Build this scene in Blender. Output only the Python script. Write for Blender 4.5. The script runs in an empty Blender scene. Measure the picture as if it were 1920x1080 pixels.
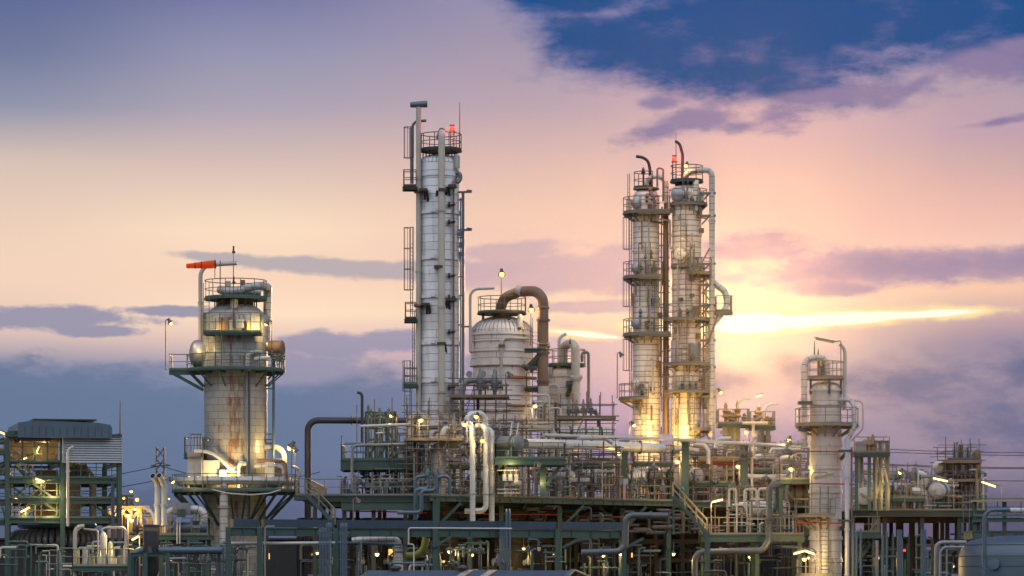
import bpy, math, random
from mathutils import Vector as V, Matrix, Quaternion
R = math.radians
random.seed(7)
S = bpy.context.scene
COL = S.collection
F = 6400.0          # focal length in photograph pixels (120 mm lens, 1920 wide)
HOR = 1085.0        # photograph row of the horizon
H = 2.0             # eye height in metres
HAZE = .0000072      # haze density per metre
DC = 150.0          # the photographer stands this far in front of y = 0
def P(px, py, D):   # a point of the place seen at photograph column/row, at y = D
    return V((X(px,D), D, Z(py,D)))
def X(px, D): return (px-960)*(D+DC)/F
def Z(py, D): return H+(HOR-py)*(D+DC)/F
def L(n, D): return n*(D+DC)/F
WL = {}
def tag(o, label=None, cat=None, group=None, kind=None):
    if label: o['label'] = label
    if cat: o['category'] = cat
    if group: o['group'] = group
    if kind: o['kind'] = kind
    return o
def empty(name, loc, label=None, cat=None, group=None):
    o = bpy.data.objects.new(name, None); COL.objects.link(o)
    o.empty_display_size = .3
    o.location = loc; WL[o] = V(loc)
    return tag(o, label, cat, group)
class MB:
    def __init__(s): s.v=[]; s.f=[]; s.uv=[]
    def face(s, idx, uv=None):
        s.f.append(idx); s.uv.append(uv or [(0,0)]*len(idx))
    def box(s, a, b):
        x0,x1=sorted((a[0],b[0])); y0,y1=sorted((a[1],b[1])); z0,z1=sorted((a[2],b[2]))
        n=len(s.v)
        s.v += [V((x,y,z)) for z in (z0,z1) for y in (y0,y1) for x in (x0,x1)]
        dx,dy,dz=x1-x0,y1-y0,z1-z0
        for q,(p,r) in (((0,2,3,1),(dy,dx)),((4,5,7,6),(dx,dy)),((0,1,5,4),(dx,dz)),((2,6,7,3),(dz,dx)),((0,4,6,2),(dz,dy)),((1,3,7,5),(dy,dz))):
            s.face([n+i for i in q],[(0,0),(p,0),(p,r),(0,r)])
        return s
    def cbox(s, c, sx, sy, sz, rz=0):
        n=len(s.v); s.box((-sx/2,-sy/2,-sz/2),(sx/2,sy/2,sz/2))
        m=Matrix.Rotation(rz,3,'Z')
        for i in range(n,len(s.v)): s.v[i]=m@s.v[i]+V(c)
        return s
    def beam(s, p, q, w, h=None, up=(0,0,1)):
        p,q=V(p),V(q); h=h or w; d=q-p; l=d.length
        if l<1e-5: return s
        d/=l; u=V(up)
        if abs(d.dot(u))>.98: u=V((0,1,0))
        a=d.cross(u).normalized(); u=a.cross(d).normalized()
        n=len(s.v); s.box((0,-w/2,-h/2),(l,w/2,h/2))
        for i in range(n,len(s.v)):
            t=s.v[i]; s.v[i]=p+d*t.x+a*t.y+u*t.z
        return s
    def ibeam(s, p, q, w, h, t=.03, up=(0,0,1)):
        p,q=V(p),V(q); d=(q-p).normalized(); u=V(up)
        if abs(d.dot(u))>.98: u=V((0,1,0))
        a=d.cross(u).normalized(); u=a.cross(d).normalized()
        s.beam(p,q,t,h-2*t,u); s.beam(p+u*(h/2-t/2),q+u*(h/2-t/2),w,t,u); s.beam(p-u*(h/2-t/2),q-u*(h/2-t/2),w,t,u)
        return s
    def tube(s, pts, r, n=8, bend=0, seg=5, cap=True, closed=False):
        pts=[V(p) for p in pts]
        if bend and len(pts)>2:
            out=[pts[0]]
            for i in range(1,len(pts)-1):
                a,b,c=pts[i-1],pts[i],pts[i+1]
                d1=(a-b); d2=(c-b); l1=d1.length; l2=d2.length
                if l1<1e-6 or l2<1e-6: continue
                d1/=l1; d2/=l2
                ang=d1.angle(d2)
                if ang>3.05: out.append(b); continue
                t=min(bend/math.tan(ang/2), l1*(.5 if i>1 else .98), l2*(.5 if i<len(pts)-2 else .98))
                rr=t*math.tan(ang/2)
                ctr=b+(d1+d2).normalized()*(rr/math.sin(ang/2))
                p1=b+d1*t; p2=b+d2*t
                v1=p1-ctr; v2=p2-ctr; tot=v1.angle(v2); ax=v1.cross(v2).normalized()
                k=max(2,int(seg*tot/1.57)+1)
                for j in range(k+1): out.append(ctr+Quaternion(ax,tot*j/k)@v1)
            out.append(pts[-1]); pts=[out[0]]
            for p in out[1:]:
                if (p-pts[-1]).length>1e-4: pts.append(p)
        m=len(pts); rs=r if isinstance(r,(list,tuple)) else [r]*m
        ts=[]
        for i in range(m):
            if closed: t=pts[(i+1)%m]-pts[i-1]
            else: t=pts[min(i+1,m-1)]-pts[max(i-1,0)]
            ts.append(t.normalized())
        u=V((0,0,1)) if abs(ts[0].z)<.9 else V((0,1,0))
        u=(u-ts[0]*u.dot(ts[0])).normalized()
        n0=len(s.v); ln=0; lens=[]
        for i in range(m):
            if i: 
                q=ts[i-1].rotation_difference(ts[i]); u=q@u; u=(u-ts[i]*u.dot(ts[i])).normalized(); ln+=(pts[i]-pts[i-1]).length
            w=ts[i].cross(u); lens.append(ln)
            for k in range(n):
                a=2*math.pi*k/n
                s.v.append(pts[i]+(u*math.cos(a)+w*math.sin(a))*rs[i])
        for i in range(m if closed else m-1):
            j=(i+1)%m
            for k in range(n):
                k2=(k+1)%n; R_=rs[i]*6.2832/n
                s.face([n0+i*n+k,n0+i*n+k2,n0+j*n+k2,n0+j*n+k],[(R_*k,lens[i]),(R_*(k+1),lens[i]),(R_*(k+1),lens[j]),(R_*k,lens[j])])
        if cap and not closed:
            s.face([n0+k for k in reversed(range(n))]); s.face([n0+(m-1)*n+k for k in range(n)])
        return s
    def lathe(s, c, prof, n=32, a0=0, a1=360, axis=None, cap=True):
        """prof: list of (r,z) about a vertical axis at c; axis=direction for another axis"""
        c=V(c); full=abs(a1-a0)>=359.9; m=n if full else n+1
        n0=len(s.v); q=V((0,0,1)).rotation_difference(V(axis)) if axis else None
        rm=max(p[0] for p in prof); acc=0; vs=[]
        for i,(r,z) in enumerate(prof):
            if i: acc+=math.hypot(r-prof[i-1][0],z-prof[i-1][1])
            vs.append(acc)
            for k in range(m):
                a=R(a0+(a1-a0)*k/n); p=V((r*math.cos(a),r*math.sin(a),z))
                s.v.append(c+(q@p if q else p))
        da=R(a1-a0)/n*rm
        for i in range(len(prof)-1):
            for k in range(n):
                k2=(k+1)%m
                s.face([n0+i*m+k,n0+i*m+k2,n0+(i+1)*m+k2,n0+(i+1)*m+k],[(k*da,vs[i]),((k+1)*da,vs[i]),((k+1)*da,vs[i+1]),(k*da,vs[i+1])])
        if cap and full:
            if prof[0][0]>1e-4: s.face([n0+k for k in reversed(range(m))])
            if prof[-1][0]>1e-4: s.face([n0+(len(prof)-1)*m+k for k in range(m)])
        return s
    def ring(s, c, r, t, n=32, k=6, axis=None):
        pr=[(r+t*math.cos(2*math.pi*i/k),t*math.sin(2*math.pi*i/k)) for i in range(k+1)]
        return s.lathe(c,pr,n,axis=axis,cap=False)
    def sector(s, c, r0, r1, z0, z1, a0, a1, n=20):
        """flat annular sector with thickness"""
        c=V(c); full=abs(a1-a0)>=359.9
        prof=[(r0,z0),(r1,z0),(r1,z1),(r0,z1),(r0,z0)]
        s.lathe(c,prof,n,a0,a1,cap=False)
        if not full:
            for a in (a0,a1):
                e=V((math.cos(R(a)),math.sin(R(a)),0)); n0=len(s.v)
                s.v+=[c+e*r0+V((0,0,z0)),c+e*r1+V((0,0,z0)),c+e*r1+V((0,0,z1)),c+e*r0+V((0,0,z1))]
                s.face([n0,n0+1,n0+2,n0+3])
        return s
    def sphere(s, c, r, n=12, m=8):
        return s.lathe(c,[(max(r*math.sin(math.pi*i/m),0.0005),-r*math.cos(math.pi*i/m)) for i in range(m+1)],n,cap=False)
    def build(s, name, mat, parent=None, sharp=32):
        me=bpy.data.meshes.new(name); 
        if parent is not None: org=WL[parent]
        else:
            xs=[v.x for v in s.v]; ys=[v.y for v in s.v]
            org=V(((min(xs)+max(xs))/2,(min(ys)+max(ys))/2,min(v.z for v in s.v)))
        me.from_pydata([tuple(v-org) for v in s.v],[],s.f)
        uvl=me.uv_layers.new(name='UVMap')
        flat=[c for f in s.uv for q in f for c in q]
        uvl.data.foreach_set('uv',flat)
        if isinstance(mat,list):
            for q in mat: me.materials.append(M[q])
            me.polygons.foreach_set('material_index',s.mi)
        else: me.materials.append(M[mat] if isinstance(mat,str) else mat)
        me.shade_smooth(); me.set_sharp_from_angle(angle=R(sharp))
        o=bpy.data.objects.new(name,me); COL.objects.link(o)
        if parent is not None: o.parent=parent; WL[o]=WL[parent]
        else: o.location=org; WL[o]=org
        return o
def dup(o, loc=None, rz=0, parent=None, **kw):
    c=o.copy(); COL.objects.link(c)
    if parent is not None: c.parent=parent
    if loc is not None:
        c.location=loc; c.rotation_euler.z=rz
    if kw: tag(c,**kw)
    for ch in list(o.children): dup(ch,parent=c)
    return c

# ---------------------------------------------------------------- materials
M = {}
def nodes(name):
    m=bpy.data.materials.new(name); m.use_nodes=True
    nt=m.node_tree; b=nt.nodes['Principled BSDF']; M[name]=m
    return m,nt,b
def N(nt,t,**kw):
    n=nt.nodes.new(t)
    for k,v in kw.items():
        if k.startswith('i_'): n.inputs[k[2:].replace('_',' ')].default_value=v
        else: setattr(n,k,v)
    return n
def mixc(nt,fac,a,b):
    n=nt.nodes.new('ShaderNodeMix'); n.data_type='RGBA'
    for s,v in ((0,fac),(6,a),(7,b)):
        if hasattr(v,'is_linked'): nt.links.new(v,n.inputs[s])
        elif isinstance(v,(int,float)): n.inputs[s].default_value=v
        else: n.inputs[s].default_value=(*v,1)
    return n.outputs[2]
def mth(nt,op,a,b=None,c=None):
    n=nt.nodes.new('ShaderNodeMath'); n.operation=op
    for i,v in enumerate((a,b,c)):
        if v is None: continue
        if hasattr(v,'is_linked'): nt.links.new(v,n.inputs[i])
        else: n.inputs[i].default_value=v
    return n.outputs[0]
def rng(nt,v,a,b,c=0,d=1,smooth=True):
    n=nt.nodes.new('ShaderNodeMapRange')
    if smooth: n.interpolation_type='SMOOTHSTEP'
    nt.links.new(v,n.inputs[0])
    for i,q in enumerate((a,b,c,d)): n.inputs[i+1].default_value=q
    return n.outputs[0]
def noise(nt,co,scale,detail=4,rough=.55,st=None):
    if st:
        mp=N(nt,'ShaderNodeMapping'); mp.inputs['Scale'].default_value=st; nt.links.new(co,mp.inputs[0]); co=mp.outputs[0]
    n=N(nt,'ShaderNodeTexNoise'); n.inputs['Scale'].default_value=scale; n.inputs['Detail'].default_value=detail; n.inputs['Roughness'].default_value=rough
    nt.links.new(co,n.inputs['Vector']); return n.outputs[0]
def paint(name,col,rough=.5,metal=0,dirt=.35,dirtcol=(.05,.045,.04),rust=0,scale=1.0):
    col=[q*.64 for q in col]
    m,nt,b=nodes(name)
    co=N(nt,'ShaderNodeTexCoord').outputs['Object']
    n1=noise(nt,co,.9*scale,5); n2=noise(nt,co,3.0*scale,4,.6,(1,1,.25))
    c=mixc(nt,rng(nt,n1,.35,.75,0,dirt),col,[q*.62 for q in col])
    c=mixc(nt,rng(nt,n2,.55,.8,0,dirt),c,dirtcol)
    if rust: c=mixc(nt,rng(nt,noise(nt,co,1.7*scale,6,.65,(1,1,.4)),.68-rust,.85-rust*.6,0,.9),c,(.17,.06,.02))
    nt.links.new(c,b.inputs['Base Color'])
    b.inputs['Roughness'].default_value=rough; b.inputs['Metallic'].default_value=metal
    return m
def cladding(name,col,row=.9,width=2.0,rust=.1,streak=.3,seam=.018,rough=.42,metal=.15,seamcol=(.16,.13,.11),rustcol=(.17,.062,.02),patch=.25,band=None):
    m,nt,b=nodes(name)
    tc=N(nt,'ShaderNodeTexCoord'); uv=tc.outputs['UV']; ob=tc.outputs['Object']
    br=N(nt,'ShaderNodeTexBrick'); br.offset=.5
    nt.links.new(uv,br.inputs['Vector'])
    br.inputs['Color1'].default_value=(*col,1); br.inputs['Color2'].default_value=(*[q*(1-patch) for q in col],1)
    br.inputs['Mortar'].default_value=(*seamcol,1); br.inputs['Scale'].default_value=1
    br.inputs['Mortar Size'].default_value=seam; br.inputs['Mortar Smooth'].default_value=.15; br.inputs['Bias'].default_value=-.2
    br.inputs['Brick Width'].default_value=width; br.inputs['Row Height'].default_value=row
    c=br.outputs['Color']
    c=mixc(nt,rng(nt,noise(nt,ob,.7,5),.35,.8,0,.4),c,[q*.55 for q in col])
    st=noise(nt,ob,2.4,5,.65,(1,1,.09))
    c=mixc(nt,rng(nt,st,.52,.75,0,streak),c,(.12,.095,.075))
    if rust:
        # rust runs down from the seams
        sp=N(nt,'ShaderNodeSeparateXYZ'); nt.links.new(uv,sp.inputs[0])
        fr=mth(nt,'FRACT',mth(nt,'DIVIDE',sp.outputs[1],row*3))
        s2=noise(nt,ob,2.6,6,.72,(1,1,.16))
        rs=mth(nt,'ADD',s2,mth(nt,'MULTIPLY',fr,.10))
        if band:
            du=mth(nt,'ABSOLUTE',mth(nt,'SUBTRACT',sp.outputs[0],band[0]))
            rs=mth(nt,'ADD',rs,rng(nt,du,0,band[1],band[2],0))
        c=mixc(nt,rng(nt,rs,.74-rust,.90-rust,0,.85),c,rustcol)
    nt.links.new(c,b.inputs['Base Color'])
    b.inputs['Roughness'].default_value=rough; b.inputs['Metallic'].default_value=metal
    bp=N(nt,'ShaderNodeBump'); bp.inputs['Strength'].default_value=.7; bp.inputs['Distance'].default_value=.03; bp.invert=True
    hgt=mth(nt,'ADD',br.outputs['Fac'],mth(nt,'MULTIPLY',noise(nt,ob,1.1,2),-.5))
    nt.links.new(hgt,bp.inputs['Height']); nt.links.new(bp.outputs[0],b.inputs['Normal'])
    return m
def glow(name,col,strength):
    m,nt,b=nodes(name)
    b.inputs['Base Color'].default_value=(.02,.02,.02,1); b.inputs['Emission Color'].default_value=(*col,1); b.inputs['Emission Strength'].default_value=strength
    return m
cladding('clad_silver',(.62,.64,.68),row=.62,width=7.5,rust=.08,streak=.55,seam=.02,patch=.20)
cladding('clad_left',(.32,.33,.30),row=.55,width=1.0,rust=.10,streak=.5,seam=.016,patch=.25)
cladding('clad_left_rust',(.42,.36,.28),row=.60,width=.55,rust=.34,streak=.5,seam=.04,patch=.35)
cladding('clad_warm',(.82,.72,.60),row=.44,width=7,rust=.10,streak=.4,seam=.03,patch=.10,seamcol=(.24,.14,.07))  # paler and warmer, the sun's golden veil put into the cladding colour
cladding('clad_dome',(.72,.65,.60),row=.75,width=5.6,rust=.13,streak=.45,seam=.018,patch=.12,seamcol=(.16,.09,.05))
cladding('clad_grey',(.50,.48,.45),row=.9,width=2.2,rust=.08,streak=.5,seam=.018,patch=.25)
cladding('clad_pipe',(.42,.42,.41),row=.55,width=9,rust=.03,streak=.3,seam=.03,patch=.15)
cladding('clad_tan',(.24,.185,.125),row=1.5,width=2.6,rust=.02,streak=.4,seam=.02,patch=.2)
paint('dome_metal',(.55,.56,.57),.38,.45,.5,rust=.10)
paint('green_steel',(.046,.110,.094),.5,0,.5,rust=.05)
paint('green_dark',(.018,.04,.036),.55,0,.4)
paint('twin_deck',(.30,.25,.18),.6,0,.5,rust=.06)
paint('rail_green',(.11,.18,.15),.5,0,.4)
paint('rail_warm',(.24,.22,.17),.5,0,.5,rust=.05)
paint('blue_steel',(.04,.08,.125),.5,.1,.4)
paint('blue_pipe',(.10,.17,.235),.4,.2,.35)
paint('cream_pipe',(.62,.58,.50),.4,0,.35,(.2,.13,.07))
paint('white_pipe',(.66,.67,.66),.38,.1,.3,(.16,.13,.1))
paint('grey_pipe',(.30,.32,.34),.42,.2,.45)
paint('dark_pipe',(.055,.055,.065),.5,.1,.4,(.06,.045,.04))
paint('brown_pipe',(.34,.21,.10),.55,.1,.5,rust=.08)
paint('rust_pipe',(.27,.17,.12),.65,0,.5,rust=.2)
paint('orange_pipe',(.45,.17,.08),.6,0,.4)
paint('red_paint',(.45,.025,.03),.5,0,.3)
paint('dark_steel',(.06,.055,.055),.55,.2,.5,rust=.04)
paint('scaffold_steel',(.16,.13,.12),.55,.3,.5,rust=.08)
paint('board_wood',(.23,.18,.13),.8,0,.5)
paint('valve_grey',(.20,.22,.23),.4,.3,.4)
paint('yellow_paint',(.50,.40,.16),.5,0,.3)
paint('white_box',(.62,.62,.58),.5,0,.3)
paint('shade_black',(.006,.006,.007),.9,0,0)
paint('lamp_metal',(.12,.12,.12),.45,.4,.3)
glow('lamp_warm',(1,.62,.14),4)
glow('lamp_yellow',(1,.63,.11),3.6)
glow('lamp_tube',(1,.60,.19),3.6)
glow('lamp_red',(1,.03,.02),3)
paint('yellow_green',(.34,.32,.04),.45,0,.3)  # yellow green of the lamp light put into the elbow's paint
paint('sign_green',(.02,.22,.13),.5,0,.1)
paint('roof_blue',(.07,.14,.23),.65,0,.5)
paint('tank_paint',(.09,.14,.19),.4,.15,.35,(.16,.08,.05),rust=.07,scale=.25)
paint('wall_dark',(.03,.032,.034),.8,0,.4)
glow('pane_glow_bright',(1,.58,.14),1.6); glow('pane_glow_dim',(1,.6,.25),.35)

m,nt_,b_=nodes('orange_fabric'); b_.inputs['Base Color'].default_value=(.9,.15,.02,1); b_.inputs['Roughness'].default_value=.8
tl=N(nt_,'ShaderNodeBsdfTranslucent'); tl.inputs[0].default_value=(1,.2,.04,1); mx=N(nt_,'ShaderNodeMixShader'); mx.inputs[0].default_value=.6
nt_.links.new(b_.outputs[0],mx.inputs[1]); nt_.links.new(tl.outputs[0],mx.inputs[2]); nt_.links.new(mx.outputs[0],nt_.nodes['Material Output'].inputs[0])
paint('rail_lit',(.42,.36,.20),.5,0,.4)  # rail tone lightened and yellowed, lamp light put into the colour
paint('red_dark',(.16,.014,.016),.5,0,.3)
paint('louvre',(.46,.54,.62),.45,.2,.35)
cladding('clad_white',(.50,.51,.50),row=1.25,width=30,rust=.03,streak=.25,seam=.012,patch=.08)
glow('lamp_pale',(1,.74,.36),2.4)
glow('lamp_amber',(1,.52,.06),2.8)
paint('dark_grey_pipe',(.13,.145,.155),.42,.2,.45)  # darker copy of the grey, low-level shade put into the colour
# ---------------------------------------------------------------- kit of plant parts
def add_rail(mb, pts, h=1.1, step=1.15, r=.035, closed=False, toe=True, vert=True):
    pts=[V(p) for p in pts]
    if closed: pts=pts+[pts[0]]
    up=V((0,0,1))
    mb.tube([p+up*h for p in pts],r,6); mb.tube([p+up*h*.52 for p in pts],r*.85,5)
    if toe:
        for a,b in zip(pts,pts[1:]): mb.beam(a+up*.07,b+up*.07,.02,.14)
    if vert:
        acc=0; last=None
        mb.beam(pts[0],pts[0]+up*h,.06)
        for a,b in zip(pts,pts[1:]):
            l=(b-a).length; t=step-acc
            while t<=l:
                p=a+(b-a)*(t/l); mb.beam(p,p+up*h,.06); t+=step
            acc=l-(t-step)
        if not closed: mb.beam(pts[-1],pts[-1]+up*h,.06)
    return mb
def arc(c,r,a0,a1,n=None):
    n=n or max(4,int(abs(a1-a0)/11)); c=V(c)
    return [c+V((math.cos(R(a0+(a1-a0)*i/n)),math.sin(R(a0+(a1-a0)*i/n)),0))*r for i in range(n+1)]
def ring_platform(root,c,rin,rout,a0=0,a1=360,mat='green_steel',rail='rail_green',brackets=0,h=1.1,blen=1.0,railing=True,gap=None,thick=.06):
    c=V(c); full=abs(a1-a0)>=359.9
    m=MB().sector(c,rin,rout,-thick,0,a0,a1,28)
    m.sector(c,rout-.07,rout+.01,-.13,.015,a0,a1,28)
    # grating bars
    pl=m.build('platform',mat,root)
    if railing:
        k=MB(); 
        if full: add_rail(k,arc(c,rout-.05,0,360,28)[:-1],h,closed=True)
        else:
            pts=arc(c,rout-.05,a0,a1)
            e0=V((math.cos(R(a0)),math.sin(R(a0)),0)); e1=V((math.cos(R(a1)),math.sin(R(a1)),0))
            add_rail(k,[c+e0*(rin+.1)]+pts+[c+e1*(rin+.1)],h)
        k.build('railing',rail,pl)
    for i in range(brackets):
        a=R(a0+(a1-a0)*(i+.5)/brackets); e=V((math.cos(a),math.sin(a),0))
        b=MB().beam(c+e*(rin-.02)+V((0,0,-blen)),c+e*(rout-.15)+V((0,0,-.2)),.09)
        b.beam(c+e*rin+V((0,0,-.2)),c+e*(rout-.1)+V((0,0,-.2)),.09,.16).build('bracket',mat,pl)
    return pl
def rect_platform(root,x0,x1,y0,y1,z,sides='fblr',mat='green_steel',rail='rail_green',h=1.1,beam=.3,name='platform',step=1.15):
    m=MB().box((x0,y0,z-.06),(x1,y1,z))
    for a,b in (((x0,y0),(x1,y0)),((x0,y1),(x1,y1)),((x0,y0),(x0,y1)),((x1,y0),(x1,y1))):
        m.ibeam((a[0],a[1],z-.063-beam/2),(b[0],b[1],z-.063-beam/2),.14,beam,.025)
    n=max(1,int((x1-x0)/2.2))
    for i in range(1,n): m.beam((x0+(x1-x0)*i/n,y0+.02,z-.16),(x0+(x1-x0)*i/n,y1-.02,z-.16),.1,.18)
    pl=m.build(name,mat,root)
    k=MB(); cs={'f':((x0,y0),(x1,y0)),'b':((x0,y1),(x1,y1)),'l':((x0,y0),(x0,y1)),'r':((x1,y0),(x1,y1))}
    for s in sides:
        a,b=cs[s]; ix=.04
        add_rail(k,[(min(max(a[0],x0+ix),x1-ix),min(max(a[1],y0+ix),y1-ix),z),(min(max(b[0],x0+ix),x1-ix),min(max(b[1],y0+ix),y1-ix),z)],h,step)
    if sides: k.build('railing',rail,pl)
    return pl
def ladder(root,p,top,out=(0,-1),cage=True,mat='rail_green',w=.42,cz=2.3,cr=.38):
    """p: foot point; top: z; out: horizontal direction away from what it is fixed to"""
    p=V(p); o=V((out[0],out[1],0)).normalized(); s=V((-o.y,o.x,0))
    m=MB(); hgt=top-p.z; up=V((0,0,1))
    for q in (-1,1): m.beam(p+s*(q*w/2),p+s*(q*w/2)+up*(hgt+1.0),.06,.045)
    n=int(hgt/.3)
    for i in range(n): m.tube([p+s*(-w/2)+up*(.3*i+.2),p+s*(w/2)+up*(.3*i+.2)],.016,4,cap=False)
    ld=m.build('ladder',mat,root)
    if cage and hgt>cz+.5:
        k=MB(); zs=[cz+(hgt+.9-cz)*i/max(1,int((hgt-cz)/1.1)) for i in range(max(1,int((hgt-cz)/1.1))+1)]
        pts=[]
        for i in range(9):
            a=math.pi*i/8; pts.append(s*(math.cos(a)*cr)+o*(math.sin(a)*cr*1.7))
        for z in zs: k.tube([p+q+up*z for q in pts],.026,5)
        for q in pts[::2]: k.beam(p+q+up*cz,p+q+up*(hgt+.9),.04,.02)
        k.build('cage',mat,ld)
    return ld
def stair(root,a,b,w,mat='green_steel',rail='rail_warm',tread='rail_green',side=(0,1)):
    """flight from top point a down to b; width w along +y"""
    a,b=V(a),V(b); s=V((side[0],side[1],0))
    for q in (0,w): MB().beam(a+s*q,b+s*q,.05,.26).build('stringer',mat,root)
    n=max(3,int(abs(a.z-b.z)/.22)); m=MB()
    for i in range(1,n):
        p=a+(b-a)*(i/n); m.box((p.x-.13,p.y+.03,p.z-.02),(p.x+.13,p.y+w-.03,p.z+.015)) if side[1] else m.box((p.x+.03,p.y-.13,p.z-.02),(p.x+w-.03,p.y+.13,p.z+.015))
    m.build('tread',tread,root)
    for q in (0,w):
        k=MB(); add_rail(k,[a+s*q,b+s*q],1.05,1.3,toe=False); k.build('handrail',rail,root)
def point(root,p,e,col=(1,.64,.20),r=.12,name='lamp_light'):
    d=bpy.data.lights.new(name,'POINT'); d.energy=e; d.color=col; d.shadow_soft_size=r
    o=bpy.data.objects.new(name,d); COL.objects.link(o); o.parent=root; o.location=V(p)-WL[root]; return o
GL=1.5
def flood_lamp(p,foot,label,aim=(1,-.3),e=120,lit=True,group=None,big=1.0,kind='flood lamp',pole='rail_warm',gmat='lamp_yellow'):
    """p: bulb point; foot: z of the pole's foot"""
    p=V(p); a=V((aim[0],aim[1],0)).normalized(); base=V((p.x-a.x*.42,p.y-a.y*.42,foot))
    t=empty('flood_lamp',base,label,kind,group)
    top=V((base.x,base.y,p.z+.28))
    MB().tube([base,top,V((p.x-a.x*.1,p.y-a.y*.1,p.z+.3))],.045,6,bend=.1).tube([base,base+V((0,0,.04))],.11,8).build('pole',pole,t)
    d=(a*.55+V((0,0,-.85))).normalized(); q=p-d*.28*big
    MB().lathe(q,[(.07*big,-.12*big),(.11*big,.0),(.22*big,.2*big),(.24*big,.26*big),(.21*big,.25*big)],12,axis=d,cap=False).tube([q-d*.16*big,q-d*.02],.1*big,8).build('lamp_shade','lamp_metal',t)
    if lit:
        MB().sphere(p-d*.05,.15*big,10,8).build('bulb',gmat,t); point(t,p+d*.12*big+a*.06,e*GL,r=.18)
    else: MB().sphere(p-d*.08,.12*big,10,8).build('bulb','white_box',t)
    return t
def tube_lamp(p,q,foot,label,e=90,lit=True,group=None,pole=True,off=None):
    """fluorescent batten from p to q on a bent pole standing at foot (px of q end)"""
    p,q=V(p),V(q); d=(q-p).normalized(); base=V((q.x+d.x*.5,q.y+.05,foot)) if off is None else V(off)
    t=empty('fluorescent_lamp',base,label,'lamp',group)
    if pole: MB().tube([base,V((base.x,base.y,q.z+.18)),q+d*.2+V((0,0,.1)),p+(q-p)*.6+V((0,0,.12))],.04,6,bend=.3).build('pole','rail_warm',t)
    MB().beam(p-d*.08+V((0,0,.09)),q+d*.08+V((0,0,.09)),.26,.1).build('housing','lamp_metal' if lit else 'yellow_paint',t)
    MB().tube([p,q],.085,8).build('lamp_tube','lamp_tube' if lit else 'white_box',t)
    if lit: point(t,(p+q)/2+V((0,-.1,-.22)),e*GL,(1,.62,.22),.25)
    return t
def bulb_lamp(p,label,e=60,group=None,r=.16,drop=.5,gmat='lamp_yellow'):
    p=V(p); t=empty('bulkhead_lamp',p,label,'lamp',group)
    MB().tube([p+V((0,0,drop)),p+V((0,0,.14))],.03,6).build('stem','lamp_metal',t)
    MB().lathe(p,[(.05,.22),(.12,.16),(.2,.05),(.19,.04)],12,cap=False).build('lamp_shade','lamp_metal',t)
    k=(int(p.x*37+p.z*91)%7)/7; r=r*(.7+.6*k); MB().sphere(p,r,10,8).build('bulb',('lamp_yellow','lamp_pale','lamp_amber')[int(p.x*53)%3],t); point(t,p+V((0,-.12,-.2)),e*GL,r=.2)
    return t
def flange(mb,p,d,r,t=.09,k=1.45):
    p=V(p); d=V(d).normalized(); return mb.tube([p-d*t/2,p+d*t/2],r*k,14)
def pipe(pts,r,mat,label=None,root=None,bend=None,n=12,name='pipe',cat='pipe',group=None,flanges=(),mouth=False,fm=None):
    """flanges: list of (point, direction)"""
    o=MB().tube(pts,r,n,bend=bend if bend else r*3,seg=6).build(name,mat,root)
    if root is None: tag(o,label,cat,group)
    elif label: o['label']=label
    if not group and r>.13 and not flanges:
        q=[V(p) for p in pts]; bd=bend or r*3
        for a,b in zip(q,q[1:]):
            l=(b-a).length
            if l>2*bd+1.2:
                for f in ([.5] if l<7 else [.22,.56,.86]):
                    f+=((int(a.x*31+a.z*17)%7)-3)*.03; m=MB(); flange(m,a+(b-a)*f-(b-a).normalized()*.05,b-a,r,.07,1.32); flange(m,a+(b-a)*f+(b-a).normalized()*.06,b-a,r,.07,1.32); m.build('flange',fm or mat,o)
    for p,d in flanges:
        m=MB(); flange(m,p,d,r); m.build('flange',fm or mat,o)
    if mouth:
        a,b=V(pts[-1]),V(pts[-2]); d=(a-b).normalized()
        MB().tube([a-d*.02,a+d*.006],r*.86,n).build('mouth_shade','shade_black',o)  # black disc painting the shade inside the open end
        MB().ring(a,r*.98,r*.1,14,6,axis=d).build('lip',mat,o)
    return o
def relief_valve(p,h,label,group='relief valves with spring bonnets',mat='valve_grey',s=1.0,outdir=(1,0)):
    """upright spring relief valve, foot at p"""
    p=V(p); t=empty('relief_valve',p,label,'valve',group); o=V((outdir[0],outdir[1],0))
    b=h*.45
    MB().lathe(p,[(.09*s,0),(.09*s,b*.5),(.24*s,b*.5),(.24*s,b*.5+.07),(.16*s,b*.55+.05),(.2*s,b*.8),(.2*s,b)],12).build('valve_body',mat,t)
    MB().lathe(p,[(.24*s,b),(.24*s,b+.07),(.15*s,b+.1),(.14*s,h*.74),(.09*s,h*.8),(.06*s,h*.97),(.02*s,h)],12).build('bonnet',mat,t)
    m=MB().tube([p+V((0,0,b*.78)),p+o*.42*s+V((0,0,b*.78))],.13*s,10); flange(m,p+o*.42*s+V((0,0,b*.78)),o,.13*s); m.build('outlet',mat,t)
    return t
VP=None
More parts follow.
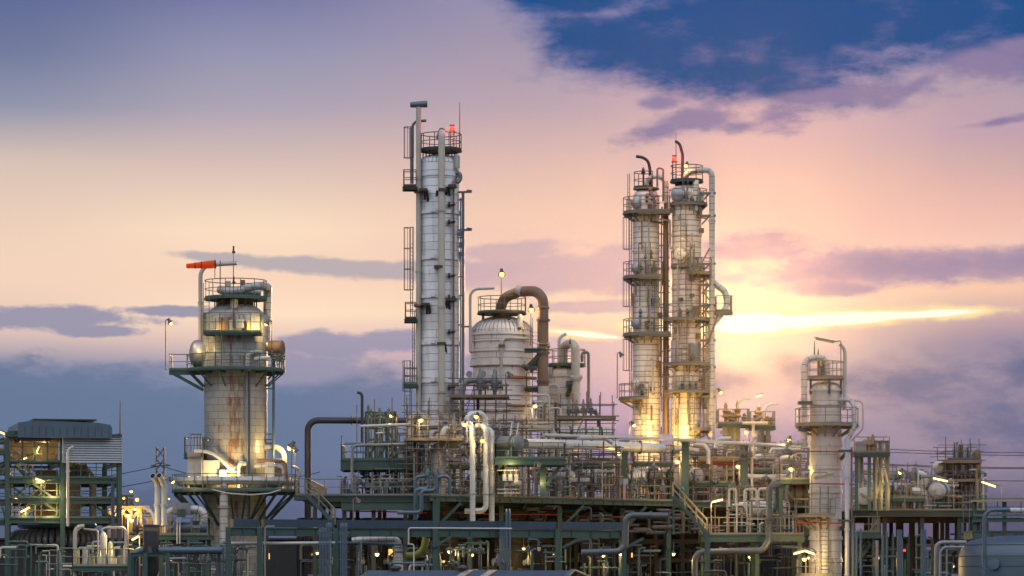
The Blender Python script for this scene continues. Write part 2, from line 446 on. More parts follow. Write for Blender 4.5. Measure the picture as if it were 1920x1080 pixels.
def gate_valve(p,label,group,s=1.0,rz=0,mat='valve_grey'):
    global VP
    if VP is None:
        o=V((0,0,-50)); t=empty('gate_valve',o)
        m=MB().tube([o+V((-.3,0,0)),o+V((.3,0,0))],.1,10)
        for q in (-.28,.28): flange(m,o+V((q,0,0)),(1,0,0),.13)
        m.lathe(o,[(.15,-.16),(.17,0),(.15,.16),(.19,.17),(.19,.23),(.08,.25),(.05,.5)],10).build('valve_body',mat,t)
        MB().tube([o+V((0,0,.48)),o+V((0,0,.95))],.022,6).build('stem','lamp_metal',t)
        w=MB().ring(o+V((0,0,.72)),.2,.022,16,5)
        for a in (0,60,120): w.tube([o+V((math.cos(R(a))*.2,math.sin(R(a))*.2,.72)),o-V((math.cos(R(a))*.2,math.sin(R(a))*.2,-.72))],.014,4)
        w.build('handwheel','red_paint' if False else 'valve_grey',t)
        VP=t; c=t
    else: c=dup(VP)
    c.location=V(p); c.rotation_euler.z=rz; c.scale=(s,s,s); WL[c]=V(p)
    tag(c,label,'valve',group); return c
def dished(r,l,k=.32,n=5):
    """profile of a drum of length l (axis z from 0) with dished heads"""
    pr=[]
    for i in range(n+1):
        a=math.pi/2*i/n; pr.append((max(.001,r*math.sin(a)),-r*k*math.cos(a)))
    for i in range(n+1):
        a=math.pi/2*i/n; pr.append((max(.001,r*math.cos(a)),l+r*k*math.sin(a)))
    return pr
def hdrum(p,q,r,mat,label,cat='drum',group=None,saddle=None,flat=False,bands=2,name='horizontal_drum',smat='green_steel',lid=None,ribs=False):
    """horizontal vessel from p to q; saddle=z of what it stands on"""
    p,q=V(p),V(q); d=(q-p); l=d.length; d/=l
    base=V(((p.x+q.x)/2,(p.y+q.y)/2,saddle if saddle is not None else p.z-r))
    t=empty(name,base,label,cat,group)
    pr=[(r*.02,0),(r,0),(r,l),(r*.02,l)] if flat else dished(r,l)
    sh=MB().lathe(p,pr,28,axis=d,cap=False).build('shell',mat,t)
    for i in range(bands):
        c=p+d*(l*(i+.5)/bands); MB().lathe(c-d*.04,[(r-.01,0),(r+.035,0),(r+.035,.08),(r-.01,.08)],28,axis=d,cap=False).build('band',mat,sh)
    if flat:
        for c,dd in ((p,-d),(q,d)):
            m=MB().lathe(c-dd*.2,[(r,0),(r*1.1,0),(r*1.1,.11),(r,.11)],28,axis=dd,cap=False); m.lathe(c-dd*.04,[(r*1.1,0),(r*1.1,.11),(r*.9,.16),(.01,.2)],28,axis=dd)
            for k in range(12):
                u=dd.orthogonal().normalized(); u=Quaternion(dd,R(k*30))@u; m.tube([c+u*r*1.03-dd*.26,c+u*r*1.03+dd*.12],.03,5)
            m.build('end_cover',lid or mat,t)
    elif ribs:
        for c,dd in ((p,-d),(q,d)):
            m=MB(); u0=dd.orthogonal().normalized()
            for k in range(24):
                u=Quaternion(dd,R(k*15))@u0; m.tube([c+u*(r*math.sin(a))+dd*(r*.32*math.cos(a)+.005) for a in (.12,.5,.9,1.25,1.5)],.03,4)
            m.build('seam',mat,sh)
    if saddle is not None:
        for f in (.2,.8):
            c=p+d*(l*f); m=MB(); n=V((-d.y,d.x,0)).normalized()
            m.beam(V((c.x,c.y,saddle)),V((c.x,c.y,c.z-r*.75)),.16,r*1.5,up=n); m.lathe(c-d*.09,[(r+.004,0),(r+.05,0),(r+.05,.18),(r+.004,.18)],24,axis=d,cap=False)
            m.build('saddle',smat,t)
    return t
def scaffold(x0,x1,y0,y1,z0,z1,nx,nz,label,boards=(),ny=2,mat='scaffold_steel',seed=1,over=.6,name='scaffold'):
    rd=random.Random(seed); t=empty(name,((x0+x1)/2,(y0+y1)/2,z0),label,'scaffold')
    xs=[x0+(x1-x0)*i/(nx-1) for i in range(nx)]; ys=[y0+(y1-y0)*i/(ny-1) for i in range(ny)]; zs=[z0+(z1-z0)*(i+.7)/(nz) for i in range(nz)]
    for x in xs:
        for y in ys: MB().tube([(x+rd.uniform(-.06,.06),y,z0),(x+rd.uniform(-.06,.06),y,z1+rd.uniform(-.4,over*1.6))],.036,6).build('scaffold_pole',mat,t)
    for z in zs:
        for y in ys: 
            zz=z+rd.uniform(-.12,.12); MB().tube([(x0-rd.uniform(.1,over),y-.08,zz),(x1+rd.uniform(.1,over),y-.08,zz)],.034,6).build('scaffold_rail',mat,t)
            if rd.random()<.6: MB().tube([(x0-rd.uniform(.1,over),y+.08,zz+.5),(x1+rd.uniform(.1,over),y+.08,zz+.5)],.03,6).build('scaffold_rail',mat,t)
        for x in xs[::2]: MB().tube([(x+.07,y0-.3,z-.1),(x+.07,y1+.3,z-.1)],.03,6).build('scaffold_rail',mat,t)
    for b in boards:
        m=MB()
        for k in range(4): m.box((x0-.2,y0+(y1-y0)*k/4+.02,b),(x1+.2,y0+(y1-y0)*(k+1)/4-.02,b+.045))
        m.beam((x0-.2,y0-.1,b+.1),(x1+.2,y0-.1,b+.1),.04,.22); m.build('walk_board','board_wood' if rd.random()<.5 else 'grey_pipe',t)
    for i in range(max(1,nx//2)):
        a=rd.randrange(nx-1); zz=rd.uniform(z0,z0+(z1-z0)*.4); MB().tube([(xs[a],y0-.12,zz),(xs[min(nx-1,a+1+rd.randrange(2))],y0-.12,min(z1,zz+rd.uniform(1.5,3)))],.03,6).build('brace',mat,t)
    return t
def frame(label,xs,ys,z0,zs,name='steel_frame',mat='green_steel',w=.3,bw=.26,brace=(),cat='steel frame',beams=True,loc=None):
    """columns at xs × ys from z0 to zs[-1]; beams at every z of zs; brace: list of (x0,x1,y,za,zb)"""
    t=empty(name,loc or ((xs[0]+xs[-1])/2,(ys[0]+ys[-1])/2,z0),label,cat)
    for x in xs:
        for y in ys: MB().ibeam((x,y,z0),(x,y,zs[-1]+.1),w,w,.035,up=(0,1,0)).build('column',mat,t)
    for z in zs:
        for y in ys:
            for a,b in zip(xs,xs[1:]): MB().ibeam((a+w/2+.003,y,z-.003),(b-w/2-.003,y,z-.003),bw*.7,bw,.03).build('beam',mat,t)
        for x in xs:
            for a,b in zip(ys,ys[1:]): MB().ibeam((x,a+w/2+.003,z-.006),(x,b-w/2-.003,z-.006),bw*.7,bw,.03).build('beam',mat,t)
    for a in brace: MB().beam((a[0],a[2]-.02,a[3]),(a[1],a[2]-.02,a[4]),.12,.14).build('brace',mat,t)
    return t
# ---------------------------------------------------------------- camera, sky, light
cam=bpy.data.cameras.new('camera'); co=bpy.data.objects.new('camera',cam); COL.objects.link(co)
co.location=(0,-DC,H); co.rotation_euler=(R(90),0,0)
cam.lens=36*F/1920; cam.sensor_width=36; cam.sensor_fit='HORIZONTAL'; cam.shift_y=(HOR-540)/1920
cam.clip_end=20000; cam.clip_start=.5; S.camera=co
S.view_settings.view_transform='Standard'; S.view_settings.look='None'; S.view_settings.gamma=1; S.view_settings.use_curve_mapping=False
S.view_settings.exposure=0
W=bpy.data.worlds.new('World'); S.world=W; W.use_nodes=True
nt=W.node_tree; nt.nodes.clear()
def lin(c): return [((q/255)/12.92 if q/255<=.04045 else ((q/255+.055)/1.055)**2.4) for q in c]
tc=N(nt,'ShaderNodeTexCoord'); sp=N(nt,'ShaderNodeSeparateXYZ'); nt.links.new(tc.outputs['Generated'],sp.inputs[0])
sx,sy,sz=sp.outputs
AZ=mth(nt,'ARCTAN2',sx,sy)                                   # compass bearing, 0 = straight ahead
TE=mth(nt,'DIVIDE',sz,mth(nt,'MAXIMUM',mth(nt,'SQRT',mth(nt,'ADD',mth(nt,'MULTIPLY',sx,sx),mth(nt,'MULTIPLY',sy,sy))),.02))   # tangent of elevation
def az(px): return math.atan((px-960)/F)
def te(px,py): return (HOR-py)/F*math.cos(az(px))
HZ=te(960,0)*1.6
def ramp(px,tab):
    f=N(nt,'ShaderNodeValToRGB'); f.color_ramp.interpolation='B_SPLINE' if False else 'EASE' if False else 'LINEAR'
    el=f.color_ramp.elements
    st=sorted((te(px,y)/HZ,c) for y,c in tab)
    while len(el)<len(st): el.new(.5)
    for e,(p,c) in zip(el,st): e.position=max(0,min(1,p)); e.color=(*lin(c),1)
    nt.links.new(mth(nt,'DIVIDE',TE,HZ),f.inputs[0]); return f.outputs[0]
TOP=(-500,(62,86,140))
cols=[(0,[TOP,(0,(96,108,152)),(100,(114,124,158)),(200,(146,150,172)),(300,(214,193,182)),(380,(230,203,185)),(450,(240,210,188)),(520,(243,212,188)),(610,(230,200,188)),(690,(135,140,168)),(740,(112,130,160)),(850,(92,112,146)),(960,(82,98,128))]),
 (480,[TOP,(0,(120,124,166)),(100,(148,149,177)),(200,(172,163,180)),(300,(212,188,182)),(430,(250,222,194)),(520,(247,212,188)),(590,(254,224,196)),(640,(225,195,185)),(690,(150,150,175)),(750,(113,133,167)),(850,(95,115,150)),(960,(84,98,132))]),
 (960,[TOP,(0,(150,143,174)),(65,(157,148,173)),(200,(184,163,176)),(305,(219,184,177)),(400,(238,200,180)),(500,(238,200,186)),(585,(250,218,186)),(640,(212,180,186)),(705,(200,170,184)),(760,(182,157,182)),(850,(144,134,165)),(960,(110,110,143))]),
 (1440,[TOP,(0,(165,150,180)),(150,(194,166,178)),(250,(220,180,180)),(350,(236,192,178)),(450,(238,194,182)),(505,(238,198,188)),(565,(246,218,186)),(625,(220,192,180)),(685,(212,188,182)),(740,(186,164,180)),(820,(150,137,168)),(960,(108,104,140))]),
 (1920,[TOP,(0,(125,120,165)),(150,(178,157,172)),(250,(190,160,176)),(300,(205,170,170)),(400,(236,186,176)),(450,(242,198,182)),(540,(242,198,172)),(600,(190,160,168)),(650,(130,122,155)),(750,(108,110,146)),(850,(95,98,136)),(960,(78,82,115))])]
sky=None
for i,(px,tab) in enumerate(cols):
    c=ramp(px,tab)
    sky=c if sky is None else mixc(nt,rng(nt,AZ,az(cols[i-1][0]),az(px),0,1,True),sky,c)
# clouds: soft ellipses broken up by noise that is stretched along the horizon
cv=N(nt,'ShaderNodeCombineXYZ'); nt.links.new(AZ,cv.inputs[0]); nt.links.new(mth(nt,'MULTIPLY',TE,2.2),cv.inputs[1])
n1=noise(nt,cv.outputs[0],24,7,.6); n2=noise(nt,cv.outputs[0],76,5,.6)
n3=noise(nt,cv.outputs[0],210,4,.6)
nz=mth(nt,'ADD',mth(nt,'ADD',mth(nt,'MULTIPLY',n1,.54),mth(nt,'MULTIPLY',n2,.31)),mth(nt,'MULTIPLY',n3,.15))
def ell(px,py,rx,ry,rot=0):
    a=mth(nt,'SUBTRACT',AZ,az(px)); b=mth(nt,'SUBTRACT',TE,te(px,py))
    c,s=math.cos(R(rot)),math.sin(R(rot))
    u=mth(nt,'ADD',mth(nt,'MULTIPLY',a,c*F/rx),mth(nt,'MULTIPLY',b,s*F/rx)); v=mth(nt,'ADD',mth(nt,'MULTIPLY',a,-s*F/ry),mth(nt,'MULTIPLY',b,c*F/ry))
    return mth(nt,'SUBTRACT',1,mth(nt,'SQRT',mth(nt,'ADD',mth(nt,'MULTIPLY',u,u),mth(nt,'MULTIPLY',v,v))))
def union(es):
    r=None
    for e in es:
        q=ell(*e); r=q if r is None else mth(nt,'SMOOTH_MAX',r,q,.25)
    return r
def cloud(sky,es,col,amp=1.1,lo=.0,hi=.45,mx=1.0,core=None):
    m=mth(nt,'ADD',union(es),mth(nt,'MULTIPLY',mth(nt,'SUBTRACT',nz,.5),amp*2.7))
    c=col if core is None else None
    colr=lin(col)
    if core is not None:
        k=mixc(nt,rng(nt,mth(nt,'ADD',m,mth(nt,'MULTIPLY',mth(nt,'SUBTRACT',n2,.5),.9)),lo+.15,core[1]),colr,lin(core[0]))
        return mixc(nt,rng(nt,m,lo,hi,0,mx),sky,k)
    return mixc(nt,rng(nt,m,lo,hi,0,mx),sky,colr)
sky=cloud(sky,[(-100,760,800,110),(300,800,520,120),(700,800,330,140)],(98,118,151),.9,0,.5,.85)
sky=cloud(sky,[(60,595,280,30),(330,583,120,14),(180,620,110,16)],(150,148,172),1.0,0,.4,.95)
sky=cloud(sky,[(420,485,130,15,-4),(600,500,230,24,-3),(800,510,230,26,2)],(182,171,177),.9,0,.45,.95)
sky=cloud(sky,[(620,650,110,34),(740,640,120,26),(560,690,130,40),(880,700,120,40)],(150,148,174),1.1,0,.5,.9)
sky=cloud(sky,[(960,470,140,26,6),(1050,515,330,52),(1250,490,220,44),(1120,575,180,18)],(203,172,180),.9,0,.5,.9)
sky=cloud(sky,[(1420,465,130,40),(1650,500,330,44,2),(1900,492,180,40),(1560,540,120,20)],(178,150,172),.9,0,.5,.9,((150,134,168),1.0))
sky=cloud(sky,[(1700,720,420,110),(1960,700,300,110),(1500,690,160,70),(1350,720,200,66),(1900,800,420,160)],(180,163,174),.3,0,.9,.85,((106,109,145),1.05))
# gap of light under the cloud deck: ragged above, cut off below by the edge of the low bank
sky0=sky
sky=cloud(sky,[(1400,606,190,34,1),(1600,596,260,26,2),(1760,588,140,14,3),(1230,618,130,24,-5),(1090,626,100,16,-6)],(255,226,165),1.0,-.05,.6,.95)
sky=cloud(sky,[(1400,606,120,22,1),(1560,598,190,15,3),(1720,590,120,8,3),(1250,616,100,13,-5),(1100,627,80,7,-6)],(255,252,232),.7,-.05,.4,1)
bank=mth(nt,'ADD',union([(1420,745,250,118),(1640,735,330,124),(1850,720,280,122),(1180,745,200,100),(980,742,180,118)]),mth(nt,'MULTIPLY',mth(nt,'SUBTRACT',nz,.5),.35))
sky=mixc(nt,rng(nt,bank,0,.09),sky,sky0)
# dark blue cloud overhead at the right and its torn lower fringe
sky=cloud(sky,[(1480,30,520,165),(1190,90,260,88,-14),(1390,140,300,75,-6),(1780,30,380,110),(1960,40,260,110),(1080,0,190,45),(1110,70,150,60,-8)],(100,108,160),.62,-.12,.5,1,((16,79,140),.72))
sky=cloud(sky,[(1225,250,105,26,14),(1320,222,130,42,6),(1450,218,100,42,6),(1240,192,60,22),(1390,235,90,22),(1560,178,200,22,4),(1710,165,90,18,28),(1860,115,110,40),(1915,90,90,30),(1880,226,90,12,8)],(138,124,162),1.3,-.05,.8,.95)
# the sun's own glow, behind the cloud
glowd=mth(nt,'SUBTRACT',1,ell(1352,603,260,230)); g1=mth(nt,'EXPONENT',mth(nt,'MULTIPLY',mth(nt,'MULTIPLY',glowd,glowd),-1.0))
gd2=mth(nt,'SUBTRACT',1,ell(1352,606,110,62)); g2=mth(nt,'EXPONENT',mth(nt,'MULTIPLY',mth(nt,'MULTIPLY',gd2,gd2),-1.0))
def addc(a,col,f):
    n=nt.nodes.new('ShaderNodeMix'); n.data_type='RGBA'; n.blend_type='ADD'; nt.links.new(f,n.inputs[0]); nt.links.new(a,n.inputs[6]); n.inputs[7].default_value=(*col,1); return n.outputs[2]
sky=addc(sky,(.04,.025,.005),g2)
# the sky the photographer has his back to: clear blue dusk
BACK=(.66,.68,.80)
bk=rng(nt,sy,-.35,.55,1,0); sky=mixc(nt,bk,sky,mixc(nt,rng(nt,TE,0,.6),(.10,.145,.18),(1.50,1.55,1.74)))
bg=N(nt,'ShaderNodeBackground'); nt.links.new(sky,bg.inputs[0]); bg.inputs[1].default_value=1.0
SUN_AZ=az(1345); SUN_EL=math.atan((HOR-605)/F)
ns=N(nt,'ShaderNodeTexSky'); ns.sky_type='NISHITA'; ns.sun_disc=False; ns.sun_elevation=SUN_EL; ns.sun_rotation=SUN_AZ
b2=N(nt,'ShaderNodeBackground'); nt.links.new(ns.outputs[0],b2.inputs[0]); b2.inputs[1].default_value=.0003
ad=N(nt,'ShaderNodeAddShader'); nt.links.new(bg.outputs[0],ad.inputs[0]); nt.links.new(b2.outputs[0],ad.inputs[1])
wo=N(nt,'ShaderNodeOutputWorld'); nt.links.new(ad.outputs[0],wo.inputs[0])
W.cycles.sampling_method='MANUAL'; W.cycles.sample_map_resolution=512
sl=bpy.data.lights.new('sun','SUN'); so=bpy.data.objects.new('sun',sl); COL.objects.link(so)
sl.energy=2.0; sl.angle=R(2.5); sl.color=(1,.62,.30)
sd=V((math.sin(SUN_AZ)*math.cos(SUN_EL),math.cos(SUN_AZ)*math.cos(SUN_EL),math.sin(SUN_EL)))
so.rotation_euler=(-sd).to_track_quat('-Z','Y').to_euler(); so.location=(20,90,60)
# ground to the horizon
m,gnt,b=nodes('ground_gravel'); cog=N(gnt,'ShaderNodeTexCoord').outputs['Object']
gnt.links.new(mixc(gnt,noise(gnt,cog,.08,6),(.035,.036,.034),(.075,.07,.06)),b.inputs['Base Color']); b.inputs['Roughness'].default_value=.9
g=MB(); 
for i in range(16):
    for j in range(16):
        x0=-600+75*i; y0=-220+34*j; n0=len(g.v); g.v+=[V((x0,y0,0)),V((x0+75,y0,0)),V((x0+75,y0+34,0)),V((x0,y0+34,0))]; g.face([n0,n0+1,n0+2,n0+3])
tag(g.build('ground','ground_gravel'),kind='structure')
# ---------------------------------------------------------------- towers
def shell(root,cx,D,prof,mat,name='shell',n=48):
    """prof: list of (radius px, row) from bottom to top"""
    return MB().lathe((X(cx,D),D,0),[(L(r,D),max(0,Z(y,D))) for r,y in prof],n,cap=True).build(name,mat,root)
def shade_skirt(root,cx,D,r,y): return MB().lathe((X(cx,D),D,0),[(L(r*1.02,D),0),(L(r*1.02,D),Z(y,D))],40).build('shade_skirt','dark_steel',root)  # skirt coloured dark to stand in for the shade below the deck
def domeprof(r,y0,h,top=.04,n=7):
    return [(r*max(top,math.cos(math.pi/2*i/n)),y0-h*math.sin(math.pi/2*i/n)) for i in range(1,n+1)]
def band(sh,cx,D,r,y,h=5,mat='clad_silver',k=1.05):
    c=(X(cx,D),D,Z(y,D)); R_=L(r,D); hh=L(h,D)
    return MB().lathe(c,[(R_*.99,-hh/2),(R_*k,-hh/2),(R_*k,hh/2),(R_*.99,hh/2)],40,cap=False).lathe(c,[(R_*k,-hh*.5-.05),(R_*k+.035,-hh*.5-.05),(R_*k+.035,-hh*.5+.03),(R_*k,-hh*.5+.03)],40,cap=False).build('band',mat,sh)
def seams(sh,cx,D,r,y0,h,n,mat,a0=0,a1=360,tr=.03):
    m=MB(); c=V((X(cx,D),D,0))
    for i in range(n):
        a=R(a0+(a1-a0)*i/n); m.tube([c+V((math.cos(a)*L(r*math.cos(t),D),math.sin(a)*L(r*math.cos(t),D),Z(y0-h*math.sin(t),D))) for t in (0,.3,.6,.9,1.15,1.38)],tr,4)
    return m.build('seam',mat,sh)
def manway(root,p,d,r,mat='dome_metal',depth=.6):
    p=V(p); d=V(d).normalized(); m=MB().lathe(p,[(r*.85,-depth),(r*.85,0),(r,0),(r,.14),(r*.98,.2),(r*.6,.2+r*.2),(r*.02,.2+r*.26)],20,axis=d)
    return m.build('manway',mat,root)
def beacon(p,label,foot):
    p=V(p); t=empty('aircraft_beacon',(p.x,p.y,foot),label,'beacon')
    m=MB()
    for q in (-.14,.14): m.beam((p.x+q,p.y,foot),(p.x+q,p.y,p.z-.1),.07)
    for i in range(6): m.beam((p.x-.14,p.y,foot+.2+i*(p.z-foot-.4)/6),(p.x+.14,p.y,foot+.2+(i+.7)*(p.z-foot-.4)/6),.04)
    m.build('mast','dark_steel',t); MB().tube([p-V((0,0,.12)),p],.24,12).build('base_plate','dark_steel',t)
    MB().lathe(p,[(.18,0),(.2,.1),(.18,.26),(.08,.3)],14).build('red_lens','lamp_red',t); MB().tube([p+V((0,0,.36)),p+V((0,0,.46))],.2,10).build('cap','dark_steel',t)
    point(t,p+V((0,-.5,.2)),220,(1,.04,.02),.2); return t
def antenna(px,y0,y1,D,label,r=.04,dy=0,tip=None,name='antenna'):
    a=V((X(px,D),D+dy,Z(y0,D))); b=V((X(px,D),D+dy,Z(y1,D)))
    m=MB().tube([a,a+(b-a)*.5,b],[r,r*.8,r*.35],6); t=m.build(name,'dark_steel'); tag(t,label,'antenna')
    if tip: MB().box(b+V((-.1,-.1,-.5)),b+V((.16,.1,-.34))).tube([b+V((0,0,-.34)),b+V((.02,0,.05))],.08,6).build('tip','dark_steel',t)
    return t
# ---- rust streaked reactor tower at the left
D=108; cx=442; R0=L(59,D); C=V((X(cx,D),D,0))
cladding('clad_reactor',(.33,.34,.325),row=.52,width=1.0,rust=.125,streak=.55,seam=.018,patch=.22,seamcol=(.17,.12,.08),band=(R0*R(272),R0*.55,.135))
T=empty('reactor_tower',C,'stout silver reactor tower streaked with rust, windsock and ring platforms around its head','tower')
sh=shell(T,cx,D,[(57,1190),(57,925),(59,920),(59,693),(59,628)]+[(56,600)]+domeprof(56,600,34,.55),'clad_reactor')
MB().lathe(C,[(L(37,D),Z(580,D)),(L(34,D),Z(572,D)),(L(34,D),Z(562,D)),(.02,Z(562,D))],32).build('neck','dark_steel',T)
for a in range(0,360,30):
    e=V((math.cos(R(a)),math.sin(R(a)),0)); MB().tube([C+e*L(39,D)+V((0,0,Z(578,D))),C+e*L(39,D)+V((0,0,Z(561,D)))],.06,6).build('bolt','dark_steel',sh)
# side chambers left and right of the head
MB().lathe(C+V((-L(46,D),-L(22,D),0)),[(L(14,D),Z(692,D)),(L(14,D),Z(592,D)),(.02,Z(585,D))],20).build('side_column','clad_left',T)
MB().lathe(C+V((L(46,D),L(8,D),0)),[(L(13,D),Z(640,D)),(L(13,D),Z(590,D)),(.02,Z(586,D))],20).build('side_column','clad_left',T)
p3=ring_platform(T,C+V((0,0,Z(695,D))),L(58,D),L(93,D),0,360,'green_steel','rail_green',12,1.15,1.3)
MB().box(C+V((-L(122,D),-1.2,Z(695,D)-.1)),C+V((-L(80,D),1.2,Z(695,D)))).ibeam(C+V((-L(122,D),-1.2,Z(695,D)-.25)),C+V((-L(60,D),-1.2,Z(695,D)-.25)),.14,.3).build('platform_wing','green_steel',p3)
k=MB(); add_rail(k,[C+V((-L(88,D),-1.25,Z(695,D))),C+V((-L(122,D),-1.25,Z(695,D))),C+V((-L(122,D),1.2,Z(695,D)))],1.15); k.build('railing','rail_green',p3)
for dx in (0,20): MB().beam(C+V((-L(120-dx*1.8,D),-1.1,Z(699,D))),C+V((-L(58,D),-1.0,Z(733-dx*.35,D))),.2,.24).build('knee_brace','green_steel',p3)
ring_platform(T,C+V((0,0,Z(630,D))),L(55,D),L(56,D)+.01,-20,200,'green_steel','rail_green',0,1.4,railing=False)
q=rect_platform(T,X(389,D),X(495,D),D-R0-.9,D-R0+.5,Z(628,D),'flr','green_steel','rail_green',1.42,beam=.16)
p1=ring_platform(T,C+V((0,0,Z(560,D))),.3,L(59,D),0,360,'green_steel','rail_green',0,1.35)
ladder(T,C+V((-L(50,D),-R0*.95,Z(628,D))),Z(560,D),(0,-1),False)
ladder(T,C+V((-L(25,D),-R0-.95,Z(695,D))),Z(628,D),(0,-1),False)
# insulated ducting on the top deck
z=Z(546,D); 
pipe([C+V((-L(30,D),-.3,z+.1)),C+V((-L(10,D),-.9,z-.1)),C+V((L(10,D),-.9,z)),C+V((L(40,D),-.8,z+.35)),C+V((L(60,D),.2,z+.35)),C+V((L(58,D),1.2,z+.1)),C+V((L(55,D),1.2,Z(640,D)))],L(7.5,D),'clad_pipe',root=T,name='duct',bend=.7)
pipe([C+V((-L(26,D),.4,z)),C+V((L(20,D),1.2,z+.1)),C+V((L(45,D),1.3,z))],L(7,D),'clad_pipe',root=T,name='duct',bend=.6)
for dx,yy in ((-13,528),(14,526)): MB().tube([C+V((L(dx,D),-.4,Z(560,D))),C+V((L(dx,D),-.4,Z(yy,D)))],L(4.5,D),12).build('nozzle','cream_pipe' if dx<0 else 'rust_pipe',T)
pipe([C+V((0,-1.5,Z(565,D))),C+V((0,-1.6,Z(586,D)))],.3,'cream_pipe',root=T,name='nozzle')
# rusted valve boxes behind the middle rail
for i,dx in enumerate((-24,-17,-11,-4)): MB().box(C+V((L(dx,D)-.1,-R0-.35,Z(625,D))),C+V((L(dx,D)+.14,-R0+.3,Z(600+i%2*5,D)))).build('junction_box','rust_pipe' if i<3 else 'white_box',T)
MB().box(C+V((L(6,D),-R0-.5,Z(620,D))),C+V((L(20,D),-R0+.3,Z(604,D)))).build('junction_box','white_box',T)
MB().box(C+V((L(26,D),-R0-.3,Z(625,D))),C+V((L(33,D),-R0+.3,Z(606,D)))).build('junction_box','yellow_paint',T)
# manway bulges
MB().lathe(C+V((-L(60,D),-.4,Z(664,D))),dished(L(26,D),.5,.55),24,axis=(-1,-.2,0),cap=False).build('manway','dome_metal',T)
MB().lathe(C+V((L(66,D),-.2,Z(655,D))),dished(L(16,D),.9,.3),20,axis=(1,-.3,0),cap=False).build('manway','rust_pipe',T)
# vent that rises from the left bulge and bends over the top
pipe([C+V((-L(65,D),-.5,Z(640,D))),C+V((-L(65,D),-.5,Z(499,D))),C+V((L(3,D),-.5,Z(497,D)+.1))],L(3.9,D),'cream_pipe',root=T,name='vent_pipe',bend=L(22,D),mouth=True)
# pipes down the shell
for px,r,y0,y1,mt in ((467,3.2,690,915,'grey_pipe'),(472,2,700,990,'blue_pipe'),):
    a=C+V((L(px-cx,D),-math.sqrt(max(0,R0**2-L(px-cx,D)**2))-.25,0)); pipe([a+V((0,0,Z(y0,D))),a+V((0,0,Z(y1,D)))],L(r,D),mt,root=T,name='downpipe')
pipe([(X(515,D),D-1,Z(668,D)),(X(514,D),D-1,Z(860,D))],L(2.6,D),'blue_pipe',root=T,name='downpipe')
for y in (705,730,815,825,832): MB().beam((X(500,D),D-.9,Z(y,D)),(X(514,D),D-.9,Z(y,D)),.08).build('pipe_support','green_steel',T)
# little valve cluster at the right of the big platform
for i,px in enumerate((518,522,526,530,534)): MB().tube([(X(px,D),D-1.2,Z(693,D)),(X(px,D),D-1.2,Z(664+(i%2)*4,D))],.05,6).lathe((X(px,D),D-1.2,Z(672+(i%2)*3,D)),[(.05,-.2),(.14,-.12),(.05,0),(.14,.1),(.05,.2)],8).build('valve','valve_grey',T)
pipe([(X(482,D),D-R0-.5,Z(678,D)),(X(512,D),D-R0-.4,Z(675,D))],.16,'white_pipe',root=T,name='pipe')
pipe([(X(470,D),D-R0-.3,Z(700,D)),(X(470,D),D-R0-.3,Z(668,D)),(X(482,D),D-R0-.2,Z(664,D)),(X(490,D),D-R0+.6,Z(664,D))],.2,'clad_pipe',root=T,name='pipe',bend=.5)
# lower working platform with ring main
zP=Z(921,D); 
pl=ring_platform(T,C+V((0,0,zP)),L(57,D),L(120,D),-180,180,'green_steel','rail_green',10,1.2,2.2)
rm=MB().ring(C+V((0,-.3,Z(904,D))),L(103,D),L(8,D),56,14).build('ring_main','clad_pipe',T)
for a in range(-170,10,14): 
    e=V((math.cos(R(a)),math.sin(R(a)),0)); t_=V((-e.y,e.x,0)); MB().lathe(C+V((0,-.3,Z(904,D)))+e*L(103,D)-t_*.05,[(L(8,D),0),(L(8.6,D),0),(L(8.6,D),.1),(L(8,D),.1)],14,axis=t_,cap=False).build('band','clad_pipe',rm)
pipe([C+V((-L(13,D),-L(103,D)-.2,Z(902,D))),C+V((-L(13,D),-L(103,D)-.2,Z(1025,D)))],L(8,D),'clad_pipe',root=T,name='downpipe')
for sx_ in (-1,1):
    for k in range(5):
        a=R(-90+sx_*(14+k*15)); e=V((math.cos(a),math.sin(a),0)); MB().beam(C+e*L(117,D)+V((0,0,zP-.25)),C+e*L(58,D)+V((0,0,zP-2.6)),.12,.17).build('knee_brace','green_steel',pl)
# equipment on the working platform
def bx(px0,px1,y0,y1,d0,d1,mat,name,root): return MB().box((X(px0,D),D+d0,Z(y1,D)),(X(px1,D),D+d1,Z(y0,D))).build(name,mat,root)
bx(357,384,859,896,-2.2,-.5,'white_box','cabinet',T); bx(384,417,866,897,-3.0,-2.0,'white_box','cabinet',T); bx(357,382,850,859,-2.6,-.9,'grey_pipe','cabinet',T)
bx(502,518,868,896,-2.6,-1.7,'white_box','cabinet',T); bx(518,536,872,897,-1.9,-1,'grey_pipe','cabinet',T); bx(419,432,884,898,-3.3,-2.8,'white_box','cabinet',T)
pipe([C+V((-L(72,D),-2.6,Z(848,D))),C+V((-L(40,D),-2.7,Z(848,D))),C+V((L(5,D),-3.2,Z(888,D)))],L(3.2,D),'white_pipe',root=T,name='pipe',bend=2.2)
pipe([C+V((L(4,D),-3,Z(890,D))),C+V((L(16,D),-2.6,Z(868,D))),C+V((L(14,D),-R0+.2,Z(860,D)))],L(4,D),'clad_pipe',root=T,name='pipe',bend=.4)
pipe([C+V((L(12,D),-2.9,zP)),C+V((L(12,D),-2.9,Z(872,D))),C+V((L(24,D),-2.7,Z(872,D)))],L(4,D),'white_pipe',root=T,name='pipe',bend=.4)
for yy,xx in ((866,0),(876,-4)): pipe([C+V((L(44+xx,D),-2.3,Z(yy,D))),C+V((L(70,D),-2.5,Z(yy,D))),C+V((L(96+xx,D),-2.2,Z(yy,D))),C+V((L(99+xx,D),-2.2,zP))],L(4,D),'clad_pipe' if xx else 'rust_pipe',root=T,name='pipe',bend=.4)
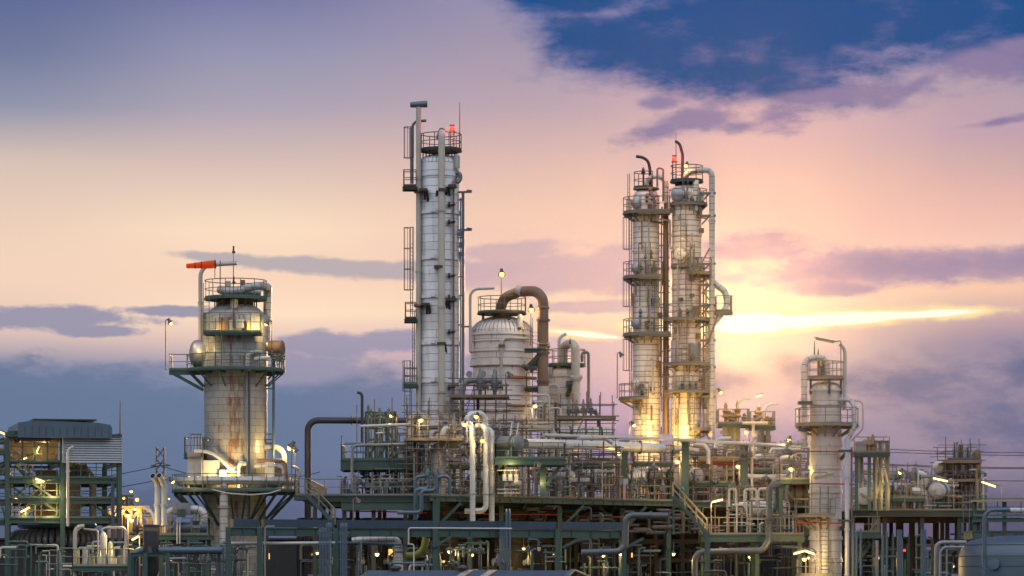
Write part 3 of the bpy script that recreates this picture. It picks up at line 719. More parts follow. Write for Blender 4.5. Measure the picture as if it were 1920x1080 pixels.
pipe([C+V((L(50,D),-.8,Z(840,D))),C+V((L(92,D),-.8,Z(838,D))),C+V((L(92,D),-.8,Z(900,D)))],L(5.5,D),'cream_pipe',root=T,name='pipe',bend=.8)
pipe([C+V((L(110,D),-1.5,zP)),C+V((L(125,D),-1.6,Z(880,D))),C+V((L(108,D),-1.6,Z(876,D)))],L(3,D),'clad_pipe',root=T,name='pipe',bend=.4)
pipe([C+V((-L(86,D),-1.5,zP)),C+V((-L(86,D),-1.5,Z(878,D))),C+V((-L(60,D),-1.5,Z(876,D)))],L(3.4,D),'clad_pipe',root=T,name='pipe',bend=.5)
rect_platform(T,X(349,D),X(384,D),D-1.6,D+.4,Z(852,D),'flr','green_steel','rail_green',1.2)
frame_m=MB()
for px in (360,366,372,378): frame_m.beam((X(px,D),D-.6,Z(852,D)),(X(px,D),D-.6,Z(815,D)),.08)
frame_m.beam((X(358,D),D-.6,Z(815,D)),(X(380,D),D-.6,Z(815,D)),.1); frame_m.build('cage_frame','rail_warm',T)
# hanging hose
pipe([C+V((-L(34,D),-L(120,D)-.1,Z(921,D))),C+V((-L(5,D),-L(120,D)-.2,Z(928,D))),C+V((L(35,D),-L(120,D)-.2,Z(931,D))),C+V((L(70,D),-L(110,D),Z(928,D))),C+V((L(90,D),-L(95,D),Z(921,D)))],.05,'white_pipe',label='pale hose sagging beneath the rust streaked tower\'s lower platform',name='hose',bend=1.5,cat='hose',n=6)
# windsock on its pole
a=C+V((-L(32,D),-2.4,Z(497,D))); t=empty('windsock',C+V((-L(24,D),-2.4,Z(562,D))),'orange windsock blown level to the left above the rusty tower','windsock')
MB().tube([C+V((-L(24,D),-2.4,Z(562,D))),C+V((-L(24,D),-2.4,Z(494,D)))],.045,6).tube([C+V((-L(34,D),-2.4,Z(498,D))),C+V((-L(34,D),-2.4,Z(528,D)))],.03,5).build('pole','rust_pipe',t)
s0=C+V((-L(33,D),-2.45,Z(501,D))); ax=V((-1,.05,-.06)).normalized()
ws=MB().lathe(s0,[(L(7.5,D),0),(L(7.3,D),.55),(L(6.2,D),1.05),(L(5,D),1.7),(L(4.4,D),2.15),(L(4.1,D),2.18)],20,axis=ax,cap=False); ws.build('sleeve','orange_fabric',t)
for f,r in ((1.02,6.5),(1.5,5.55)): MB().ring(s0+ax*f,L(r,D),.03,20,5,axis=ax).build('stripe','dark_steel',t)
MB().ring(s0,L(7.5,D),.035,20,5,axis=ax).build('hoop','lamp_metal',t)
antenna(439,558,464,D,'thin black lightning rod with a perched fitting atop the rusty left tower',.05,-.6,True)
antenna(444,618,526,D,'slim grey probe post in front of the rusty tower dome',.05,-2.9,True)
flood_lamp(P(324,609,D)+V((0,-1.3,0)),Z(695,D),'lit floodlight on a tall thin post at the left end of the big ring platform',(1,-.2),60)
flood_lamp(P(503,612,D)+V((0,-2.0,0)),Z(690,D),'lit floodlight beside the right shoulder of the rusty tower head',(-1,.15),150)
flood_lamp(P(546,842,D)+V((0,-1.6,0)),zP,'bright yellow floodlight right of the rusty tower on its lower platform',(-1,-.1),350,big=1.4)
flood_lamp(P(560,849,D)+V((0,-2.2,0)),zP,'unlit floodlight on a grey post right of the yellow one',(1,-.2),0,lit=False)
flood_lamp(P(335,907,D)+V((0,-4.6,0)),Z(945,D),'small round lamp glowing at the left end of the ring main platform',(1,.1),50)
flood_lamp(P(400,830,D)+V((0,-4.3,0)),zP,'unlit slim lamp post before the cabinets on the ring main platform',(1,-.2),0,lit=False,big=.8)
point(T,C+V((-L(8,D),-R0-1.5,Z(893,D))),800,(1,.62,.18),.2); point(T,C+V((L(40,D),-R0-.8,Z(622,D))),170,(1,.68,.16),.15); point(T,C+V((-L(30,D),-R0-.7,Z(622,D))),90,(1,.68,.2),.15)
point(T,C+V((-L(66,D),-2.2,Z(655,D))),60,(1,.62,.18),.15)
# ---- tall distillation column
D=116; cx=823; C=V((X(cx,D),D,0)); R0=L(38,D)
T=empty('distillation_column',C,'tallest silver column with two pale pipes up its front and a red beacon','tower')
sh=shell(T,cx,D,[(38,934),(38,306)]+domeprof(38,306,16,.05),'clad_silver'); shade_skirt(T,cx,D,38,934)
seams(sh,cx,D,38.2,306,16,30,'dome_metal')
for y in (399,485,557,644,715,330,768): band(sh,cx,D,38,y,6 if y not in (330,768) else 3,'clad_silver',1.06 if y not in (330,768) else 1.02)
for y in (399,485,557,644,715):
    MB().box(C+V((-L(14,D),-R0*1.06-.1,Z(y+3,D))),C+V((-L(6,D),-R0*.95,Z(y-5,D)))).build('hatch','clad_silver',sh)
# front pipes
a=C+V((L(6,D),-R0-.42,0)); pipe([C+V((L(0,D),0,Z(262,D)+.2)),C+V((L(5,D),-.9,Z(252,D))),C+V((L(6,D),-R0-.42,Z(252,D))),a+V((0,0,Z(780,D))),a+V((.6,0,Z(790,D)))],L(6.2,D),'cream_pipe',root=T,name='overhead_pipe',bend=.75,label='pale overhead pipe down the middle of the column')
MB().tube([a+V((0,0,Z(276,D))),a+V((0,0,Z(261,D)))],L(6.6,D),14).build('warning_sleeve','white_box',T)
MB().tube([C+V((L(5,D),-.6,Z(252,D)+.0)),C+V((L(6,D),-R0-.1,Z(252,D)+.02))],L(6.7,D),14).build('hood','dark_pipe',T)
b=C+V((-L(37.5,D),-1.0,0)); pipe([b+V((0,0,Z(785,D))),b+V((0,0,Z(204,D)))],L(4.8,D),'cream_pipe',root=T,name='vent_stack',label='pale vent stack at the column\'s left edge')
MB().lathe(b+V((-L(16,D),0,Z(200,D))),[(.03,0),(L(5,D),.02),(L(6.5,D),L(32,D)),(L(5.8,D),L(32,D)-.02)],16,axis=(1,0,.05),cap=False).build('vent_hood','blue_pipe',T)
MB().tube([b+V((L(15,D),0,Z(199,D))),b+V((L(16.4,D),0,Z(199,D)))],L(5.6,D),16).build('mouth_shade','shade_black',T)  # black disc for the shade inside the hood
pipe([b+V((-L(12,D),.4,Z(346,D))),b+V((-L(12,D),.4,Z(230,D))),b+V((L(14,D),.4,Z(228,D)))],L(2.6,D),'blue_pipe',root=T,name='vent_pipe',bend=L(13,D),mouth=True)
c=C+V((L(28,D),-R0*.72-.2,0)); pipe([C+V((L(36,D),-.2,Z(326,D))),c+V((0,0,Z(345,D))),c+V((0,0,Z(750,D)))],L(2,D),'brown_pipe',root=T,name='riser',bend=.4)
pipe([C+V((L(30,D),-.8,Z(330,D))),C+V((L(40,D),-.9,Z(324,D))),C+V((L(41,D),-.9,Z(340,D))),C+V((L(34,D),-1.0,Z(345,D)))],.16,'valve_grey',root=T,name='pipe',bend=.3)
MB().lathe(C+V((L(33,D),-.9,0)),[(.28,Z(318,D)),(.28,Z(295,D)),(.02,Z(291,D))],12).build('nozzle','dome_metal',T)
# pipe brackets with dark struts
for (px,y) in ((-30,362),(6,362),(24,355),(-26,575),(24,566),(4,648),(-2,505)):
    s=1 if px<6 else -1; m=MB().box(C+V((L(px-6,D),-R0-.75,Z(y+2,D))),C+V((L(px+10,D),-R0*.75,Z(y-3,D)))); m.beam(C+V((L(px+8*s,D),-R0*.8-.5,Z(y,D))),C+V((L(px+11*s,D),-R0*.72-.1,Z(y+22,D))),.2,.1)
    m.beam(C+V((L(px+5*s,D),-R0*.8-.5,Z(y,D))),C+V((L(px+4*s,D),-R0*.72-.2,Z(y+16,D))),.16,.1).build('pipe_bracket','dark_steel' if y!=362 or px!=-30 else 'dark_steel',T)
for px,y in ((-37.5,362),(-37.5,575)): MB().ring(C+V((L(px,D),-1.0,Z(y,D))),L(6.3,D),.14,16,6).build('pipe_clamp','rust_pipe',T)
for y in (388,420,520,560,625,728): MB().tube([C+V((L(24,D),-R0*.75,Z(y,D))),C+V((L(30,D),-R0*.75-.5,Z(y,D)))],.1,6).lathe(C+V((L(20,D),-R0*.85-.25,Z(y,D))),[(.2,-.1),(.2,.1)],8,axis=(1,0,0)).build('nozzle','dark_steel',T)
p1=ring_platform(T,C+V((L(4,D),0,Z(282,D))),.3,L(39,D),0,360,'green_dark','dark_steel',0,1.25)
for i in range(8):
    a_=R(i*45+10); e=V((math.cos(a_),math.sin(a_),0)); MB().beam(C+e*L(30,D)+V((0,0,Z(296,D))),C+e*L(30,D)+V((0,0,Z(283,D))),.1).build('platform_leg','dark_steel',p1)
for y,w in ((353,23),(600,20),):
    q=rect_platform(T,X(785-w-5,D),X(782,D),D-1.6,D-.2,Z(y,D),'flb','green_dark','dark_steel',1.25,beam=.22)
    MB().beam((X(785-w,D),D-1,Z(y+2,D)),(X(786,D),D-1,Z(y+5,D)),.12).build('bracket','dark_steel',q)
rect_platform(T,X(758,D),X(784,D),D-1.6,D-.2,Z(722,D),'flb','green_steel','rail_green',1.25,beam=.22)
ladder(T,(X(772,D),D-.4,Z(600,D)),Z(450,D),(-1,-.5),True,'dark_steel'); ladder(T,(X(772,D),D-.4,Z(353,D)),Z(262,D),(-1,-.5),True,'dark_steel'); ladder(T,(X(764,D),D-.6,Z(790,D)),Z(700,D),(0,-1),True,'rail_green'); ladder(T,(X(776,D),D-.6,Z(722,D)),Z(610,D),(-1,-.4),False,'dark_steel')
# cable mast on the right with arms
m=MB().beam((X(868.5,D),D-.6,Z(790,D)),(X(868.5,D),D-.6,Z(362,D)),.22).tube([(X(864,D),D-.4,Z(790,D)),(X(864,D),D-.4,Z(372,D))],.06,6)
for y in (362,433): m.beam((X(860,D),D-.6,Z(y,D)),(X(883,D),D-.8,Z(y,D)),.22,.14).beam((X(876,D),D-.7,Z(y-2,D)),(X(884,D),D-.8,Z(y-1,D)),.3,.2)
for y in (376,440,447,464,476,520,555,610): m.beam((X(860,D),D-.4,Z(y,D)),(X(870,D),D-.6,Z(y,D)),.12,.1)
for y in (440,460,478): m.box((X(861,D),D-.8,Z(y+4,D)),(X(866,D),D-.4,Z(y-4,D)))
m.build('cable_mast','blue_pipe',T)
beacon(P(848,247,D)+V((0,-.6,0)),'red aircraft warning beacon on the tallest column',Z(282,D))
antenna(862,283,193,D,'whip antenna beside the beacon on the tallest column',.05,-.3)
# ---- domed vessel with the rusty pipe
D=122; cx=941; C=V((X(cx,D),D,0)); R0=L(58,D)
T=empty('domed_vessel',C,'fat domed vessel with a ribbed cap and rust stained silver cladding','vessel')
sh=shell(T,cx,D,[(54,937),(54,690),(58,684),(58,626)]+domeprof(58,626,32,.05,9),'clad_dome'); shade_skirt(T,cx,D,54,937)
seams(sh,cx,D,58.4,624,31,44,'dome_metal',tr=.03)
for y,h in ((627,4),(658,4),(682,8),(740,4),(640,2),(770,4)): band(sh,cx,D,58 if y<690 else 54,y,h,'clad_dome',1.03)
p1=ring_platform(T,C+V((0,0,Z(587,D))),L(12,D),L(46,D),0,360,'dark_steel','rail_warm',0,1.25)
for i in range(8):
    a_=R(i*45+20); e=V((math.cos(a_),math.sin(a_),0)); MB().beam(C+e*L(38,D)+V((0,0,Z(604,D))),C+e*L(38,D)+V((0,0,Z(588,D))),.14).build('platform_leg','dark_steel',p1)
rp=[C+V((-L(3,D),-.2,Z(598,D))),C+V((-L(3,D),-.3,Z(581,D))),C+V((L(4,D),-.9,Z(560,D))),C+V((L(32,D),-1.6,Z(550,D))),C+V((L(77,D),-2.6,Z(550,D))),C+V((L(77,D),-2.6,Z(728,D)))]
op=pipe(rp,L(9.7,D),'rust_pipe',root=T,name='overhead_pipe',bend=L(27,D),n=18,label='large rusty overhead pipe arching over to the right')
pipe([C+V((L(77,D),-2.6,Z(728,D))),C+V((L(77,D),-2.6,Z(800,D)))],L(9.9,D),'cream_pipe',root=T,name='downpipe',n=18)
MB().tube([C+V((L(28,D),-1.55,Z(550,D)+.1)),C+V((L(38,D),-1.75,Z(550,D)))],L(10.1,D),18).build('sleeve','cream_pipe',op)
for y in (582,650,659): MB().ring(C+V((L(77,D),-2.6,Z(y,D))),L(9.8,D),.1,18,6).build('pipe_clamp','brown_pipe',op)
MB().tube([C+V((L(66,D),-2.7,Z(651,D))),C+V((L(90,D),-2.7,Z(651,D)))],L(5.5,D),14).build('trunnion','clad_grey',op)
MB().ibeam(C+V((L(42,D),-2.9,Z(662,D))),C+V((L(82,D),-3.0,Z(662,D))),.3,.36).beam(C+V((L(74,D),-2.9,Z(666,D))),C+V((L(44,D),-2.0,Z(696,D))),.3,.3).beam(C+V((L(80,D),-2.2,Z(668,D))),C+V((L(54,D),-1.4,Z(698,D))),.26,.26).build('support_bracket','green_steel',T)
MB().tube([C+V((L(34,D),-R0*.82,Z(618,D))),C+V((L(34,D),-R0*.82,Z(597,D)))],L(5,D),12).lathe(C+V((L(34,D),-R0*.82-.0,Z(597,D))),[(L(5,D),-.1),(L(4,D),.14),(.02,.2)],12).build('lifting_lug','clad_dome',T)
pipe([C+V((L(50,D),-R0*.7-.1,Z(638,D))),C+V((L(0,D),-R0-.35,Z(638,D))),C+V((0-L(2,D),-R0-.35,Z(742,D)))],L(2.6,D),'cream_pipe',root=T,name='riser',bend=.5)
MB().box(C+V((-L(6,D),-R0-.6,Z(654,D))),C+V((L(6,D),-R0+.1,Z(650,D)))).build('pipe_bracket','rust_pipe',T)
for y,x1 in ((711,64),(763,60)): pipe([C+V((L(10,D),-R0-.2,Z(y,D))),C+V((L(x1,D),-R0*.6,Z(y,D)))],L(2.6,D),'orange_pipe',root=T,name='pipe')
pipe([C+V((-L(59,D),-1.4,Z(662,D))),C+V((-L(59,D),-1.4,Z(545,D))),C+V((-L(14,D),-1.4,Z(543,D)))],L(2.6,D),'white_pipe',root=T,name='vent_pipe',bend=L(16,D),mouth=True)
MB().box(C+V((-L(76,D),-1.3,Z(616,D))),C+V((-L(56,D),-1.1,Z(613,D)))).build('pipe_bracket','brown_pipe',T)
rect_platform(T,X(986,D),X(1010,D),D-2.2,D-1,Z(730,D),'flr','dark_steel','rail_warm',1.2,beam=.22); ladder(T,(X(1003,D),D-1.8,Z(800,D)),Z(622,D),(0,-1),False,'rail_warm')
for i in range(3): MB().lathe(C+V((L(44+i*8,D),-R0*.7-.5,Z(690+i*2,D))),[(.12,-.3),(.22,-.1),(.12,0),(.22,.2),(.1,.3)],8,axis=(1,0,0)).build('valve','valve_grey',T)
flood_lamp(P(941,518,D)+V((0,-1.2,0)),Z(587,D),'round lamp glowing on a slim post above the domed vessel',(.1,-1),60,big=1.3)
flood_lamp(P(996,587,D)+V((0,-2.4,0)),Z(650,D),'round lamp glowing under the arch of the rusty pipe',(.1,-1),80,big=1.3)
# ---- smaller vessel with the cream arch pipe
D=126; cx=1057; C=V((X(cx,D),D,0)); R0=L(31,D)
T=empty('small_vessel',C,'narrow grey clad vessel with a cream pipe arching over its platform','vessel')
sh=shell(T,cx,D,[(31,937),(31,700)]+domeprof(31,700,16,.05),'clad_grey'); shade_skirt(T,cx,D,31,937)
for y in (705,738,772): band(sh,cx,D,31,y,3,'clad_grey',1.04)
p1=ring_platform(T,C+V((L(5,D),0,Z(685,D))),.4,L(36,D),0,360,'green_steel','rail_green',4,1.25,.9)
pipe([C+V((-L(1,D),-.3,Z(690,D))),C+V((-L(1,D),-.6,Z(655,D))),C+V((L(4,D),-1.0,Z(647,D))),C+V((L(21,D),-1.9,Z(647,D))),C+V((L(23,D),-2,Z(800,D)))],L(8.2,D),'cream_pipe',root=T,name='overhead_pipe',bend=L(17,D),n=16)
MB().tube([C+V((L(12,D),-2.1,Z(710,D))),C+V((L(34,D),-2.1,Z(710,D)))],L(4.2,D),12).build('trunnion','cream_pipe',T)
MB().box(C+V((L(4,D),-2.2,Z(724,D))),C+V((L(20,D),-R0+.2,Z(717,D)))).beam(C+V((L(14,D),-2,Z(722,D))),C+V((L(6,D),-R0-.1,Z(744,D))),.26).build('pipe_bracket','green_steel',T)
pipe([C+V((-L(9,D),-.6,Z(690,D))),C+V((-L(9,D),-.6,Z(634,D))),C+V((L(4,D),-.6,Z(627,D)))],L(3,D),'white_pipe',root=T,name='vent_pipe',bend=.6,mouth=True)
pipe([C+V((L(34,D),-1,Z(680,D))),C+V((L(34,D),-1,Z(662,D))),C+V((L(46,D),-1,Z(662,D))),C+V((L(46,D),-1,Z(775,D)))],.12,'rail_warm',root=T,name='riser',bend=.2)
MB().tube([C+V((-L(24,D),-R0*.7,Z(705,D))),C+V((-L(24,D),-R0*.7,Z(690,D)))],L(4,D),12).build('lifting_lug','dome_metal',T)
antenna(1068,648,638,D,'stub rod on top of the cream arch pipe',.08,-2)
pipe([C+V((-L(26,D),-R0-.1,Z(725,D))),C+V((-L(10,D),-R0-.4,Z(722,D))),C+V((-L(6,D),-R0-.5,Z(790,D)))],L(2.4,D),'white_pipe',root=T,name='pipe',bend=.4)
# ---- twin columns
def ringp(T,C,D,cx,y,l,r_,R0,mat='green_steel',rail='rail_warm',a=(0,360),br=5):
    """ring platform whose outline spans columns l..r_"""
    mid=(l+r_)/2; return ring_platform(T,V((X(mid,D),D-.15,Z(y,D))),.5,L((r_-l)/2,D),a[0],a[1],mat,rail,br,1.15,.5)
D=131; cx=1211.5; C=V((X(cx,D),D,0)); R0=L(24.8,D)
T=empty('twin_column',C,'left one of the twin pale columns, topped by a black gooseneck vent','tower')
sh=shell(T,cx,D,[(24.8,938),(24.8,372)]+domeprof(24.8,372,19,.05),'clad_warm'); shade_skirt(T,cx,D,24.8,938)
for y in (404,470,560,650,700,760): band(sh,cx,D,24.8,y,3,'clad_warm',1.04)
for y,l,r_ in ((400,1161,1254),(521,1161,1240),(628,1161,1256)): 
    pl=ring_platform(T,C+V((-L(2,D),-.1,Z(y,D))),R0-.1,L(42,D),95,310,'twin_deck','rail_warm',7,1.25,.7)
    rect_platform(T,X(1196,D),X(r_,D),D-R0-.95,D-R0+.1,Z(y,D)+.012,'f','twin_deck','rail_warm',1.2,beam=.2)
pl=ring_platform(T,C+V((-L(5,D),-.1,Z(748,D))),R0-.3,L(47,D),150,280,'twin_deck','rail_warm',4,1.2,.8)
ring_platform(T,C+V((0,0,Z(353,D))),.2,L(24,D),0,360,'twin_deck','rail_warm',0,1.25,railing=False)
k=MB(); add_rail(k,arc(C+V((0,0,Z(353,D))),L(24,D)-.05,60,300),1.3); k.build('railing','dark_steel',T)
for y in (383,505,608): manway(T,C+V((-L(18,D),-R0*.75,Z(y,D))),(-.75,-1,0),L(10,D),'dome_metal')
manway(T,C+V((-L(20,D),-R0*.6,Z(722,D))),(-1,-.6,0),L(11.5,D),'clad_warm')
for a_,b_ in ((401,325),(521,412),(628,530),(748,640)): ladder(T,C+V((-L(33 if a_<500 else 30,D),-.5,Z(a_,D))),Z(b_+18 if b_>400 else b_+25,D),(-1,-.35),True,'rail_warm')
for a_,b_,xo in ((830,752,4),(748,640,0)): ladder(T,C+V((-L(-2 if xo==0 else 6,D),-R0-.15,Z(a_ if xo else 518,D))),Z(b_ if xo else 480,D),(0,-1),bool(xo),'rail_warm')
ladder(T,C+V((L(10,D),-R0-.2,Z(628,D))),Z(522,D),(0,-1),True,'rail_warm')
pipe([C+V((L(8,D),0,Z(358,D))),C+V((L(7,D),-.2,Z(318,D))),C+V((L(4,D),-.3,Z(303,D))),C+V((-L(6,D),-.3,Z(296,D))),C+V((-L(19,D),-.3,Z(294,D)))],L(2.8,D),'dark_pipe',root=T,name='vent_pipe',bend=.8,mouth=True)
pipe([C+V((-L(1,D),-.2,Z(358,D))),C+V((-L(1,D),-.4,Z(333,D))),C+V((L(37,D),-.6,Z(331,D))),C+V((L(37,D),-.6,Z(383,D)))],L(4.6,D),'clad_warm',root=T,name='overhead_pipe',bend=L(19,D),n=14)
pipe([C+V((L(37,D),-.6,Z(383,D))),C+V((L(37.5,D),-.6,Z(815,D)))],L(4.6,D),'brown_pipe',root=T,name='downpipe',n=14,label='golden brown downpipe between the twin columns')
m=MB()
for y in range(395,815,22): m.beam(C+V((L(20,D),-.2,Z(y,D))),C+V((L(44,D),-.2,Z(y,D))),.12,.1)
for px in (29,33): m.beam(C+V((L(px,D),.2,Z(400,D))),C+V((L(px,D),.2,Z(815,D))),.1)
m.build('pipe_support','rail_warm',T)
for px,y0,y1,mt in ((4,398,520,'cream_pipe'),(0,470,560,'cream_pipe'),(6,500,640,'white_pipe'),(28,520,800,'white_pipe')):
    yy=-math.sqrt(max(0,R0**2-min(R0,L(px,D))**2))-.3; pipe([C+V((L(px,D),yy,Z(y0,D))),C+V((L(px,D),yy,Z(y1,D)))],L(1.6,D),mt,root=T,name='downpipe')
for i,(px,y) in enumerate(((6,362),(10,372),(14,385),(0,375),(8,480),(-2,488),(4,600),(-12,590),(12,735),(-8,735))): MB().lathe(C+V((L(px,D),-R0-.25,Z(y,D))),[(.06,-.35),(.16,-.2),(.07,-.05),(.16,.12),(.06,.4)],8).build('valve','valve_grey' if i%2 else 'brown_pipe',T)
pipe([C+V((L(3,D),-R0-.3,Z(400,D))),C+V((L(4,D),-R0-.3,Z(418,D))),C+V((L(28,D),-R0*.5-.3,Z(421,D))),C+V((L(34,D),-.9,Z(425,D)))],L(1.3,D),'rust_pipe',root=T,name='pipe',bend=.3)
MB().tube([C+V((-L(6,D),-.7,Z(353,D))),C+V((-L(6,D),-.7,Z(322,D)))],.07,6).lathe(C+V((-L(6,D),-.7,Z(322,D))),[(.1,-.3),(.18,-.2),(.12,.1),(.02,.3)],8).build('finial','dark_steel',T)
pipe([C+V((L(20,D),-1,Z(353,D))),C+V((L(20,D),-1,Z(317,D))),C+V((L(31,D),-1,Z(320,D))),C+V((L(31,D),-1,Z(380,D)))],.08,'rail_warm',root=T,name='pipe_hanger',bend=.15)
TW1=T
D=130; cx=1287.5; C=V((X(cx,D),D,0)); R0=L(27.5,D)
T=empty('twin_column',C,'right one of the twin pale columns, with a red beacon and long pipe down its side','tower')
sh=shell(T,cx,D,[(27.5,938),(27.5,383),(28,378),(28,362)]+domeprof(28,362,18,.05),'clad_warm'); shade_skirt(T,cx,D,27.5,938)
seams(sh,cx,D,28.2,362,18,24,'dome_metal')
for y in (440,540,598,660,720,785): band(sh,cx,D,27.5,y,3,'clad_warm',1.04)
ring_platform(T,C+V((0,0,Z(340,D))),.2,L(31,D),0,360,'green_steel','dark_steel',4,1.25,.4)
for y,a0,a1,ro in ((384,150,395,36),(500,150,290,33),(515,265,400,50),(600,170,395,46),(684,160,400,46),(735,170,400,46),(806,275,400,48)):
    ring_platform(T,C+V((L(3,D),-.1,Z(y,D))),R0-.25,L(ro,D),a0,a1,'twin_deck','rail_warm',max(3,int((a1-a0)/35)),1.22,.7)
manway(T,C+V((-L(16,D),-R0*.8,Z(366,D))),(-.6,-1,0),L(14.5,D),'dome_metal'); manway(T,C+V((-L(12,D),-R0*.86,Z(478,D))),(-.5,-1,0),L(13,D),'clad_warm')
MB().tube([C+V((L(14,D),-R0*.8,Z(380,D))),C+V((L(16,D),-R0*.8,Z(340,D)))],L(6,D),12).build('nozzle','clad_warm',T)
for px in (20,28): MB().tube([C+V((L(px,D),-R0*.8,Z(379,D))),C+V((L(px,D),-R0*.8,Z(367,D)))],L(4,D),10).build('nozzle','cream_pipe',T)
pipe([C+V((-L(4,D),-.2,Z(345,D))),C+V((-L(2,D),-.6,Z(325,D))),C+V((L(24,D),-.9,Z(322,D))),C+V((L(46,D),-1.0,Z(322,D))),C+V((L(46,D),-1.0,Z(820,D)))],L(5.4,D),'clad_pipe',root=T,name='overhead_pipe',bend=L(15,D),n=14,label='long pale pipe down the right side')
for y in (365,407,497,536,575,640,690,745): MB().box(C+V((L(24,D),-1.2,Z(y+2,D))),C+V((L(53,D),-.7,Z(y-2,D)))).beam(C+V((L(40,D),-.9,Z(y+2,D))),C+V((L(27,D),-.9,Z(y+16,D))),.12).build('pipe_bracket','rail_warm',T)
pipe([C+V((-L(8,D),0,Z(342,D))),C+V((-L(8,D),-.2,Z(290,D))),C+V((-L(14,D),-.3,Z(268,D))),C+V((-L(22,D),-.3,Z(266,D)))],L(2.8,D),'dark_pipe',root=T,name='vent_pipe',bend=1.0,mouth=True)
pipe([C+V((L(46,D),-1,Z(612,D))),C+V((L(76,D),-.6,Z(575,D))),C+V((L(72,D),-.5,Z(548,D))),C+V((L(48,D),-.4,Z(530,D)))],L(6,D),'clad_pipe',root=T,name='pipe',bend=.9,n=14)
rect_platform(T,X(1340,D),X(1371,D),D-1.6,D-.2,Z(586,D),'flr','twin_deck','rail_warm',1.25,beam=.2); MB().beam((X(1345,D),D-1.4,Z(590,D)),(X(1328,D),D-1.2,Z(640,D)),.14).build('knee_brace','rail_warm',T)
for a_,b_,xo in ((600,525,2),(684,604,-6),(735,690,-2),(830,742,8),(515,400,-8),(384,345,-4)): ladder(T,C+V((L(xo,D),-R0-.2,Z(a_,D))),Z(b_+10,D),(0,-1),b_ in (604,742),'rail_warm')
MB().beam(C+V((-L(8,D),-R0-.9,Z(500,D))),C+V((L(8,D),-R0-1.2,Z(465,D))),.1).beam(C+V((L(16,D),-R0-1.2,Z(515,D))),C+V((L(40,D),-R0*.6-1.4,Z(470,D))),.1).beam(C+V((L(4,D),-R0-1.2,Z(515,D))),C+V((L(4,D),-R0-1.2,Z(460,D))),.12).beam(C+V((L(11,D),-R0-1.2,Z(520,D))),C+V((L(11,D),-R0-1.2,Z(462,D))),.12).build('davit','rail_warm',T)
MB().box(C+V((L(9,D),-R0*.93-.35,Z(598,D))),C+V((L(22,D),-R0*.7,Z(577,D)))).build('instrument_panel','brown_pipe',T)
MB().lathe(C,[(R0+.16,Z(684,D)),(R0+.16,Z(645,D))],18,-88,-35,cap=False).build('patch_panel','grey_pipe',T)
MB().lathe(C+V((-L(22,D),-R0*.6,0)),[(L(8,D),Z(684,D)),(L(8,D),Z(640,D)),(.02,Z(636,D))],14).build('side_column','cream_pipe',T)
for i,(px,y) in enumerate(((-14,590),(0,590),(10,675),(-10,725),(5,725),(16,725),(-20,790),(20,800),(8,380),(-2,376),(24,505),(30,508))): MB().lathe(C+V((L(px,D),-R0-.2,Z(y,D))),[(.06,-.35),(.16,-.2),(.07,-.05),(.16,.12),(.06,.4)],8).build('valve','valve_grey' if i%2 else 'brown_pipe',T)
for px,y0,y1 in ((-18,500,680),(36,520,800),(40,600,815),(-24,690,815),(8,440,520)):
    yy=-math.sqrt(max(.01,R0**2-min(R0,abs(L(px,D)))**2))-.3; pipe([C+V((L(px,D),yy,Z(y0,D))),C+V((L(px,D),yy,Z(y1,D)))],L(1.7,D),'cream_pipe',root=T,name='downpipe')
m=MB()
for y in range(520,815,26): m.beam(C+V((L(30,D),-.3,Z(y,D))),C+V((L(44,D),-.3,Z(y+20,D))),.1).beam(C+V((L(30,D),-.3,Z(y,D))),C+V((L(44,D),-.3,Z(y,D))),.1)
for px in (31,43): m.beam(C+V((L(px,D),-.3,Z(510,D))),C+V((L(px,D),-.3,Z(820,D))),.12)
m.build('pipe_support','rail_warm',T)
beacon(P(1264,303,D)+V((0,-.5,0)),'red aircraft warning beacon on the right twin column',Z(340,D))
antenna(1267,340,252,D,'thin rod antenna beside the beacon on the right twin column',.05,-.5)
flood_lamp(P(1285,314,D)+V((0,-.8,0)),Z(340,D),'bright lamp by the top railing of the right twin column',(-.6,-1),90)
flood_lamp(P(1166,670,D)+V((0,-1.2,0)),Z(748,D),'unlit floodlight on the lowest ring of the left twin column',(1,-.2),0,lit=False)
flood_lamp(P(1187,800,D)+V((0,-2,0)),Z(830,D),'small warm lamp at the foot of the left twin column',(.7,-.4),120)
point(T,V((X(1222,D),D-R0-2.2,Z(812,D))),750,(1,.62,.18),.2); point(T,V((X(1270,D),D-R0-2.4,Z(812,D))),750,(1,.62,.18),.2); point(T,V((X(1268,D),D-R0-1.8,Z(470,D))),70,(1,.66,.2),.2)
rt=random.Random(5)
for T_,cx_,D_,rr,y0_,y1_ in ((TW1,1211.5,131,24.8,365,820),(T,1287.5,130,27.5,350,820)):
    C_=V((X(cx_,D_),D_,0)); r_=L(rr,D_)
    for i in range(22):
        a=R(rt.uniform(-165,-15)); e=V((math.cos(a),math.sin(a),0)); y=rt.uniform(y0_+10,y1_-40); q=C_+e*(r_+rt.uniform(.15,.5)); l=rt.uniform(15,70)
        pts=[q+V((0,0,Z(y,D_))),q+V((0,0,Z(y+l,D_)))]
        if i%3==0: pts=[q-e*.5+V((0,0,Z(y,D_)))]+pts
        if i%4==1: pts=pts+[pts[-1]+V((-e.y,e.x,0))*rt.uniform(.5,1.4)]
        pipe(pts,rt.uniform(.04,.1),rt.choice(('cream_pipe','brown_pipe','rail_warm','rust_pipe')),root=T_,bend=.15,n=6,name='small_pipe')
    for i in range(14):
        a=R(rt.uniform(-160,-20)); e=V((math.cos(a),math.sin(a),0)); q=C_+e*(r_+.2)+V((0,0,Z(rt.uniform(y0_+20,y1_),D_))); MB().cbox(q,.3,.3,rt.uniform(.2,.6),a).build('junction_box',rt.choice(('white_box','brown_pipe','rail_warm')),T_)
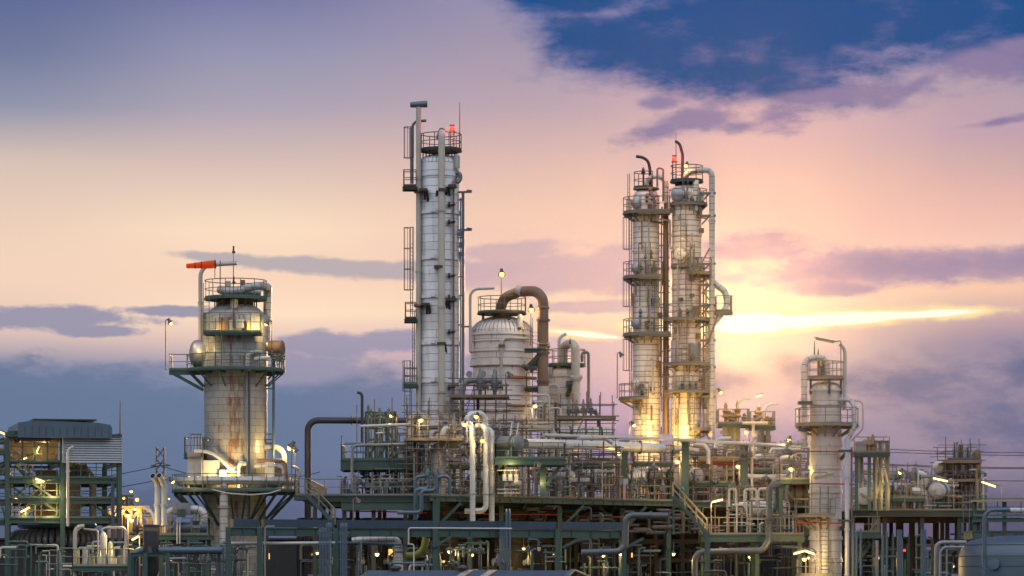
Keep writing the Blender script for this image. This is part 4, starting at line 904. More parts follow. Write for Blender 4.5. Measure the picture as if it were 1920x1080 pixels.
# ---- right hand column
D=104; cx=1548; C=V((X(cx,D),D,0)); R0=L(30,D)
cladding('clad_right',(.47,.45,.43),row=.8,width=3.4,rust=.10,streak=.62,seam=.014,patch=.15)
T=empty('stripping_column',C,'right hand silver column with an arched pipe and unlit batten lamp on top','tower')
sh=shell(T,cx,D,[(30,1200),(30,732),(28,729)]+domeprof(28,729,14,.05),'clad_right')
for y in (731,758,833,876,921,1008,1050): band(sh,cx,D,30,y,5 if y>760 else 3,'clad_right',1.06)
seams(sh,cx,D,28.2,729,14,20,'dome_metal')
p1=ring_platform(T,C+V((0,0,Z(709,D))),.4,L(36,D),0,360,'twin_deck','rail_warm',0,1.2)
for px in (-29,4,27): MB().beam(C+V((L(px,D),-math.sqrt(max(0.01,R0**2-L(px,D)**2))-.1,Z(712,D))),C+V((L(px,D),-math.sqrt(max(.01,R0**2-L(px,D)**2))-.1,Z(740,D))),.16).build('platform_leg','green_steel',p1)
ring_platform(T,C+V((L(2,D),-.1,Z(797,D))),R0-.15,L(60,D),150,400,'twin_deck','rail_warm',8,1.22,.9)
pipe([C+V((-L(42,D),-.9,Z(838,D))),C+V((-L(42,D),-.9,Z(672,D))),C+V((L(1,D),-.9,Z(672,D))),C+V((L(2,D),-.7,Z(706,D)))],L(5.6,D),'clad_pipe',root=T,name='overhead_pipe',bend=L(17,D),n=16)
pipe([C+V((-L(42,D),-.9,Z(800,D))),C+V((-L(42,D),-.9,Z(832,D))),C+V((-L(70,D),-1.4,Z(832,D)))],L(5.2,D),'clad_pipe',root=T,name='pipe',bend=L(14,D),n=14)
for y in (756,806): MB().box(C+V((-L(54,D),-1.4,Z(y+4,D))),C+V((-L(28,D),-.6,Z(y-2,D)))).build('pipe_bracket','green_steel',T)
pipe([C+V((L(34,D),-.6,Z(770,D))),C+V((L(35,D),-.6,Z(655,D))),C+V((L(25,D),-.6,Z(646,D)))],L(3.6,D),'cream_pipe',root=T,name='vent_pipe',bend=.8)
pipe([C+V((L(24,D),-R0*.6,Z(751,D))),C+V((L(48,D),-1.6,Z(751,D))),C+V((L(50,D),-1.6,Z(802,D))),C+V((L(34,D),-1.6,Z(832,D)))],L(4.6,D),'clad_pipe',root=T,name='pipe',bend=.6,n=14)
pipe([C+V((L(50,D),-.8,Z(752,D))),C+V((L(68,D),-.8,Z(753,D))),C+V((L(68,D),-.8,Z(805,D))),C+V((L(46,D),-1,Z(828,D)))],L(1.7,D),'cream_pipe',root=T,name='pipe',bend=.4)
pipe([C+V((L(36,D),-1.7,Z(825,D))),C+V((L(36,D),-1.7,Z(1110,D)))],L(4.3,D),'white_pipe',root=T,name='downpipe',n=14)
pipe([C+V((L(45,D),-1.5,Z(840,D))),C+V((L(45,D),-1.5,Z(1110,D)))],L(1.8,D),'rust_pipe',root=T,name='downpipe')
for y in (848,908,981): pipe([C+V((-L(58,D),-R0-.15,Z(y,D))),C+V((-L(20,D),-R0-.5,Z(y,D))),C+V((L(50,D),-R0-.3,Z(y+1,D)))],L(1.2,D),'red_paint',root=T,name='fire_main',bend=1)
for y in (850,980): MB().beam(C+V((L(27,D),-R0*.4,Z(y+12,D))),C+V((L(40,D),-1.6,Z(y-4,D))),.2).box(C+V((L(20,D),-1.9,Z(y-1,D))),C+V((L(46,D),-1.2,Z(y-5,D)))).build('pipe_bracket','green_steel',T)
ring_platform(T,C+V((-L(2,D),-.2,Z(967,D))),R0-.1,L(58,D),165,285,'twin_deck','rail_warm',5,1.2,1.0)
ladder(T,C+V((L(-6,D),-R0-.2,Z(1110,D))),Z(938,D),(0,-1),False,'rail_green',.6)
ring_platform(T,C+V((-L(2,D),-.2,Z(1078,D))),R0-.1,L(56,D),190,290,'twin_deck','rail_warm',3,1.2,.6)
MB().lathe(C+V((-L(6,D),-.6,Z(709,D))),[(.2,0),(.2,.8),(.12,.9),(.12,1.6)],10).build('nozzle','valve_grey',T); MB().lathe(C+V((L(-14,D),-.9,Z(709,D))),[(.07,0),(.15,.4),(.07,.6),(.16,.8),(.05,1.4)],10).build('valve','brown_pipe',T)
for i,(px,y) in enumerate(((-3,668),(-12,662))): antenna(1548+px-13+i*2,668,640 if i else 655,D,'brass coloured fitting on top of the right arch pipe' if i==0 else 'tapering whip on top of the right arch pipe',.06,-.9)
tube_lamp(P(1527,637,D)+V((0,-1,0)),P(1562,644,D)+V((0,-1,0)),Z(709,D),'unlit yellow batten lamp reaching out above the right column',0,False)
tube_lamp(P(1521,900,D)+V((0,-3,0)),P(1555,892,D)+V((0,-3,0)),Z(967,D),'unlit batten lamp on a bent post across the right column shell',0,False,off=P(1516,967,D)+V((0,-2.7,0)))
# ---------------------------------------------------------------- furnace structure at the far left
D=102; D2=112
def XZ(px,py,D=D,dy=0): return V((X(px,D),D+dy,Z(py,D)))
cx0=X(14,D); cx1=X(117,D); cx2=X(224,D)
T=empty('furnace_structure',(cx1,D,0),'green steel furnace tower with louvred cladding and a long roof housing','plant structure'); FS=T
for x in (cx0,cx1,cx2):
    for y in (D,D2): MB().ibeam((x,y,0),(x,y,Z(812 if x!=cx2 else 812,D)),.32,.32,.04,up=(0,1,0)).build('column','green_steel',T)
MB().ibeam((X(25,D),D+4,0),(X(25,D),D+4,Z(860,D)),.3,.3,.04,up=(0,1,0)).build('column','green_steel',T)
MB().beam((X(208,D),D-1.2,0),(X(208,D),D-1.2,Z(906,D)),.24).build('column','blue_steel',T)
MB().beam((X(222,D),D-.6,0),(X(222,D),D-.6,Z(946,D)),.26).build('column','blue_steel',T)
for i,y in enumerate((902,940,977,868,822)):
    z=Z(y,D)
    for yy in (D-.02,D2):
        MB().ibeam((cx0+.17,yy,z),(cx1-.17,yy,z),.24,.34 if i<3 else .2,.04).build('beam','green_steel',T)
        if i<3: MB().ibeam((cx1+.17,yy,z),(cx2-.17,yy,z),.24,.34,.04).build('beam','green_steel',T)
    for x in (cx0,cx1,cx2): MB().ibeam((x,D+.17,z-.01),(x,D2-.17,z-.01),.2,.3,.04).build('beam','green_steel',T)
    if i<3:
        f=MB().box((cx0+.2,D+.1,z+.18),(cx1-.2,D+2.6,z+.23)).box((cx1+.2,D+.1,z+.18),(cx2-.2,D+2.0,z+.23)).box((cx0+.2,D2-2.5,z+.18),(cx2-.2,D2,z+.23)).build('floor','green_dark',T)
        k=MB(); add_rail(k,[(cx0+.2,D+.05,z+.23),(cx1-.2,D+.05,z+.23)]); k.build('railing','rail_green',f)
        k=MB(); add_rail(k,[(cx1+.2,D+.05,z+.23),(cx2-.2,D+.05,z+.23)]); k.build('railing','rail_green',f)
        k=MB(); add_rail(k,[(cx0+.2,D2-.1,z+.23),(cx2-.2,D2-.1,z+.23)]); k.build('railing','rail_green',f)
# roof housing: bevelled long box with sloping left end
m=MB(); z0,z1=Z(822,D),Z(792,D)
prof=[(X(32,D),z0),(X(206,D),z0),(X(207,D),z0+.25),(X(207,D),z1-.45),(X(204,D),z1-.2),(X(180,D),z1-.05),(X(63,D),z1+.1),(X(32,D),z1-.1)]
n0=len(m.v)
for y in (D-1.2,D2-2): m.v+=[V((x,y,z)) for x,z in prof]
m.face([n0+i for i in range(8)]); m.face([n0+8+i for i in reversed(range(8))])
for i in range(8): m.face([n0+i,n0+8+i,n0+8+(i+1)%8,n0+(i+1)%8])
rh=m.build('roof_housing','blue_pipe',T)
m=MB()
for i in range(1,14): m.box((X(32+i*13,D)-.02,D-1.23,z0+.1),(X(32+i*13,D)+.02,D-1.19,z1-.4))
m.build('seam','blue_steel',rh)
MB().box((X(60,D),D-1.25,z1+.1),(X(178,D),D+5,z1+.2)).build('ridge_cap','dark_steel',rh)
MB().box((X(36,D),D-.9,Z(829,D)),(X(94,D),D2-3,Z(822,D)-.01)).build('plenum','dark_steel',T)
# louvred front: one corrugated sheet
m=MB(); zt,zb=Z(819,D),Z(868,D); nl=11; pts=[]
for i in range(nl):
    h=(zt-zb)/nl; zz=zb+h*i; pts+=[(D-.50,zz+h*.02),(D-.60,zz+h*.16),(D-.58,zz+h*.80),(D-.42,zz+h*.97)]
pts.append((D-.55,zt)); n0=len(m.v)
for x in (X(117,D),X(227,D)): m.v+=[V((x,y,z)) for y,z in pts]
k=len(pts)
for i in range(k-1): m.face([n0+i,n0+k+i,n0+k+i+1,n0+i+1])
m.box((X(117,D)-.06,D-.66,zb),(X(117,D)+.05,D-.3,zt)).box((X(227,D)-.05,D-.66,zb),(X(227,D)+.05,D2-4,zt)).box((X(117,D),D-.3,zb),(X(227,D),D-.25,zt))
m.build('louvre_panel','louvre',T,10)
MB().box((X(117,D)+.06,D-.7,zt),(X(227,D)-.06,D2-4,zt+.1)).build('flashing','blue_pipe',T)
# lit bay
zb=Z(868,D); zt=Z(819,D)
MB().box((cx0,D+3.2,zb),(cx1,D+3.3,zt)).build('back_panel','board_wood',T); MB().box((cx0+.2,D-.3,zb),(cx1-.2,D+3.2,zb+.08)).build('floor','green_dark',T)
m=MB()
for i in range(9): m.beam((cx0,D+3.18,zb+.25+i*.2),(cx1,D+3.18,zb+.25+i*.2),.05,.05)
m.build('cladding_rib','board_wood',T)
for px in (42,65,88): MB().beam((X(px,D),D-.25,zb),(X(px,D),D-.25,zt),.14).build('post','green_steel',T)
MB().beam((cx0,D-.28,zt+.1),(X(65,D),D-.28,zt+.32),.2).build('beam','green_steel',T)
MB().beam((X(14,D),D-.1,Z(812,D)),(X(94,D),D-.1,Z(809,D)),.2).build('beam','green_steel',T); MB().beam((X(204,D),D-.2,Z(816,D)),(X(228,D),D-.2,Z(815,D)),.2,.16).build('beam','dark_steel',T)
k=MB(); add_rail(k,[(cx0+.2,D-.2,zb+.08),(cx1-.2,D-.2,zb+.08)]); k.build('railing','rail_green',T)
for a,b in (((14,945),(60,905)),((60,905),(110,940)),((120,905),(165,940)),((120,977),(166,940)),((166,940),(222,977)),((200,940),(222,903)),((14,905),(60,940)),((80,940),(117,965))):
    MB().beam(XZ(*a,D,.4),XZ(*b,D,.4),.16).build('brace','green_steel',T)
# stairs inside the left bay
MBs=[((33,871),(86,929)),((84,935),(38,974))]
for a,b in MBs: stair(T,XZ(*a,D,.6),XZ(*b,D,.6),.9)
# furnace drum, its big ducts and the header ring
xf=X(120,D); c=(xf,D+5.5,0)
T2=empty('furnace',c,'tan drum furnace inside the green steel structure, ringed by a curled pipe header','furnace')
MB().lathe(c,[(L(46,D),Z(985,D)),(L(46,D),Z(906,D)),(L(44,D),Z(900,D)),(.02,Z(898,D))],36).build('drum','clad_tan',T2)
MB().lathe((xf-L(40,D)+L(5,D),D+5.5-L(42,D)*.75,Z(962,D)),[(.5,0),(.5,.2),(.3,.25),(.02,.27)],16,axis=(-.2,-1,0)).build('peep_door','brown_pipe',T2)
MB().lathe(c,[(L(64,D),Z(1090,D)),(L(64,D),Z(1016,D)),(L(50,D),Z(985,D))],36).build('base','dark_steel',T2)
MB().ring((xf,D+5.5,Z(983,D)),L(68,D),L(7,D),48,14).build('header','blue_pipe',T2)
for i in range(24):
    a=R(-180+i*180/23); e=V((math.cos(a),math.sin(a),0)); q=V((xf,D+5.5,0))+e*L(74,D)
    MB().tube([q+V((0,0,Z(995,D))),q+e*.5+V((0,0,Z(1002,D))),q+e*.75+V((0,0,Z(1012,D))),q+e*.3+V((0,0,Z(1022,D))),q-e*.2+V((0,0,Z(1014,D)))],.19,8,bend=.3).build('return_bend','grey_pipe',T2)
pipe([(X(190,D),D+6,Z(985,D)),(X(190,D),D+6,Z(873,D)),(X(150,D),D+6,Z(873,D))],L(7,D),'grey_pipe',root=T2,name='duct',bend=1.2,n=16)
pipe([(X(128,D),D+3,Z(872,D)),(X(150,D),D+3,Z(870,D)),(X(170,D),D+3,Z(880,D)),(X(172,D),D+3,Z(900,D))],L(5,D),'brown_pipe',root=T2,name='duct',bend=.6)
MB().box((X(75,D),D+1.5,Z(899,D)),(X(113,D),D+3.5,Z(880,D))).build('burner_box','brown_pipe',T2); MB().box((X(130,D),D+1.5,Z(899,D)),(X(155,D),D+3.5,Z(884,D))).build('burner_box','dark_steel',T2)
for px in (140,148,157,163): MB().lathe((X(px,D),D+1.2,Z(899,D)),[(.1,0),(.25,.3),(.12,.5),(.25,.8),(.08,1.2)],8).build('valve','valve_grey',T2)
pipe([(X(130,D),D-.9,Z(987,D)),(X(130,D),D-.9,Z(840,D)),(X(141,D),D-.9,Z(839,D))],L(2.8,D),'white_pipe','tall pale gooseneck vent in front of the louvred furnace front',bend=.45,mouth=True,name='vent_pipe')
FS.rotation_euler.z=R(13)
q_=T2.location-FS.location; q_.rotate(Quaternion((0,0,1),R(13))); T2.location=FS.location+q_; T2.rotation_euler.z=R(13)
antenna(226,815,750,D,'thin lattice antenna at the right corner of the furnace structure',.06,-.2)
for (a,b,f,lab,e) in (((0,809),(12,814),977,'fluorescent lamp at the extreme left edge, level with the furnace roof',120),((35,866),(52,858),902,'fluorescent lamp slanting up at the sill of the lit furnace bay',260),((70,848),(74,838),868,'upright fluorescent lamp inside the lit furnace bay',260),((69,897),(85,903),902,'fluorescent lamp sloping down below the furnace stair top',200),((22,931),(35,936),940,'fluorescent lamp at the left of the middle furnace floor',150),((41,960),(57,951),977,'fluorescent lamp slanting up beside the lower furnace stair',200)):
    tube_lamp(XZ(*a,D,-.6),XZ(*b,D,-.6),Z(f,D),lab,e*.35,pole=(a[0] not in (70,)))
point(T,XZ(90,845,D,1.5),110,(1,.66,.25)); point(T,XZ(45,845,D,1.8),45,(1,.66,.25)); point(T2,XZ(100,925,D,-.4),150,(1,.68,.25),.3); point(T2,XZ(95,960,D,-.4),150,(1,.68,.25),.3)
# walkways running out of the picture at the left
wl=empty('walkway_tower',(X(-10,D),D+2,0),'partly seen green walkway tower at the left picture edge','plant structure')
for y in (842,880,905,975): rect_platform(wl,X(-40,D),X(11,D),D+1,D+3,Z(y,D),'fr','green_steel','rail_green')
for px in (-20,4): MB().ibeam((X(px,D),D+3.2,0),(X(px,D),D+3.2,Z(810,D)),.26,.26,.04,up=(0,1,0)).build('column','green_steel',wl)
MB().beam(XZ(0,890,D,1),XZ(11,862,D,1),.12).build('brace','rail_warm',wl); MB().beam(XZ(0,950,D,1),XZ(10,985,D,1),.14).build('brace','green_steel',wl)
# small pump skid in front
D=90
T=empty('pump_skid',(X(190,D),D,0),'small railed platform with a white filter vessel left of the dark drum','pump skid')
rect_platform(T,X(139,D),X(245,D),D-1.2,D+2.4,Z(1061,D),'flr','green_steel','rail_lit',1.18)
for px in (143,240): MB().ibeam((X(px,D),D,0),(X(px,D),D,Z(1066,D)),.25,.25,.03,up=(0,1,0)).build('leg','green_steel',T)
MB().lathe((X(193,D),D+.3,Z(1061,D)),[(.16,0),(.16,.5),(L(6.5,D),1.0),(L(6.8,D),Z(1005,D)-Z(1061,D)),(L(4,D),Z(999,D)-Z(1061,D)),(.08,Z(997,D)-Z(1061,D))],18).build('filter_vessel','white_pipe',T)
MB().lathe((X(204,D),D+.8,Z(1061,D)),[(L(4,D),0),(L(4,D),1.6),(.02,1.75)],14).build('filter_vessel','white_pipe',T)
MB().lathe((X(158,D),D+.4,Z(1061,D)),[(L(5,D),0),(L(5,D),1.2),(.02,1.3)],14).build('filter_vessel','white_pipe',T)
pipe([(X(143,D),D-.7,0),(X(143,D),D-.7,Z(986,D)),(X(160,D),D-.7,Z(987,D))],L(4,D),'cream_pipe',root=T,bend=.55,mouth=True)
pipe([(X(158,D),D-.5,Z(992,D)),(X(185,D),D-.5,Z(994,D)),(X(186,D),D-.5,Z(1058,D))],L(1.6,D),'cream_pipe',root=T,bend=.2)
pipe([(X(193,D),D-.6,Z(998,D)),(X(194,D),D-.6,Z(990,D)),(X(237,D),D-.6,Z(989,D)),(X(238,D),D-.6,0)],L(2.2,D),'white_pipe',root=T,bend=.3)
for i in range(5): MB().box((X(165+i*14,D),D+.9,Z(1061,D)),(X(173+i*14,D),D+1.5,Z(1046-i%3*5,D))).build('junction_box','white_box' if i%2 else 'grey_pipe',T)
point(T,(X(165,D),D+1.0,Z(1040,D)),70,(1,.78,.2)); point(T,(X(215,D),D+1.0,Z(1035,D)),70,(1,.7,.25))
# dark drum with elbows
D=88
T=empty('surge_drum',(X(283,D),D,0),'dark upright drum with a flat lid on green legs, left of the rusty tower','drum')
MB().lathe((X(283,D),D,0),[(L(5,D),Z(1090,D)),(L(12,D),Z(1078,D)),(L(15,D),Z(1070,D)),(L(15,D),Z(988,D)),(L(16,D),Z(988,D)),(L(16,D),Z(984,D)),(.02,Z(983,D))],24).build('shell','dark_pipe',T)
MB().lathe((X(283,D),D,0),[(L(15.2,D),Z(996,D)),(L(15.2,D),Z(989,D))],24,cap=False).build('band','board_wood',T)
pipe([(X(269,D),D,Z(1032,D)),(X(249,D),D-.2,Z(1032,D)),(X(248,D),D-.2,0)],L(7,D),'blue_pipe',root=T,bend=.7,n=16)
pipe([(X(297,D),D,Z(1032,D)),(X(360,D),D+.2,Z(1032,D)),(X(420,D),D+.4,Z(1032,D))],L(7,D),'blue_pipe',root=T,n=16)
for px in (246,276,318): MB().ibeam((X(px,D),D-1.0,0),(X(px,D),D-1.0,Z(1037,D)),.28,.28,.03,up=(0,1,0)).build('leg','green_steel',T)
MB().ibeam((X(243,D),D-1.02,Z(1040,D)),(X(322,D),D-1.02,Z(1040,D)),.2,.26,.03).build('beam','green_steel',T)
MB().box((X(280,D),D-.9,Z(1038,D)),(X(287,D),D-.6,Z(1025,D))).build('bracket','green_steel',T)
for i,(px,yt) in enumerate(((287,893),(299,892))):
    pipe([(X(px,D),D+3,Z(985,D+3)),(X(px,D),D+3,Z(905,D+3)),(X(px-7,D),D+2.2,Z(yt,D+3))],L(5.6,D),'white_pipe',['left one of the pair of fat gooseneck vents with dark mouths','right one of the pair of fat gooseneck vents with dark mouths'][i],bend=.8,n=16,mouth=True,name='vent_pipe')
pipe([(X(250,D),D+6,Z(950,D)),(X(268,D),D+6,Z(950,D)),(X(274,D),D+6,Z(985,D))],L(3,D),'white_pipe','pale curved pipe behind the dark upright drum',bend=1)
# exchanger with fat elbows in front of the rusty tower
D=93
T=empty('exchanger_skid',(X(350,D),D,0),'railed platform with a grey box and fat curved ducts in front of the rusty tower','heat exchanger')
rect_platform(T,X(300,D),X(396,D),D-1.3,D+2.2,Z(1003,D),'flr','green_steel','rail_warm',1.2)
for px in (303,392): MB().ibeam((X(px,D),D,0),(X(px,D),D,Z(1008,D)),.25,.25,.03,up=(0,1,0)).build('leg','green_steel',T)
MB().box((X(324,D),D-.3,Z(965,D)),(X(357,D),D+1.2,Z(943,D))).build('plenum','grey_pipe',T)
MB().tube([(X(341,D),D-.5,Z(972,D)),(X(341,D),D-.5,Z(955,D))],.3,12).build('nozzle','green_steel',T)
pipe([(X(356,D),D+.4,Z(955,D)),(X(382,D),D+.4,Z(955,D)),(X(381,D),D+.4,Z(985,D)),(X(352,D),D+.4,Z(986,D))],L(7.5,D),'clad_pipe',root=T,name='duct',bend=.75,n=16)
pipe([(X(325,D),D+.4,Z(955,D)),(X(312,D),D+.4,Z(957,D)),(X(311,D),D+.4,Z(985,D))],L(6,D),'clad_pipe',root=T,name='duct',bend=.6,n=16)
MB().lathe((X(328,D),D+.2,Z(990,D)),dished(L(11,D),2.2,.3),20,axis=(1,.1,0),cap=False).build('drum','blue_pipe',T)
for px in (318,322,366,372): MB().lathe((X(px,D),D-.6,Z(1003,D)),[(.1,0),(.2,.5),(.1,.7),(.22,1.0),(.06,1.5)],8).build('valve','valve_grey',T)
for px in (336,341): pipe([(X(px,D),D-1.5,Z(1020,D)),(X(px,D),D-1.5,Z(972,D)),(X(px+3,D),D-1.5,Z(972,D))],.05,'white_pipe',root=T,n=6)
# big dark flare line
D=112
pipe([(X(577,D),D,0),(X(577,D),D,Z(788,D)),(X(780,D),D+1,Z(788,D))],L(6,D),'dark_pipe','big dark pipe rising left of the deck and turning level to the right',bend=L(20,D),n=18,name='flare_line',flanges=[(P(577,940,D),(0,0,1)),(P(660,788,D),(1,0,0)),(P(720,788,D),(1,0,0))])
tx=MB(); D=D-1.2; pts=[(X(679,D),D,Z(830,D)),(X(679,D),D,Z(737,D)),(X(670,D),D,Z(736,D))]
pipe(pts,.11,'dark_steel','thin black gooseneck post above the scaffold left of the tallest column',bend=.3,name='vent_pipe',mouth=True)
# far transmission pylon, wires
D=300
T=empty('transmission_pylon',(X(301,D),D,0),'lattice power pylon far off between the furnace and the rusty tower','pylon')
for (a,b) in ((-1,-1),(1,-1),(1,1),(-1,1)): MB().beam((X(301,D)+a*.62,D+b*.62,0),(X(301,D)+a*.5,D+b*.5,Z(839,D)),.14).build('leg','blue_steel',T)
m=MB(); zs=[i*Z(839,D)/13 for i in range(14)]
for s in (-1,1):
    for z,z2 in zip(zs,zs[1:]):
        m.beam((X(301,D)-.58,D+s*.58,z),(X(301,D)+.55,D+s*.58,z2),.075).beam((X(301,D)+.58,D+s*.58,z),(X(301,D)-.55,D+s*.58,z2),.075)
m.beam((X(282,D),D,Z(874,D)),(X(320,D),D,Z(873,D)),.14).beam((X(282,D),D,Z(874,D)),(X(301,D),D,Z(868,D)),.1).beam((X(320,D),D,Z(873,D)),(X(301,D),D,Z(868,D)),.1)
m.build('lattice','blue_steel',T)
def wire(px0,y0,px1,y1,D,label,r=.045,sag=2.0,D1=None):
    a=P(px0,y0,D); b=P(px1,y1,D1 or D); pts=[a+(b-a)*(i/16)+V((0,0,-sag*4*(i/16)*(1-i/16))) for i in range(17)]
    o=MB().tube(pts,r,4).build('power_line','dark_steel'); tag(o,label,'power line','power lines strung across the sky')
wire(301,873,-200,900,300,'power line sagging left from the far pylon behind the furnace',.055,1.6); wire(301,873,600,885,300,'power line running right from the far pylon behind the rusty tower',.055,1.6); wire(301,899,-200,915,300,'lower power line left of the far pylon',.055,1.6)
wire(310,899,560,905,300,'lower power line right of the far pylon',.055,1.2)
for i,y in enumerate((840,845,868,870,893)): wire(1600,y-1,2200,y+2,320,['topmost','second','third','fourth','lowest'][i]+' power line crossing the sky behind the right scaffold',.05,.6)
# far plant seen between furnace and rusty tower
D=230
T=empty('distant_unit',(X(240,D),D,0),'distant process unit with a round drum and lit lattice, right of the furnace','plant structure')
MB().lathe((X(242,D),D,Z(958,D)),dished(L(7,D),L(22,D),.2),16,cap=False).build('drum','blue_steel',T)
for px in (224,232,238): MB().beam((X(px,D),D,0),(X(px,D),D,Z(930,D)),.3).build('column','dark_steel',T)
for y in (930,938,946): MB().beam((X(222,D),D-.2,Z(y,D)),(X(252,D),D-.2,Z(y,D)),.25).build('beam','dark_steel',T)
MB().beam((X(215,D),D-3,Z(954,D)),(X(285,D),D-3,Z(954,D)),.5).build('beam','brown_pipe',T)
for px in (215,232,250,268,285): MB().beam((X(px,D),D-3.2,0),(X(px,D),D-3.2,Z(955,D)),.5).build('column','brown_pipe',T)
for a,b in ((215,232),(250,232),(250,268),(285,268)): MB().beam((X(a,D),D-3,Z(980,D)),(X(b,D),D-3,Z(955,D)),.3).build('brace','brown_pipe',T)
MB().box((X(200,D),D+2,0),(X(300,D),D+6,Z(982,D))).build('wall_panel','brown_pipe',T)
for i,(px,y,e) in enumerate(((240,966,500),(247,975,400),(253,954,200),(231,957,200),(214,957,150),(246,921,60),(257,937,60),(317,935,60),(232,934,60),(260,968,90))):
    bulb_lamp(P(px,y,90 if i<2 else D-4),'lamp glowing in the distant plant right of the furnace' if i>1 else ['brighter round lamp on the mid pole right of the skid','lower of the two round lamps right of the skid'][i],e if i>1 else e*.4,'small lamps of the distant plant' if i>1 else None,.17 if i>1 else .16,.3)
pipe([P(240,966,90.5)+V((0,0,.1)),V((X(240,90.5),90.5,0))],.06,'rail_warm','slim pole carrying the bright round lamp right of the skid',name='lamp_post',cat='post')
tube_lamp(P(247,1012,92),P(260,1005,92),0,'fluorescent lamp slanting beside the dark upright drum',120,off=P(262,1080,92))
# ---------------------------------------------------------------- main process deck
ZD=Z(929,98)
def fd(px): return 98+(px-810)*18/452.       # y of the deck's front edge (it runs away to the right)
DK=empty('process_deck',(X(1000,104),104,0),'long green railed steel deck carrying drums and pipes across the middle','platform')
def deckpart(px0,px1,dback,z,rail=True,edge=fd,name='platform'):
    a=V((X(px0,edge(px0)),edge(px0),z)); b=V((X(px1,edge(px1)),edge(px1),z)); m=MB(); n0=len(m.v)
    A=V((X(px0,dback),dback,z)); B=V((X(px1,dback),dback,z))
    m.v+=[a,b,B,A]+[q-V((0,0,.08)) for q in (a,b,B,A)]
    for f in ((0,1,2,3),(7,6,5,4),(0,4,5,1),(1,5,6,2),(2,6,7,3),(3,7,4,0)): m.face([n0+i for i in f])
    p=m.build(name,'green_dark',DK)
    eb=MB().ibeam(a-V((0,.02,.24)),b-V((0,.02,.24)),.2,.34,.035)
    for i in range(int((b-a).length/1.1)): q_=a+(b-a).normalized()*(i+.5)*1.1-V((0,.05,.24)); eb.cbox(q_,.03,.13,.26)
    eb.build('edge_beam','green_steel',p)
    for q in range(1,5):
        t=q/5; MB().ibeam(a+(A-a)*t-V((0,0,.32)),b+(B-b)*t-V((0,0,.32)),.24,.45,.04).build('beam','green_dark',p)
    n=int((b-a).length/3)
    for i in range(n+1): MB().ibeam(a+(b-a)*(i/n)-V((0,0,.40))+(A-a).normalized()*.3,A+(B-A)*(i/n)-V((0,0,.40)),.2,.4,.04).build('beam','green_dark',p)
    if rail:
        k=MB(); add_rail(k,[a+V((.05,.06,0)),b+V((-.05,.06,0))],1.15,1.0); k.build('railing','rail_warm',p)
    return p
deckpart(806,1262,140,ZD)
deckpart(1262,1520,142,ZD-.02,rail=False,edge=lambda p:118.5)
k=MB(); add_rail(k,[(X(1275,118.5),118.6,ZD-.02),(X(1480,118.5),118.6,ZD-.02)],1.15,1.1); k.build('railing','rail_warm',DK)
for px in (818,880,940,1050,1168,1255):
    for dd in (1.2,14,26):
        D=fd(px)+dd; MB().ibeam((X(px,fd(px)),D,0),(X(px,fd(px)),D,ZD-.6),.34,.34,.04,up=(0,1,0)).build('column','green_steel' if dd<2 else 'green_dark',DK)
for px,s in ((818,1),(1050,1),(1168,-1),(1168,1)):
    D=fd(px)+1.1; MB().beam((X(px,D)+s*.2,D,ZD-2.1),(X(px,D)+s*1.8,D,ZD-.5),.16,.2).build('knee_brace','green_steel',DK)
# left deck with deep girder
LD=empty('left_deck',(X(690,104),104,0),'green deck with deep girders and dense risers right of the big dark pipe','platform')
zl=Z(929,100)
rect_platform(LD,X(578,100),X(806,100),100,124,zl,'fl','green_dark','rail_warm',1.2,beam=.4)
MB().ibeam((X(640,100),99.9,zl-.75),(X(812,100),99.9,zl-.75),.3,.66,.05).build('girder','green_steel',LD); MB().ibeam((X(580,100),100.4,zl-.6),(X(640,100),100.4,zl-.6),.24,.4,.04).build('girder','green_steel',LD)
for px in (590,645,700,760):
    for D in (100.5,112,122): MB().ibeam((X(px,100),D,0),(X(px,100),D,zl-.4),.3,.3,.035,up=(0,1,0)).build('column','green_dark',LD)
rect_platform(LD,X(550,100),X(582,100),101,104,Z(928,101),'fl','green_steel','rail_warm',1.2)
stair(LD,(X(574,97),96.5,zl),(X(628,97),96.5,Z(982,97)),1.3)
# lower deck by the stair at the right and the long rear deck
BD=empty('lower_deck',(X(1420,104),104,0),'lower green deck with yellowish handrail left of the right column','platform')
zb=Z(1002,104)
rect_platform(BD,X(1318,104),X(1508,104),104,110,zb,'fl','green_steel','rail_warm',1.25,beam=.5)
for px in (1326,1420,1500):
    for D in (104.4,109.5): MB().ibeam((X(px,104),D,0),(X(px,104),D,zb-.5),.32,.32,.04,up=(0,1,0)).build('column','green_steel',BD)
stair(BD,(X(1262,103),102.4,Z(930,103)),(X(1326,103),102.4,zb),1.2,rail='rail_lit')
MB().beam((X(1264,103),103.6,ZD+.02),(X(1264,103),103.6,zb),.16).build('post','green_steel',BD)
RD=empty('rear_deck',(X(1750,124),124,0),'long green deck behind the right column carrying banded drums','platform')
zr=Z(957,124)
rect_platform(RD,X(1590,124),X(1850,124),124,140,zr,'fr','green_dark','rail_warm',1.2,beam=.45)
rect_platform(RD,X(1600,112),X(1652,112),112,118,Z(998,112),'fr','green_steel','rail_warm',1.2,beam=.4)
for px in (1600,1660,1730,1800,1845):
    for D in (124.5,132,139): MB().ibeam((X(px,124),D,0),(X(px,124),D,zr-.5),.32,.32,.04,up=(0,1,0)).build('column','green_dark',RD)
for px in (1605,1640): MB().ibeam((X(px,112),112.5,0),(X(px,112),112.5,Z(1000,112)-.3),.3,.3,.04,up=(0,1,0)).build('column','green_steel',RD)
stair(RD,(X(1652,112),113,Z(998,112)),(X(1605,112),113,Z(1060,112)),1.0)
